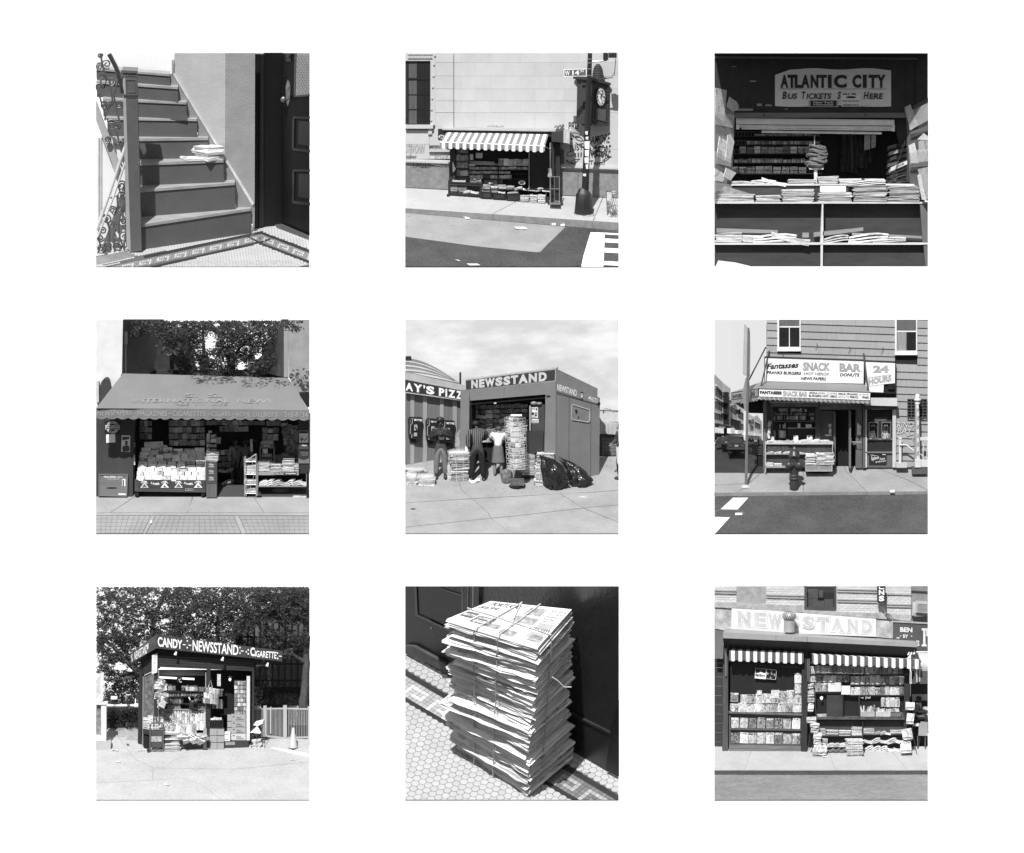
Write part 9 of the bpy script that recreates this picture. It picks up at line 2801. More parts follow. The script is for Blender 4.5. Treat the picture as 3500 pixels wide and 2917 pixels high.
 for x,y,w,l in ((275,1274,22,'white paper scrap standing up left of the kiosk'),(390,1328,70,'flattened newspaper beside the cart wheel'),(1595,1402,50,'crumpled white paper at the right of the pavement'),(585,1602,44,'small pale scrap in the middle of the pavement'),(170,1328,60,'pale litter by the concrete block at the left'),(200,1420,34,'thin pale scrap at the left of the pavement')):
  m=MB(p)
  m.loft([[G.at(x-w/2+w*i/4,y-4+3*j+rr.uniform(-1.5,1.5),.012+rr.uniform(0,.05 if 'stand' not in l else .16)) for i in Rg(5)] for j in Rg(4)])
  On(p,'paper_scrap',m,Mt('scrap_paper',.65,ap=.2),l,'paper scrap')
build_p7()
# tall stack of tied newspapers on a tiled floor
def build_p8():
 p=P8
 z0=p.at(985,1690,0).z
 G=p.flat(z0)
 W0,W1=G.at(24,548),G.at(1725,1545)
 WP=p.wall(W0,W1)
 e=(W1-W0).normalized()
 f=V((e.y,-e.x,0))
 if f.y>0:
  f=-f
 dist=lambda x,y:(G.at(x,y)-W0).dot(f)
 wl=Th(p,'dark_wall',W0,'glossy dark painted wall behind the newspaper stack','wall')
 Pa(wl,'plaster',MB(p).sl(WP,[(612,24),(1725,24),(1725,1400),(600,900)],-.02,0),Mt('dark_gloss_paint',.02,.3,ap=.2,bump=.35,bsc=5,spec=.55))
 Pa(wl,'skirting',MB(p).sl(WP,[(1000,830),(1290,1010),(1560,1150),(1660,1205),(1640,1510),(1000,1120)],-.05,.06),Mt('skirting_dark',.018,.35,spec=.5))
 Pa(wl,'skirting_cap',MB(p).sl(WP,[(1290,1010),(1660,1192),(1662,1210),(1290,1026)],.0,.12),Mt('skirting_cap_dark',.03,.3,spec=.6))
 Pa(wl,'corner_post',MB(p).sl(WP,[(1664,1150),(1725,930),(1725,1540),(1622,1490)],.16,.2),Mt('post_black',.012,.4))
 dr=Th(p,'dark_door',WP.at(250,650),'dark panelled door in the wall at the upper left','door')
 DV=Mt('door_black',.01,.35,spec=.4)
 Pa(dr,'leaf',MB(p).sl(WP,[(24,24),(490,24),(480,800),(24,545)],.0,.02),DV)
 Pa(dr,'casing',MB(p).sl(WP,[(486,24),(520,24),(510,820),(474,800)],.11,.14).sl(WP,[(524,24),(560,24),(552,840),(514,820)],.05,.08).sl(WP,[(564,24),(612,24),(604,870),(556,845)],.13,.16),Mt('casing_black',.014,.35,spec=.45))
 Pa(dr,'panel_moulding',MB(p).sl(WP,[(96,24),(112,24),(122,256),(106,268)],.05,.08).sl(WP,[(106,256),(122,250),(478,410),(478,430)],0,.08).sl(WP,[(270,30),(286,30),(478,90),(478,104)],0,.05).sl(WP,[(468,24),(480,24),(480,420),(468,412)],.05,.08),Mt('moulding_black',.02,.25,spec=.55))
 Pa(dr,'threshold',MB(p).sl(WP,[(24,500),(90,505),(340,640),(340,700),(24,560)],-.05,.2),Mt('threshold_stone',.07,.5,ap=.4))
 Pa(dr,'screw',MB(p).ell(WP,228,358,4,6,.02,.05,8),SL0)
 fl=struct(p,'floor',MB(p).sl(G,[(24,520),(340,700),(1725,1500),(1725,1725),(24,1725)],-.08,-.02),Mt('tile_grout_grey',.09,.8))
 t1,t2,t3,t4=dist(24,690),dist(24,735),dist(24,905),dist(24,940)
 HX=Mt('hex_tile_white',.42,.3,ap=.08,vary=.07,spec=.5)
 DKT=Mt('dark_tile',.035)
 KP,KG,KD=Mt('key_tile_white',.55,.3,vary=.08),Mt('key_tile_mid',.34,.3,vary=.12),Mt('key_tile_shaded',.16,.3,vary=.15)
 def band(a,b,dz):
  q=[]
  for s_,t in ((-4,a),(24,a),(24,b),(-4,b)):
   q.append(p.px(W0+e*s_+f*t))
  return clip_px(q)
 for a,b in ((t1,t2),(t3,t4)):
  Pa(fl,'border_strip',MB(p).sl(G,band(a,b,0),-.05,0),DKT)
 polys=[]
 R_=.215
 cx,cy=R_*mth.sqrt(3),R_*1.5
 for i in Rg(-14,70):
  for j in Rg(-8,50):
   for zone in (0,1):
    t=(t4+cy*.55+j*cy) if zone==0 else (.1+j*cy)
    if zone==0 and j<0 or zone==1 and not (0<t<t1-cy*.4):
     continue
    c=W0+e*((i+(.5 if j%2 else 0))*cx)+f*t
    q=p.px(c)
    if not (-20<q[0]<1770 and 480<q[1]<1780):
     continue
    out=[c+e*(R_*.93*mth.sin(a))+f*(R_*.93*mth.cos(a)) for a in [mth.pi/3*k for k in Rg(6)]]
    polys.append((c,out,0))
 tiles(p,fl,G,polys,'hexagonal_tile',[HX],limit=300)
 polys=[]
 ns=5
 sq=(t3-t2)/ns
 key=["1111111","1000001","1011101","1010001","1011111"]
 for i in Rg(-6,90):
  for j in Rg(ns):
   c=W0+e*((i+.5)*sq)+f*(t2+(j+.5)*sq)
   q=p.px(c)
   if not (-20<q[0]<1770 and 480<q[1]<1780):
    continue
   out=[c+e*(a*sq*.46)+f*(b*sq*.46) for a,b in ((-1,-1),(1,-1),(1,1),(-1,1))]
   k1=key[j][i%7]=='1'
   polys.append((c,out,(2 if k1 else 1) if q[0]>1000 else (1 if k1 else 0)))  # same pattern in darker tiles at the right: shade put into their colour
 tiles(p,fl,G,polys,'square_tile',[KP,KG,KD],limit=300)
 base=G.at(985,1700)
 ztop=p.at(1085,520,base.y).z
 TP=p.flat(ztop)
 Tq=[TP.at(1085,506),TP.at(352,284),TP.at(1352,206),TP.at(703,140)]
 Bq=[base,G.at(395,1300),G.at(1312,1396),G.at(730,1010)]
 def quad(t):
  o_,a_,c_,b_=[x.lerp(y,t) for x,y in zip(Bq,Tq)]
  return o_,a_-o_,c_-o_,b_-a_-c_+o_
 N_=84
 rr=random.Random(12)
 PAPERS=[Mt('old_page',.74,.9,ap=.12,vary=.15),news_mat('old_newsprint_grey',.55,.25),news_mat('old_newsprint_white',.8,.05)]
 groups=[(0,20,'lowest tied bundle of newspapers in the tall leaning stack'),(20,41,'second tied bundle from the bottom of the tall newspaper stack'),(41,63,'third tied bundle from the bottom of the tall newspaper stack'),(63,N_,'topmost tied bundle with an open advertisement page on the tall newspaper stack')]
 H=ztop-z0
 z=z0
 ths=[rr.uniform(.75,1.25) for _ in Rg(N_)]
 sc_=H/(sum(ths[:-1])*.98+ths[-1])
 ths=[t_*sc_ for t_ in ths]
 for lo,hi,lbl in groups:
  root=Th(p,'newspaper_bundle',V((base.x,base.y+1.5,z)),lbl,'newspaper bundle','bundles of the tall stack')
  tw=rr.uniform(-.03,.03)
  sx,sy=rr.uniform(-.1,.1),rr.uniform(-.07,.07)
  for k in Rg(lo,hi):
   t=(z-z0)/H
   th=ths[k]
   o,a_,b_,c_=quad(t)
   o=V((o.x,o.y,z))+V((sx,sy,0))*(1-t*.5)+V((rr.gauss(0,.06),rr.gauss(0,.05),0))
   ang=tw+rr.gauss(0,.035)
   if k==N_-1:
    o,ang=V((o.x,o.y,z)),0
    o,a_,b_,c_=quad(1)
    o=V((o.x,o.y,z))
   M=Matrix.Rotation(ang,3,'Z')
   s1,s2=(rr.uniform(.94,1.03),rr.uniform(.94,1.03)) if k<N_-1 else (1,1)
   a_,b_,c_=M@(a_*s1),M@(b_*s2),M@c_
   for q_ in (a_,b_,c_):
    q_.z=0
   m=MB(p)
   nl=2 if k<N_-1 else 1
   nx=8
   for l in Rg(nl):
    za,zb=l*th/nl,(l+rr.uniform(.8,.97))*th/nl
    if k==N_-1:
     zb=th
    off=V((rr.gauss(0,.03),rr.gauss(0,.03),0))
    sag=rr.uniform(.0,.08)
    ph=rr.uniform(0,6)
    rag=[rr.gauss(0,.012) for _ in Rg(nx+2)]
    g=lambda u,v,h:o+off+a_*u+b_*(v+(rag[int(u*nx)] if v<.5 else 0))+c_*(u*v)+V((0,0,h+sag*mth.sin(ph+u*5)*.6-sag*abs(v-.5)*.8))
    if k==N_-1:
     g=lambda u,v,h:o+a_*u+b_*v+c_*(u*v)+V((0,0,h))
    front=[[g(i/nx,0,za) for i in Rg(nx+1)],[g(i/nx,-.022,za*.85+zb*.15) for i in Rg(nx+1)],[g(i/nx,.012,zb) for i in Rg(nx+1)],[g(i/nx,1,zb) for i in Rg(nx+1)],[g(i/nx,1,za) for i in Rg(nx+1)]]
    m.loft(front)
    m.add([front[0][0],front[2][0],front[3][0],front[4][0]],[(0,1,2,3)])
    m.add([front[0][-1],front[2][-1],front[3][-1],front[4][-1]],[(0,1,2,3)])
   Pa(root,'newspaper',m,Mt('page_paper',.7,.85,ap=.06) if k==N_-1 else rr.choice(PAPERS+[PAPERS[0],PAPERS[2]]))
   z_top_page=z+th
   z+=th*.98
  z_page=z_top_page if hi==N_ else 0
  tm=MB(p)
  t_lo,t_hi=(0 if lo==0 else (lo/N_)),hi/N_
  def edge_pt(u,v,t,out=.05):
   o,a_,b_,c_=quad(t)
   q=o+a_*u+b_*v+c_*(u*v)
   ctr=o+a_*.5+b_*.5+c_*.25
   d_=(q-ctr)
   d_.z=0
   return q+d_.normalized()*out
  for u in (.42,.66):
   pts=[]
   for s_ in Rg(9):
    tt=t_lo+(t_hi-t_lo)*s_/8
    pts.append(edge_pt(u+rr.gauss(0,.006),-.02,tt,.1+rr.uniform(0,.03)))
   tm.tube(pts,.028,5)
   q=pts[0]
   tm.tube([q,q+V((.05,-.1,-.12)),q+V((.12,-.12,-.05))],.02,4)
  pts=[edge_pt(-.02,.3+rr.gauss(0,.006),t_lo+(t_hi-t_lo)*s_/8,.1) for s_ in Rg(9)]
  tm.tube(pts,.028,5)
  if hi==N_:
   for u0,v0,u1,v1 in ((.42,-.03,.4,1.02),(.66,-.03,.62,1.02),(-.03,.3,1.02,.52),(.62,1,.42,.3)):
    tm.tube([edge_pt(u0+(u1-u0)*s_/10,v0+(v1-v0)*s_/10,1,.02)+V((0,0,.07+.02*mth.sin(s_*2))) for s_ in Rg(11)],.03,5)
   q=edge_pt(.42,.3,1,0)
   tm.ball(q+V((0,0,.1)),.08,.07,.06,8,5)
  if lo==41:
   q=edge_pt(-.02,.3,t_hi,.1)
   tm.tube([q,q+V((.4,-.1,-.25)),q+V((.7,-.05,-.7)),q+V((1.05,0,-.75))],.03,5)
  Pa(root,'twine',tm,Mt('twine_fibre',.5,.9,ap=.3,sc=20))
 top=root
 PT=p.flat(z_page+.006)
 tx=MB(p)
 def pg(u,v):
  o,a_,b_,c_=quad(1)
  return p.px(o+a_*u+b_*v+c_*(u*v))
 def block(mb,u0,u1,v0,v1,d=.0):
  return mb.sl(PT,[pg(u0,v1),pg(u1,v1),pg(u1,v0),pg(u0,v0)],d-.004,d)
 def words_(mb,s_,u0,u1,v0,v1,bold=.02,she=0,d=.008):
  return Tx(mb,PT,s_,[pg(u0,v1),pg(u1,v1),pg(u1,v0),pg(u0,v0)],d,bold,she)
 words_(tx,'PORTUGAL',.92,.56,.82,.95,.03)
 words_(tx,'$699',.97,.76,.64,.78,.02,.1)
 for i in Rg(8):
  block(tx,.72-.0*i,.6,.74-i*.035,.75-i*.035,.004)
 words_(tx,'Everything',.2,.02,.86,.92,.0)
 words_(tx,'for a great',.2,.02,.79,.84,.0)
 words_(tx,'vacation',.2,.06,.72,.77,.0)
 words_(tx,'but the',.2,.08,.65,.7,.0)
 words_(tx,'high cost.',.2,.03,.58,.63,.0)
 words_(tx,'$399 $499',.24,.02,.34,.42,.01)
 for i in Rg(9):
  block(tx,.2,.03,.55-i*.018,.556-i*.018,.004)
  block(tx,.2,.04,.3-i*.018,.306-i*.018,.004)
 Pa(top,'printed_page',tx,Mt('page_ink',.1))
 ph=MB(p)
 for u0,u1,v0,v1 in ((.46,.26,.7,.92),(.5,.24,.44,.64),(.46,.3,.04,.2),(.66,.5,.12,.26),(.16,.02,.08,.24)):
  block(ph,u0,u1,v0,v1,.003)
 Pa(top,'page_picture',ph,Mt('page_picture',.3,.7,ap=.8,sc=5))
 pd=MB(p)
 for u0,u1,v0,v1 in ((.98,.84,.24,.46),(.82,.62,.14,.4)):
  block(pd,u0,u1,v0,v1,.003)
 Pa(top,'page_panel',pd,Mt('page_panel',.12,.7,ap=.5,sc=4))
 wt=MB(p)
 words_(wt,'SUMMER',.8,.64,.3,.37,.02)
 words_(wt,'$689',.8,.64,.16,.27,.03)
 words_(wt,'$579',.97,.85,.3,.38,.02)
 Pa(top,'printed_page',wt,Mt('page_white_ink',.65))
build_p8()
# newsstand with two striped awnings under a white sign
def build_p9():
 p=P9
 F=p.fc(0)
 G=p.ground(p.at(24,1345,-.5),p.at(1725,1352,-.5),.36)
 PV=Mt('pale_sidewalk',.38,.9,ap=.14,sc=.8,bump=.25,bsc=40,fine=.8,sps=.15)
 walk=struct(p,'pavement',MB(p).sl(G,[(24,1295),(1725,1300),(1725,1486),(24,1484)],-.08,-.02),Mt('joint_soft',.3))
 for poly in ([(24,1295),(330,1296),(262,1484),(24,1484)],[(333,1296),(915,1298),(985,1484),(265,1484)],[(918,1298),(1400,1299),(1560,1485),(988,1484)],[(1403,1299),(1725,1300),(1725,1486),(1563,1485)]):
  Pa(walk,'paving_slab',MB(p).sl(G,poly,-.06,0),PV)
 KA,KB=G.at(24,1485),G.at(1725,1487)
 K=p.wall(KA,KB)
 kb=struct(p,'kerb',MB(p).sl(K,[(24,1490),(1725,1492),(1725,1524),(24,1522)],-.2,-.02),Mt('joint_dirt',.12))
 for a,b in ((24,1094),(1098,1725)):
  Pa(kb,'kerb_stone',MB(p).rc(K,a,1492,b,1526,-.18,0),Mt('kerb_dark',.07,.8,ap=.3,sc=4,bump=.4))
  Pa(kb,'kerb_edge',MB(p).rc(K,a,1486,b,1492,-.2,.02),Mt('kerb_steel',.4,.6))
 RD=p.ground(K.at(24,1526),K.at(1725,1528),.36)
 struct(p,'road',MB(p).sl(RD,[(24,1525),(1725,1527),(1725,1725),(24,1725)],-.06,0),Mt('worn_road',.2,.92,ap=.28,sc=.8,bump=.45,bsc=55,fine=1.0,stz=(.35,1,1)))
 BR=Mt('pale_brick',.52,.8,ap=.12,sc=2,vary=.06)
 b=Th(p,'brick_building',F.at(875,400),'pale painted brick building with stone bands above the white NEWSSTAND sign','building')
 Pa(b,'wall',MB(p).rc(F,24,24,742,460,-.15,-.02).rc(F,992,24,1592,460,-.15,-.02).rc(F,742,212,992,460,-.15,-.02),Mt('brick_mortar',.4,.9))
 n=0
 bricks=MB(p)
 areas=[(24,198,24,152),(436,742,24,215),(1000,1322,24,235),(1390,1590,24,262),(1322,1390,160,245)]
 for x0,x1,y0,y1 in areas:
  yy=y0
  k=0
  while yy<y1-4:
   x=x0-(22 if k%2 else 0)
   while x<x1:
    a,c=max(x,x0),min(x+43,x1)
    if c-a>5:
     sl=(x-24)*.045
     ya,yb=yy+sl*.3,min(yy+17,y1)+sl*.3
     mbk=MB(p).rc(F,a+.7,ya+.7,c-.7,yb-.7,-.04,R.uniform(-.006,.006))
     if n<300:
      Pa(b,'brick',mbk,BR)
     else:
      bricks.v,bricks.f,bricks.mi=bricks.v+mbk.v,bricks.f+[[i+len(bricks.v) for i in f] for f in mbk.f],bricks.mi+mbk.mi
     n+=1
    x+=44.4
   yy+=17.7
   k+=1
 if bricks.v:
  Pa(b,'brick',bricks,BR,kind='stuff')
 bd=MB(p)
 for x0,x1,y in ((24,198,50),(24,198,70),(436,740,86),(436,740,106),(1002,1322,60),(1002,1322,122),(1002,1322,140),(1390,1590,80),(1390,1590,160),(1390,1590,178),(1002,1322,40)):
  bd.sl(F,[(x0,y),(x1,y+(x1-x0)*.025),(x1,y+9+(x1-x0)*.025),(x0,y+9)],-.02,.07)
 Pa(b,'stone_band',bd,Mt('band_stone',.34,.8))
 Pa(b,'blocked_window',MB(p).rc(F,202,24,434,158,-.05,-.01),Mt('render_grey',.3,.9,ap=.35,sc=3))
 Pa(b,'sill',MB(p).sl(F,[(24,152),(740,178),(740,232),(24,190)],-.05,.12).sl(F,[(740,212),(1592,252),(1592,300),(740,236)],-.05,.12),Mt('rough_stone_sill',.34,.9,ap=.45,sc=2.5,bump=.6,bsc=12))
 Pa(b,'lower_wall',MB(p).sl(F,[(24,190),(170,198),(170,385),(24,360)],-.05,.04),Mt('stained_render',.4,.9,ap=.7,sc=2.2,bump=.3))
 Pa(b,'lower_wall',MB(p).sl(F,[(1312,285),(1440,295),(1440,440),(1312,425)],-.05,.04),Mt('stained_render',.4,.9,ap=.7,sc=2.2,bump=.3))
 w=Pa(b,'window',MB(p).rc(F,744,24,992,212,-.5,-.4),Mt('window_room',.05))
 Pa(w,'frame',MB(p).rc(F,740,24,762,212,-.15,.05).rc(F,980,24,994,212,-.15,.05).rc(F,762,192,980,212,-.15,.05),Mt('window_frame_dark',.06))
 bxs=MB(p)
 for x0,y0,x1,y1 in ((766,120,846,192),(848,140,900,192),(902,130,972,192),(770,50,850,118),(856,60,890,112)):
  bxs.rc(F,x0,y0,x1,y1,-.4,-.25)
 Pa(w,'stored_box',bxs,Mt('stored_box',.2,ap=.3,sc=3))
 Pa(w,'glass',MB(p).rc(F,762,24,980,192,-.12,-.11),GLASS)
 b2=Th(p,'neighbour_building',F.at(1660,300),'grey facade strip at the upper right behind the air conditioner','building')
 Pa(b2,'wall',MB(p).rc(F,1594,24,1725,540,-.3,-.08),Mt('facade_grey',.2,.8,ap=.3,sc=2))
 Pa(b2,'band',MB(p).sl(F,[(1594,56),(1725,64),(1725,72),(1594,64)],-.1,0),Mt('band_dark2',.05))
 ac=Th(p,'air_conditioner',F.at(1670,265,.3),'window air conditioner jutting out at the upper right corner','air conditioner')
 Pa(ac,'case',MB(p).sl(F,[(1634,150),(1725,156),(1725,238),(1630,232)],-.1,.5),Mt('ac_metal',.4,.5))
 Pa(ac,'side',MB(p).sl(F,[(1604,162),(1633,152),(1630,234),(1600,260)],-.1,.3),Mt('ac_side',.45,.5))
 m=MB(p)
 for i in Rg(7):
  m.rc(F,1642,164+i*10,1722,168+i*10,.5,.515)
 Pa(ac,'grille',m,Mt('ac_grille',.2))
 Pa(ac,'base_rail',MB(p).rc(F,1612,236,1725,262,0,.35),Mt('ac_base',.3))
 vs_=Th(p,'vertical_sign',F.at(1355,150,.5),'narrow black vertical sign showing the letters ENS','sign')
 Pa(vs_,'board',MB(p).sl(F,[(1322,24),(1388,24),(1386,152),(1322,148)],.3,.5),BK0)
 tx=MB(p)
 Tx(tx,F,'N',(1334,52,1378,92),.515,.05)
 Tx(tx,F,'S',(1334,98,1378,142),.515,.06)
 tx.rc(F,1336,38,1378,46,.5,.515).rc(F,1336,24,1344,38,.5,.515)
 Pa(vs_,'lettering',tx,WH)
 m=MB(p)
 m.loft([[F.at(1346+14*i+6*mth.sin(j),156+20*i+14*j+4*mth.sin(3*i),.3+.05*mth.sin(2*i+j)) for i in Rg(6)] for j in Rg(3)])
 m.pt(F,[(1410,240,.3),(1450,285,.2),(1520,300,.1)],.02)
 On(p,'rolled_banner',m,Mt('banner_cloth',.14,.8),'dark rolled up banner hanging from the foot of the vertical sign','banner')
 SPL=p.fc(-.12)
 sg=Th(p,'signboard',SPL.at(740,420),'long white signboard with big pale outlined letters NEWSSTAND','sign')
 Pa(sg,'board',MB(p).sl(SPL,[(162,192),(1312,282),(1312,425),(156,380)],-.08,0),Mt('sign_plastic',.68,.5,ap=.03))
 o1,o2,o3=MB(p),MB(p),MB(p)
 xs=[(200,322),(330,448),(440,570),(610,712),(718,836),(830,950),(944,1064),(1074,1178),(1188,1290)]
 for ch,(x0,x1) in zip('NEWSSTAND',xs):
  f=lambda x:208+(x-200)*.072
  c=lambda x:345+(x-200)*.06
  for mbk,g,d,bb in ((o1,0,.012,.13),(o2,2,.016,.1),(o3,11,.024,.05)):
   q=[(x0+g,f(x0)+g),(x1-g,f(x1)+g),(x1-g,c(x1)-g),(x0+g,c(x0)-g)]
   Tx(mbk,SPL,ch,q,d,bb)
 Pa(sg,'letter_outline',o1,Mt('letter_line',.44))
 Pa(sg,'letter_field',o2,Mt('letter_field',.68))
 Pa(sg,'lettering',o3,Mt('letter_pale',.46))
 vq=p.at(620,385,-.75)
 vt=Th(p,'roof_ventilator',vq,'round turbine ventilator on a metal pipe in front of the signboard','ventilator')
 Pa(vt,'pipe',MB(p).la(vq,[(.25,0),(.25,(p.at(620,292,-.75)-vq).z)],16),Mt('zinc',.42,.45,ap=.2,metal=.3))
 zc=(p.at(620,262,-.75)-vq).z
 Pa(vt,'turbine_core',MB(p).ball(vq+V((0,0,zc)),.28,.28,.2),Mt('zinc_dark',.1))
 m=MB(p)
 for i in Rg(22):
  a=2*mth.pi*i/22
  rows=[]
  for j in Rg(7):
   t=j/6
   el=(t-.5)*2.6
   rr_=.33*mth.cos(el*.85)+.0
   rows.append([vq+V((rr_*mth.cos(a+t*.7+w_),rr_*mth.sin(a+t*.7+w_),zc+.24*mth.sin(el))) for w_ in (0,.2)])
  m.loft(rows)
 Pa(vt,'vane',m,Mt('zinc',.42))
 bx=Th(p,'shutter_housing',p.at(860,470,-.9),'long grey roller shutter housing with a dark underside above both awnings','shutter housing')
 C1,C2=p.fc(-.45),p.fc(-1.25)
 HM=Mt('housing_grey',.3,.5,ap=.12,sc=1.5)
 m=MB(p)
 m.loft([[C1.at(118,358),C1.at(870,412),C1.at(1625,458)],[C2.at(92,388),C2.at(870,432),C2.at(1640,478)],[C2.at(92,436),C2.at(870,470),C2.at(1640,508)]])
 Pa(bx,'cover',m,HM)
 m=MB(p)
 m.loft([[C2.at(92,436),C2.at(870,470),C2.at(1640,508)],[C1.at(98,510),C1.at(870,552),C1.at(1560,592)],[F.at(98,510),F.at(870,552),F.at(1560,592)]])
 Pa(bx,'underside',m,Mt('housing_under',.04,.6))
 Pa(bx,'seam',MB(p).sl(C2,[(762,426),(765,426),(765,464),(762,464)],0,.012).sl(C2,[(512,412),(514,412),(514,450),(512,450)],0,.012),Mt('seam_dark',.05))
 tx=MB(p)
 Tx(tx,C2,'RONMAR',[(648,428),(702,431),(702,442),(648,438)],.015,.0)
 tx.ring(C2,642,424,708,448,2,0,.012)
 Pa(bx,'lettering',tx,Mt('letter_grey2',.5))
 dk=Mt('dark_shopfront',.03,.6,ap=.3)
 lw=Th(p,'neighbour_shutter',F.at(60,1290),'closed dark roller shutter under a grey awning at the left edge','shutter')
 for k in Rg(19):
  Pa(lw,'shutter_slat',MB(p).rc(F,24,600+k*37,100,634+k*37,-.1,.02 if k%2 else 0),Mt('slat_dark',.045,.5))
 Pa(lw,'awning_cloth',MB(p).add([F.at(24,372,.1),F.at(98,376,.1),p.at(92,596,-.7),p.at(24,600,-.7)],[(0,1,2,3)]),Mt('grey_canvas',.1,.8))
 rs=Th(p,'neighbour_shop',F.at(1670,1310),'dark neighbouring shop with a painted fascia, pale canopy and glass front at the right edge','shop')
 Pa(rs,'fascia',MB(p).sl(F,[(1438,302),(1725,318),(1725,540),(1560,530),(1438,440)],-.1,.2),Mt('fascia_mid',.08,.5))
 Pa(rs,'fascia_frame',MB(p).sl(F,[(1436,298),(1725,314),(1725,324),(1436,308)],-.1,.25).sl(F,[(1436,308),(1446,308),(1446,440),(1436,436)],-.1,.25),Mt('fascia_edge',.35))
 tx=MB(p)
 Tx(tx,F,'BEN',[(1504,348),(1602,352),(1602,390),(1504,386)],.22,.04)
 Tx(tx,F,'BY',[(1528,406),(1568,408),(1568,436),(1528,434)],.22,.03)
 Tx(tx,F,"'S",[(1634,452),(1658,454),(1658,500),(1634,498)],.22,.03)
 tx.rc(F,1676,358,1724,374,.2,.215).rc(F,1688,374,1706,486,.2,.215).rc(F,1676,486,1716,502,.2,.215).rc(F,1712,374,1724,420,.2,.215).sl(F,[(1502,416),(1516,416),(1509,424)],.2,.215).sl(F,[(1588,418),(1602,418),(1595,426)],.2,.215).sl(F,[(1476,430),(1500,431),(1500,438),(1476,437)],.2,.215)
 Pa(rs,'lettering',tx,Mt('gilt_pale',.65))
 m=MB(p)
 m.loft([[p.at(1590+135*(j/4),548+0*j+i*30,-.1-.6*mth.sin(i*.4)) for j in Rg(5)] for i in Rg(6)])
 Pa(rs,'canopy',m,Mt('canopy_pale',.42,.7))
 Pa(rs,'canopy_valance',MB(p).rc(p.fc(-.65),1600,698,1725,800,-.5,0),Mt('valance_dark',.08))
 Pa(rs,'shop_glass',MB(p).rc(F,1560,800,1725,1320,-.6,-.5),Mt('shop_inside',.025,.3))
 Pa(rs,'window_reflection',MB(p).rc(F,1600,884,1725,936,-.5,-.45).rc(F,1672,980,1725,1056,-.5,-.45),Mt('reflected_window',.5,.4))  # pale slabs painting a window reflection on the shop glass
 Pa(rs,'window_bar',MB(p).rc(F,1590,936,1725,952,-.45,-.35).rc(F,1668,952,1674,1060,-.45,-.35).rc(F,1600,1060,1700,1080,-.4,-.2).rc(F,1590,1300,1725,1312,-.4,-.2),BK0)
 sm=p.at(1655,1240,.05)
 o9,_,_=Pn(p,(sm.x,.15,sm.z),2.1,70,'person in dark clothes seated behind the glass at the right edge',J=dict(knl=(.06,-.18,.5),knr=(-.06,-.18,.5),anl=(.06,-.2,.2),anr=(-.06,-.2,.2),wrl=(.05,-.2,.6),wrr=(-.05,-.2,.6)),tones=(.1,.02,.02,.01),hair=.055)
 trim([o9]+list(o9.children),p.M@p.at(1724.5,1100,.15),(p.M.to_3x3()@V((1,.04,0))).normalized())
 On(p,'cafe_table',MB(p).rc(p.fc(-.05),1606,1122,1668,1138,-.4,0),Mt('table_white',.6),'pale table edge behind the glass at the right','table')
 ch=Th(p,'chair',G.at(1690,1306),'pale curved plastic chair at the right edge','chair')
 Pa(ch,'seat',MB(p).sl(p.fc(-.25),[(1655,1130),(1670,1108),(1725,1106),(1725,1216),(1650,1214)],-.25,0),Mt('chair_grey',.34,.4))
 Pa(ch,'leg',MB(p).rc(p.fc(-.2),1640,1216,1648,1310,-.1,0).rc(p.fc(-.2),1700,1216,1708,1310,-.1,0),Mt('chair_leg',.1))
 s=Th(p,'newsstand',G.at(820,1350),'dark glazed newsstand front with two striped awnings and magazine windows','newsstand')
 W=p.fc(-.35)
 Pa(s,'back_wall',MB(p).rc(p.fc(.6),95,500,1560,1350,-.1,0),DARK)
 Pa(s,'post',MB(p).sl(W,[(92,500),(132,500),(132,1345),(86,1348)],-.5,.05),Mt('post_wood',.07,.7,ap=.5,sc=3,stz=(4,1,.5)))
 Pa(s,'post',MB(p).sl(W,[(722,540),(768,550),(762,1362),(714,1358)],-.5,.08),dk)
 Pa(s,'post',MB(p).sl(W,[(1540,660),(1582,660),(1572,1360),(1530,1358)],-.5,.02),dk)
 Pa(s,'awning_post',MB(p).rc(W,776,600,783,790,.05,.12).rc(W,766,600,771,780,.05,.12).rc(W,1584,700,1589,900,.05,.12).rc(W,110,520,120,740,.08,.15),SL0)
 Pa(s,'window_head',MB(p).rc(W,132,500,722,620,-.3,-.05).rc(W,768,540,1550,640,-.3,-.05),dk)
 Pa(s,'sill',MB(p).sl(W,[(136,1024),(720,1040),(720,1054),(136,1036)],-.5,.12),Mt('sill_worn',.12,.6,ap=.6,sc=4))
 Pa(s,'case_bar',MB(p).sl(W,[(140,1034),(718,1056),(718,1068),(140,1048)],-.3,.02).sl(W,[(140,1152),(712,1162),(712,1176),(140,1166)],-.3,.04).sl(W,[(142,1276),(710,1286),(710,1294),(142,1284)],-.3,.04).rc(W,140,1036,152,1290,-.3,.02),Mt('case_wood',.09,.7))
 Pa(s,'base_board',MB(p).sl(W,[(140,1284),(712,1296),(712,1326),(140,1314)],-.4,.03).sl(W,[(140,1316),(712,1328),(712,1352),(140,1340)],-.4,.05),Mt('weathered_board',.15,.8,ap=.4,sc=4,stz=(.4,1,5)))
 CT=[Mt('awning_stripe_dark',.1,.85,ap=.1),Mt('awning_stripe_white',.75,.85,ap=.06)]
 aw=Th(p,'striped_awning',W.at(435,600),'torn striped awning over the left magazine window','awning')
 Aw(p,aw,W,((146,520),(742,545)),((140,535),(735,560)),85,10,CT,.05,.35,scallop=14)
 aw=Th(p,'striped_awning',W.at(1180,620),'brightly lit striped awning over the right magazine window','awning')
 Aw(p,aw,W,((780,552),(1600,598)),((800,566),(1668,606)),80,14,CT,.05,.75,scallop=16)
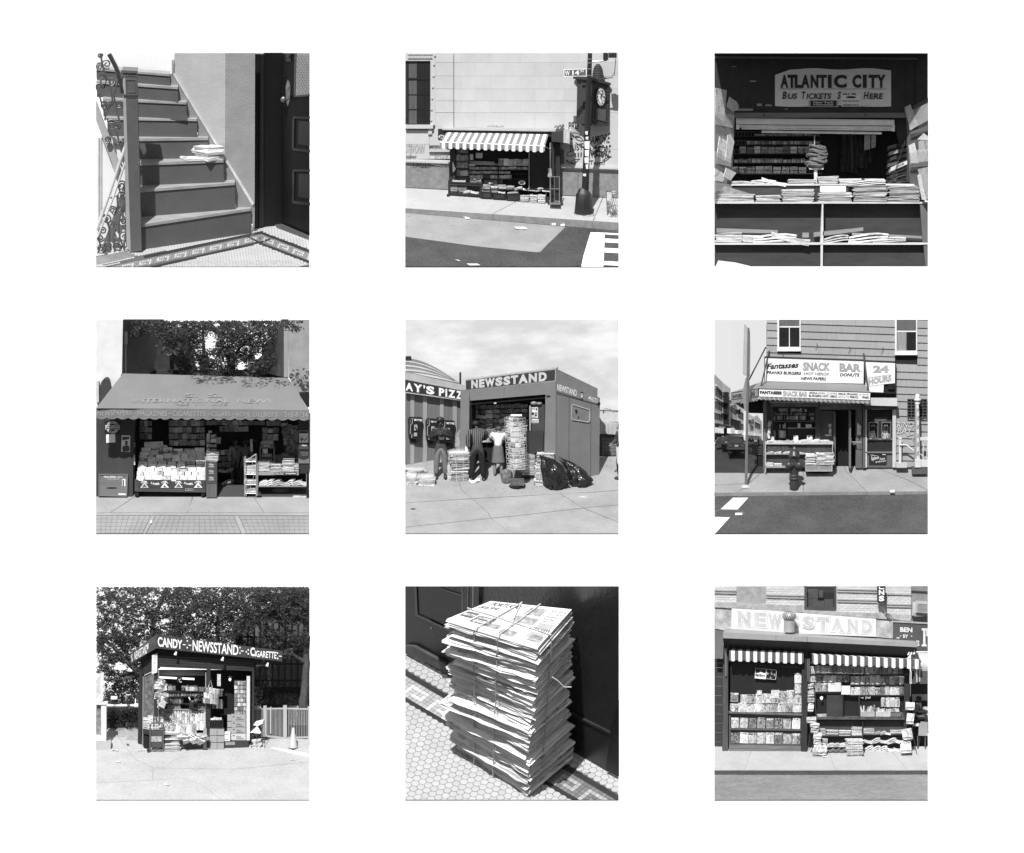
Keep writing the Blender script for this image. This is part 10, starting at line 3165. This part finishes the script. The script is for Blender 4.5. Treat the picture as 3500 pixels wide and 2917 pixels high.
 m=MB(p)
 for i in Rg(6):
  m.m(i%2).add([W.at(1615+i*13,620,.7-.1*i),W.at(1628+i*13,622,.6-.1*i),W.at(1632+i*11,790-i*3,.6-.1*i),W.at(1621+i*11,795-i*3,.7-.1*i)],[(0,1,2,3)])
  m.m((i+1)%2).add([W.at(1562+i*12,570-i*1,.72),W.at(1574+i*12,570-i*2,.72),W.at(1590+i*8,520,.5),W.at(1580+i*8,520,.5)],[(0,1,2,3)])
 Pa(aw,'awning_end',m,CT)
 Pa(s,'left_backing',MB(p).rc(W,150,620,716,1030,-.32,-.3),Mt('window_backing',.02,.4))
 IN=W.off(-.12)
 IN2=W.off(-.04)
 mk=Th(p,'clock_sign',IN.at(430,765),'illuminated style clock panel reading Marlboro hanging in the left window','sign')
 Pa(mk,'panel',MB(p).m(0).sl(IN,[(350,674),(436,682),(430,764),(344,756)],-.03,0).m(1).sl(IN,[(352,676),(433,684),(430,716),(394,706),(350,716)],0,.008),[WH,Mt('panel_dark',.05)])
 Pa(mk,'clock_face',MB(p).m(0).sl(IN,[(440,682),(520,690),(512,768),(430,760)],-.03,0).m(1).sl(IN,[(443,685),(517,693),(509,765),(434,757)],0,.006),[WH,BK0])
 tx=MB(p)
 Tx(tx,IN,'Marlboro',[(352,718),(428,724),(426,744),(350,740)],.012,.03)
 Pa(mk,'lettering',tx,INK)
 tx=MB(p)
 for s_,x,y in (('12',478,698),('3',502,728),('6',472,750),('9',448,720)):
  Tx(tx,IN,s_,(x-5,y-7,x+5,y+7),.012,.0)
 tx.pt(IN,[(476,724,.012),(480,700,.012)],.008).pt(IN,[(476,724,.012),(492,722,.012)],.008)
 Pa(mk,'clock_mark',tx,WH)
 wl='of the left awning window'
 gp='magazines in the left window'
 Rw(p,IN,152,210,866,945,1,'tall pale magazine','at the upper left '+wl,gp,MAGL)
 Rw(p,IN,230,540,880,955,5,'magazine','in the second row '+wl,gp,[MAGL,MAG],jy=12)
 Rw(p,IN,478,660,850,915,3,'magazine','in the raised upper row '+wl,gp,[MAGL,MAG],jy=8)
 Rw(p,IN,364,402,848,890,1,'small pale magazine','standing alone above the others '+wl,gp,MAGL)
 Rw(p,IN.off(.03),540,660,900,965,2,'dark magazine','in the middle right '+wl,gp,MAG)
 Rw(p,IN2,150,716,955,1026,9,'magazine','in the front row on the sill '+wl,gp,[MAGL,MAGL,MAG],jy=5)
 for k in Rg(4):
  Rw(p,IN,662,716,720+k*80,796+k*80,1,'magazine','in row %s of the right column '%ORD[k]+wl,gp,[MAG,MAGL])
 Rw(p,W.off(.0),152,708,1068,1150,8,'magazine','in the upper row of the lower display case','magazines in the lower display case',[MAGL,MAG],slope=10,jy=3,gap=.9)
 Rw(p,W.off(.0),152,708,1186,1272,8,'pale magazine','in the bottom row of the lower display case','magazines in the lower display case',[MAGL,MAGL,MAG],slope=10,jy=3,gap=.98)
 Pa(s,'case_backing',MB(p).rc(W,150,1048,714,1290,-.2,-.12),Mt('case_backing',.12))
 IR=W.off(-.1)
 Pa(s,'right_backing',MB(p).rc(W,768,640,1540,1350,-.35,-.3),Mt('window_backing',.02,.4))
 rl='shelf of the right awning window'
 gr_='magazines in the right window'
 Rw(p,IR,786,1536,655,722,17,'magazine','in the top '+rl,gr_,[MAG,MAG,MAGL],jy=4)
 Rw(p,IR,786,1100,722,786,6,'magazine','at the left of the second '+rl,gr_,[MAG,MAGL],jy=4)
 Rw(p,IR.off(.04),826,1032,790,862,4,'magazine','at the left of the third '+rl,gr_,[MAG,MAGL],jy=4)
 Rw(p,IR,1108,1536,735,804,11,'magazine','at the right of the second '+rl,gr_,[MAG,MAG,MAGL],jy=4)
 Rw(p,IR,1108,1536,822,888,11,'magazine','at the right of the third '+rl,gr_,[MAG,MAG,MAGL],jy=4)
 for y,x0 in ((724,786),(806,1100),(890,1100),(868,820)):
  Pa(s,'shelf',MB(p).rc(W,x0,y,1538 if x0>1000 or y==724 else 1040,y+8,-.3,-.04),dk)
 On(p,'paper_notice',MB(p).rc(W,1036,816,1106,886,-.03,.0),Mt('notice_white4',.65,ap=.3,sc=14),'white handwritten paper notice between the magazine shelves','notice')
 Pa(s,'hatch_frame',MB(p).rc(W,826,888,832,1070,-.2,.02).rc(W,1172,894,1184,1070,-.2,.02).rc(W,1044,890,1050,1062,-.2,.02),dk)
 Pa(s,'hatch_glass',MB(p).rc(W,918,890,1044,1060,-.15,-.1),Mt('hazy_glass',.05,.2))
 Pa(s,'counter',MB(p).sl(W,[(826,1066),(1540,1070),(1540,1088),(826,1084)],-.4,.12),Mt('counter_worn',.08,.6,ap=.7,sc=4))
 Rw(p,IR,834,916,1040,1064,1,'printed strip','at the left end of the serving counter',None,MAG,name='strip',cat='card')
 Rw(p,IR,1350,1500,905,985,4,'pale poster','in the serving window at the right','posters in the serving window',[MAGL,MAG])
 Rw(p,IR,1190,1300,975,1022,9,'small packet','in the left sweet rack on the counter','packets in the sweet racks',[MAGL,MAG],name='packet',cat='packet',roll=.15)
 Rw(p,IR,1310,1500,995,1024,12,'small packet','in the right sweet rack on the counter','packets in the sweet racks',[MAGL,MAG],name='packet',cat='packet',roll=.15)
 for i,(x0,x1,y0) in En(((1188,1302,1022),(1310,1428,1024),(1432,1530,1032))):
  On(p,'sweet_box',MB(p).rc(W,x0,y0,x1,1062,-.2,0),Mt('sweet_box_%d'%i,(.34,.45,.14)[i],ap=.3,sc=6),'shallow sweet box on the serving counter, %s of three'%('leftmost','middle one','rightmost')[i],'box','sweet boxes on the counter')
 tx=MB(p)
 Tx(tx,W,'Joa!',(1226,900,1268,922),-.02,.0)
 Tx(tx,W,'cig',(1192,904,1212,918),-.02,.0)
 tx.sl(W,[(864,905),(878,898),(890,905),(886,925),(874,930),(866,920)],-.03,-.02)
 Pa(s,'window_sticker',tx,WH)
 vp=p.at(1105,1130,.1)
 Pn(p,(vp.x,.15,vp.z-1.0),2.5,10,'person dimly visible behind the serving hatch, facing out',tones=(.06,.05,.03,.012),hair=.05)
 Pa(s,'low_panel',MB(p).sl(W,[(826,1092),(1540,1096),(1540,1200),(826,1195)],-.3,-.22),Mt('low_panel',.05,.7,ap=.4))
 Pa(s,'low_shelf',MB(p).rc(W,840,1214,1204,1222,-.5,.0).rc(W,1206,1204,1534,1210,-.5,.0).rc(W,840,1306,1204,1312,-.5,.0).rc(W,1206,1275,1534,1280,-.5,.0).rc(W,1206,1342,1534,1348,-.5,.0).rc(W,1203,1092,1210,1350,-.4,.02),dk)
 LS=W.off(-.0)
 for x0,x1,y0,y1,n,l in ((836,912,1160,1214,7,'grey newspaper stack at the left end of the upper low shelf'),(916,1012,1168,1216,7,'grey newspaper stack, second from left on the upper low shelf'),(1016,1112,1170,1216,7,'grey newspaper stack, third from left on the upper low shelf'),(1116,1202,1138,1216,10,'tallest grey newspaper stack on the upper low shelf'),(1208,1298,1158,1206,7,'grey newspaper stack right of the shelf divider'),(1424,1532,1172,1206,5,'low grey newspaper stack at the right end of the upper low shelf')):
  Sk(p,LS,x0,y0,x1,y1,n,.5,l,'newspaper stacks on the upper low shelf',grey=.5)
 for i in Rg(3):
  lay(p,LS,1300+i*42,1190,1352+i*42,1206,'thin newspaper on the upper low shelf, %s'%place_word(i,3),.0,.4,grey=.6,group='thin newspapers on the upper low shelf')
 for i in Rg(4):
  lay(p,LS,912+i*46,1288,980+i*44,1306,'fanned newspaper on the left bottom shelf, %s'%place_word(i,4),.0,.4,grey=.4,group='newspapers on the left bottom shelf')
 for i in Rg(5):
  lay(p,LS,1214+i*62,1248,1288+i*62,1275,'fanned newspaper on the right middle shelf, %s'%place_word(i,5),.02,.4,grey=.2,group='newspapers on the right middle shelf')
 for i in Rg(5):
  lay(p,LS,1218+i*58,1312,1290+i*58,1342,'fanned newspaper on the right bottom shelf, %s'%place_word(i,5),.02,.4,grey=.1,group='newspapers on the right bottom shelf')
 q=G.at(1000,1358)
 m=MB(p)
 for i in Rg(6):
  m.ball(q+V((-.3+i*.13,.1,.1+.05*(i%2))),.12,.1,.09,8,5)
 On(p,'crumpled_paper',m,Mt('crumple_grey',.12,ap=.8,sc=8),'crumpled dark papers under the left bottom shelf','crumpled paper')
 q=G.at(1142,1385)
 Sk(p,p.fc(q.y),1076,1250,1212,1385,14,.8,'tall white tied newspaper stack standing on the pavement',grey=0,twine=True,jit=.04)
 Sk(p,LS,880,1238,928,1304,7,.4,'grey newspaper pile behind the left wire rack',grey=.8)
 for side,(pts,items,l) in En((([(742,1375,.1),(772,1290,.1),(800,1080,0),(770,800,0)],[(766,798,824,836,0),(764,848,824,900,0),(764,905,820,945,.05),(766,950,812,1020,.1),(762,1064,834,1110,.2),(786,1108,852,1150,.3),(790,1150,850,1190,.3),(808,1188,874,1240,.35),(812,1238,868,1280,.35),(806,1270,918,1368,.5)],'wire rack of folded newspapers leaning at the left of the right window'),([(1640,1370,.3),(1600,1180,.2),(1612,930,0),(1560,1060,0)],[(1546,945,1616,1008,.2),(1550,1036,1612,1120,.25),(1530,1150,1606,1246,.35),(1512,1264,1596,1352,.45)],'tall wire rack of folded newspapers at the right end of the newsstand'))):
  rk=Th(p,'wire_rack',G.at(pts[0][0],pts[0][1]),l,'wire rack')
  m=MB(p).pt(W,pts,.015)
  dx=40 if side==0 else -50
  m.pt(W,[(x+dx,y,d+.05) for x,y,d in pts],.015)
  for x0,y0,x1,y1,d in items:
   m.pt(W,[(x0,y1+2,d+.05),((x0+x1)/2,y1+6,d+.1),(x1,y1,d+.05),(x1,y1-20,d+.06),(x0,y1-18,d+.06),(x0,y1,d+.05)],.012)
  Pa(rk,'frame',m,DSTEEL)
  for i,(x0,y0,x1,y1,d) in En(items):
   Rw(p,W.off(d),x0,x1,y0,y1,1,'folded newspaper','in the %s wire rack, %s from the top'%(('left','right')[side],ORD[i]),'newspapers in the wire racks',[MNEWS,MAGL],lean=.25,roll=.12,name='newspaper',cat='newspaper',jy=2)
 m=MB(p)
 m.loft([[G.at(886+10*i,1376+4*j,.02+R.uniform(0,.05)) for i in Rg(5)] for j in Rg(3)])
 On(p,'paper_scrap',m,WH,'white paper scrap on the pavement under the left wire rack','paper scrap')
build_p9()
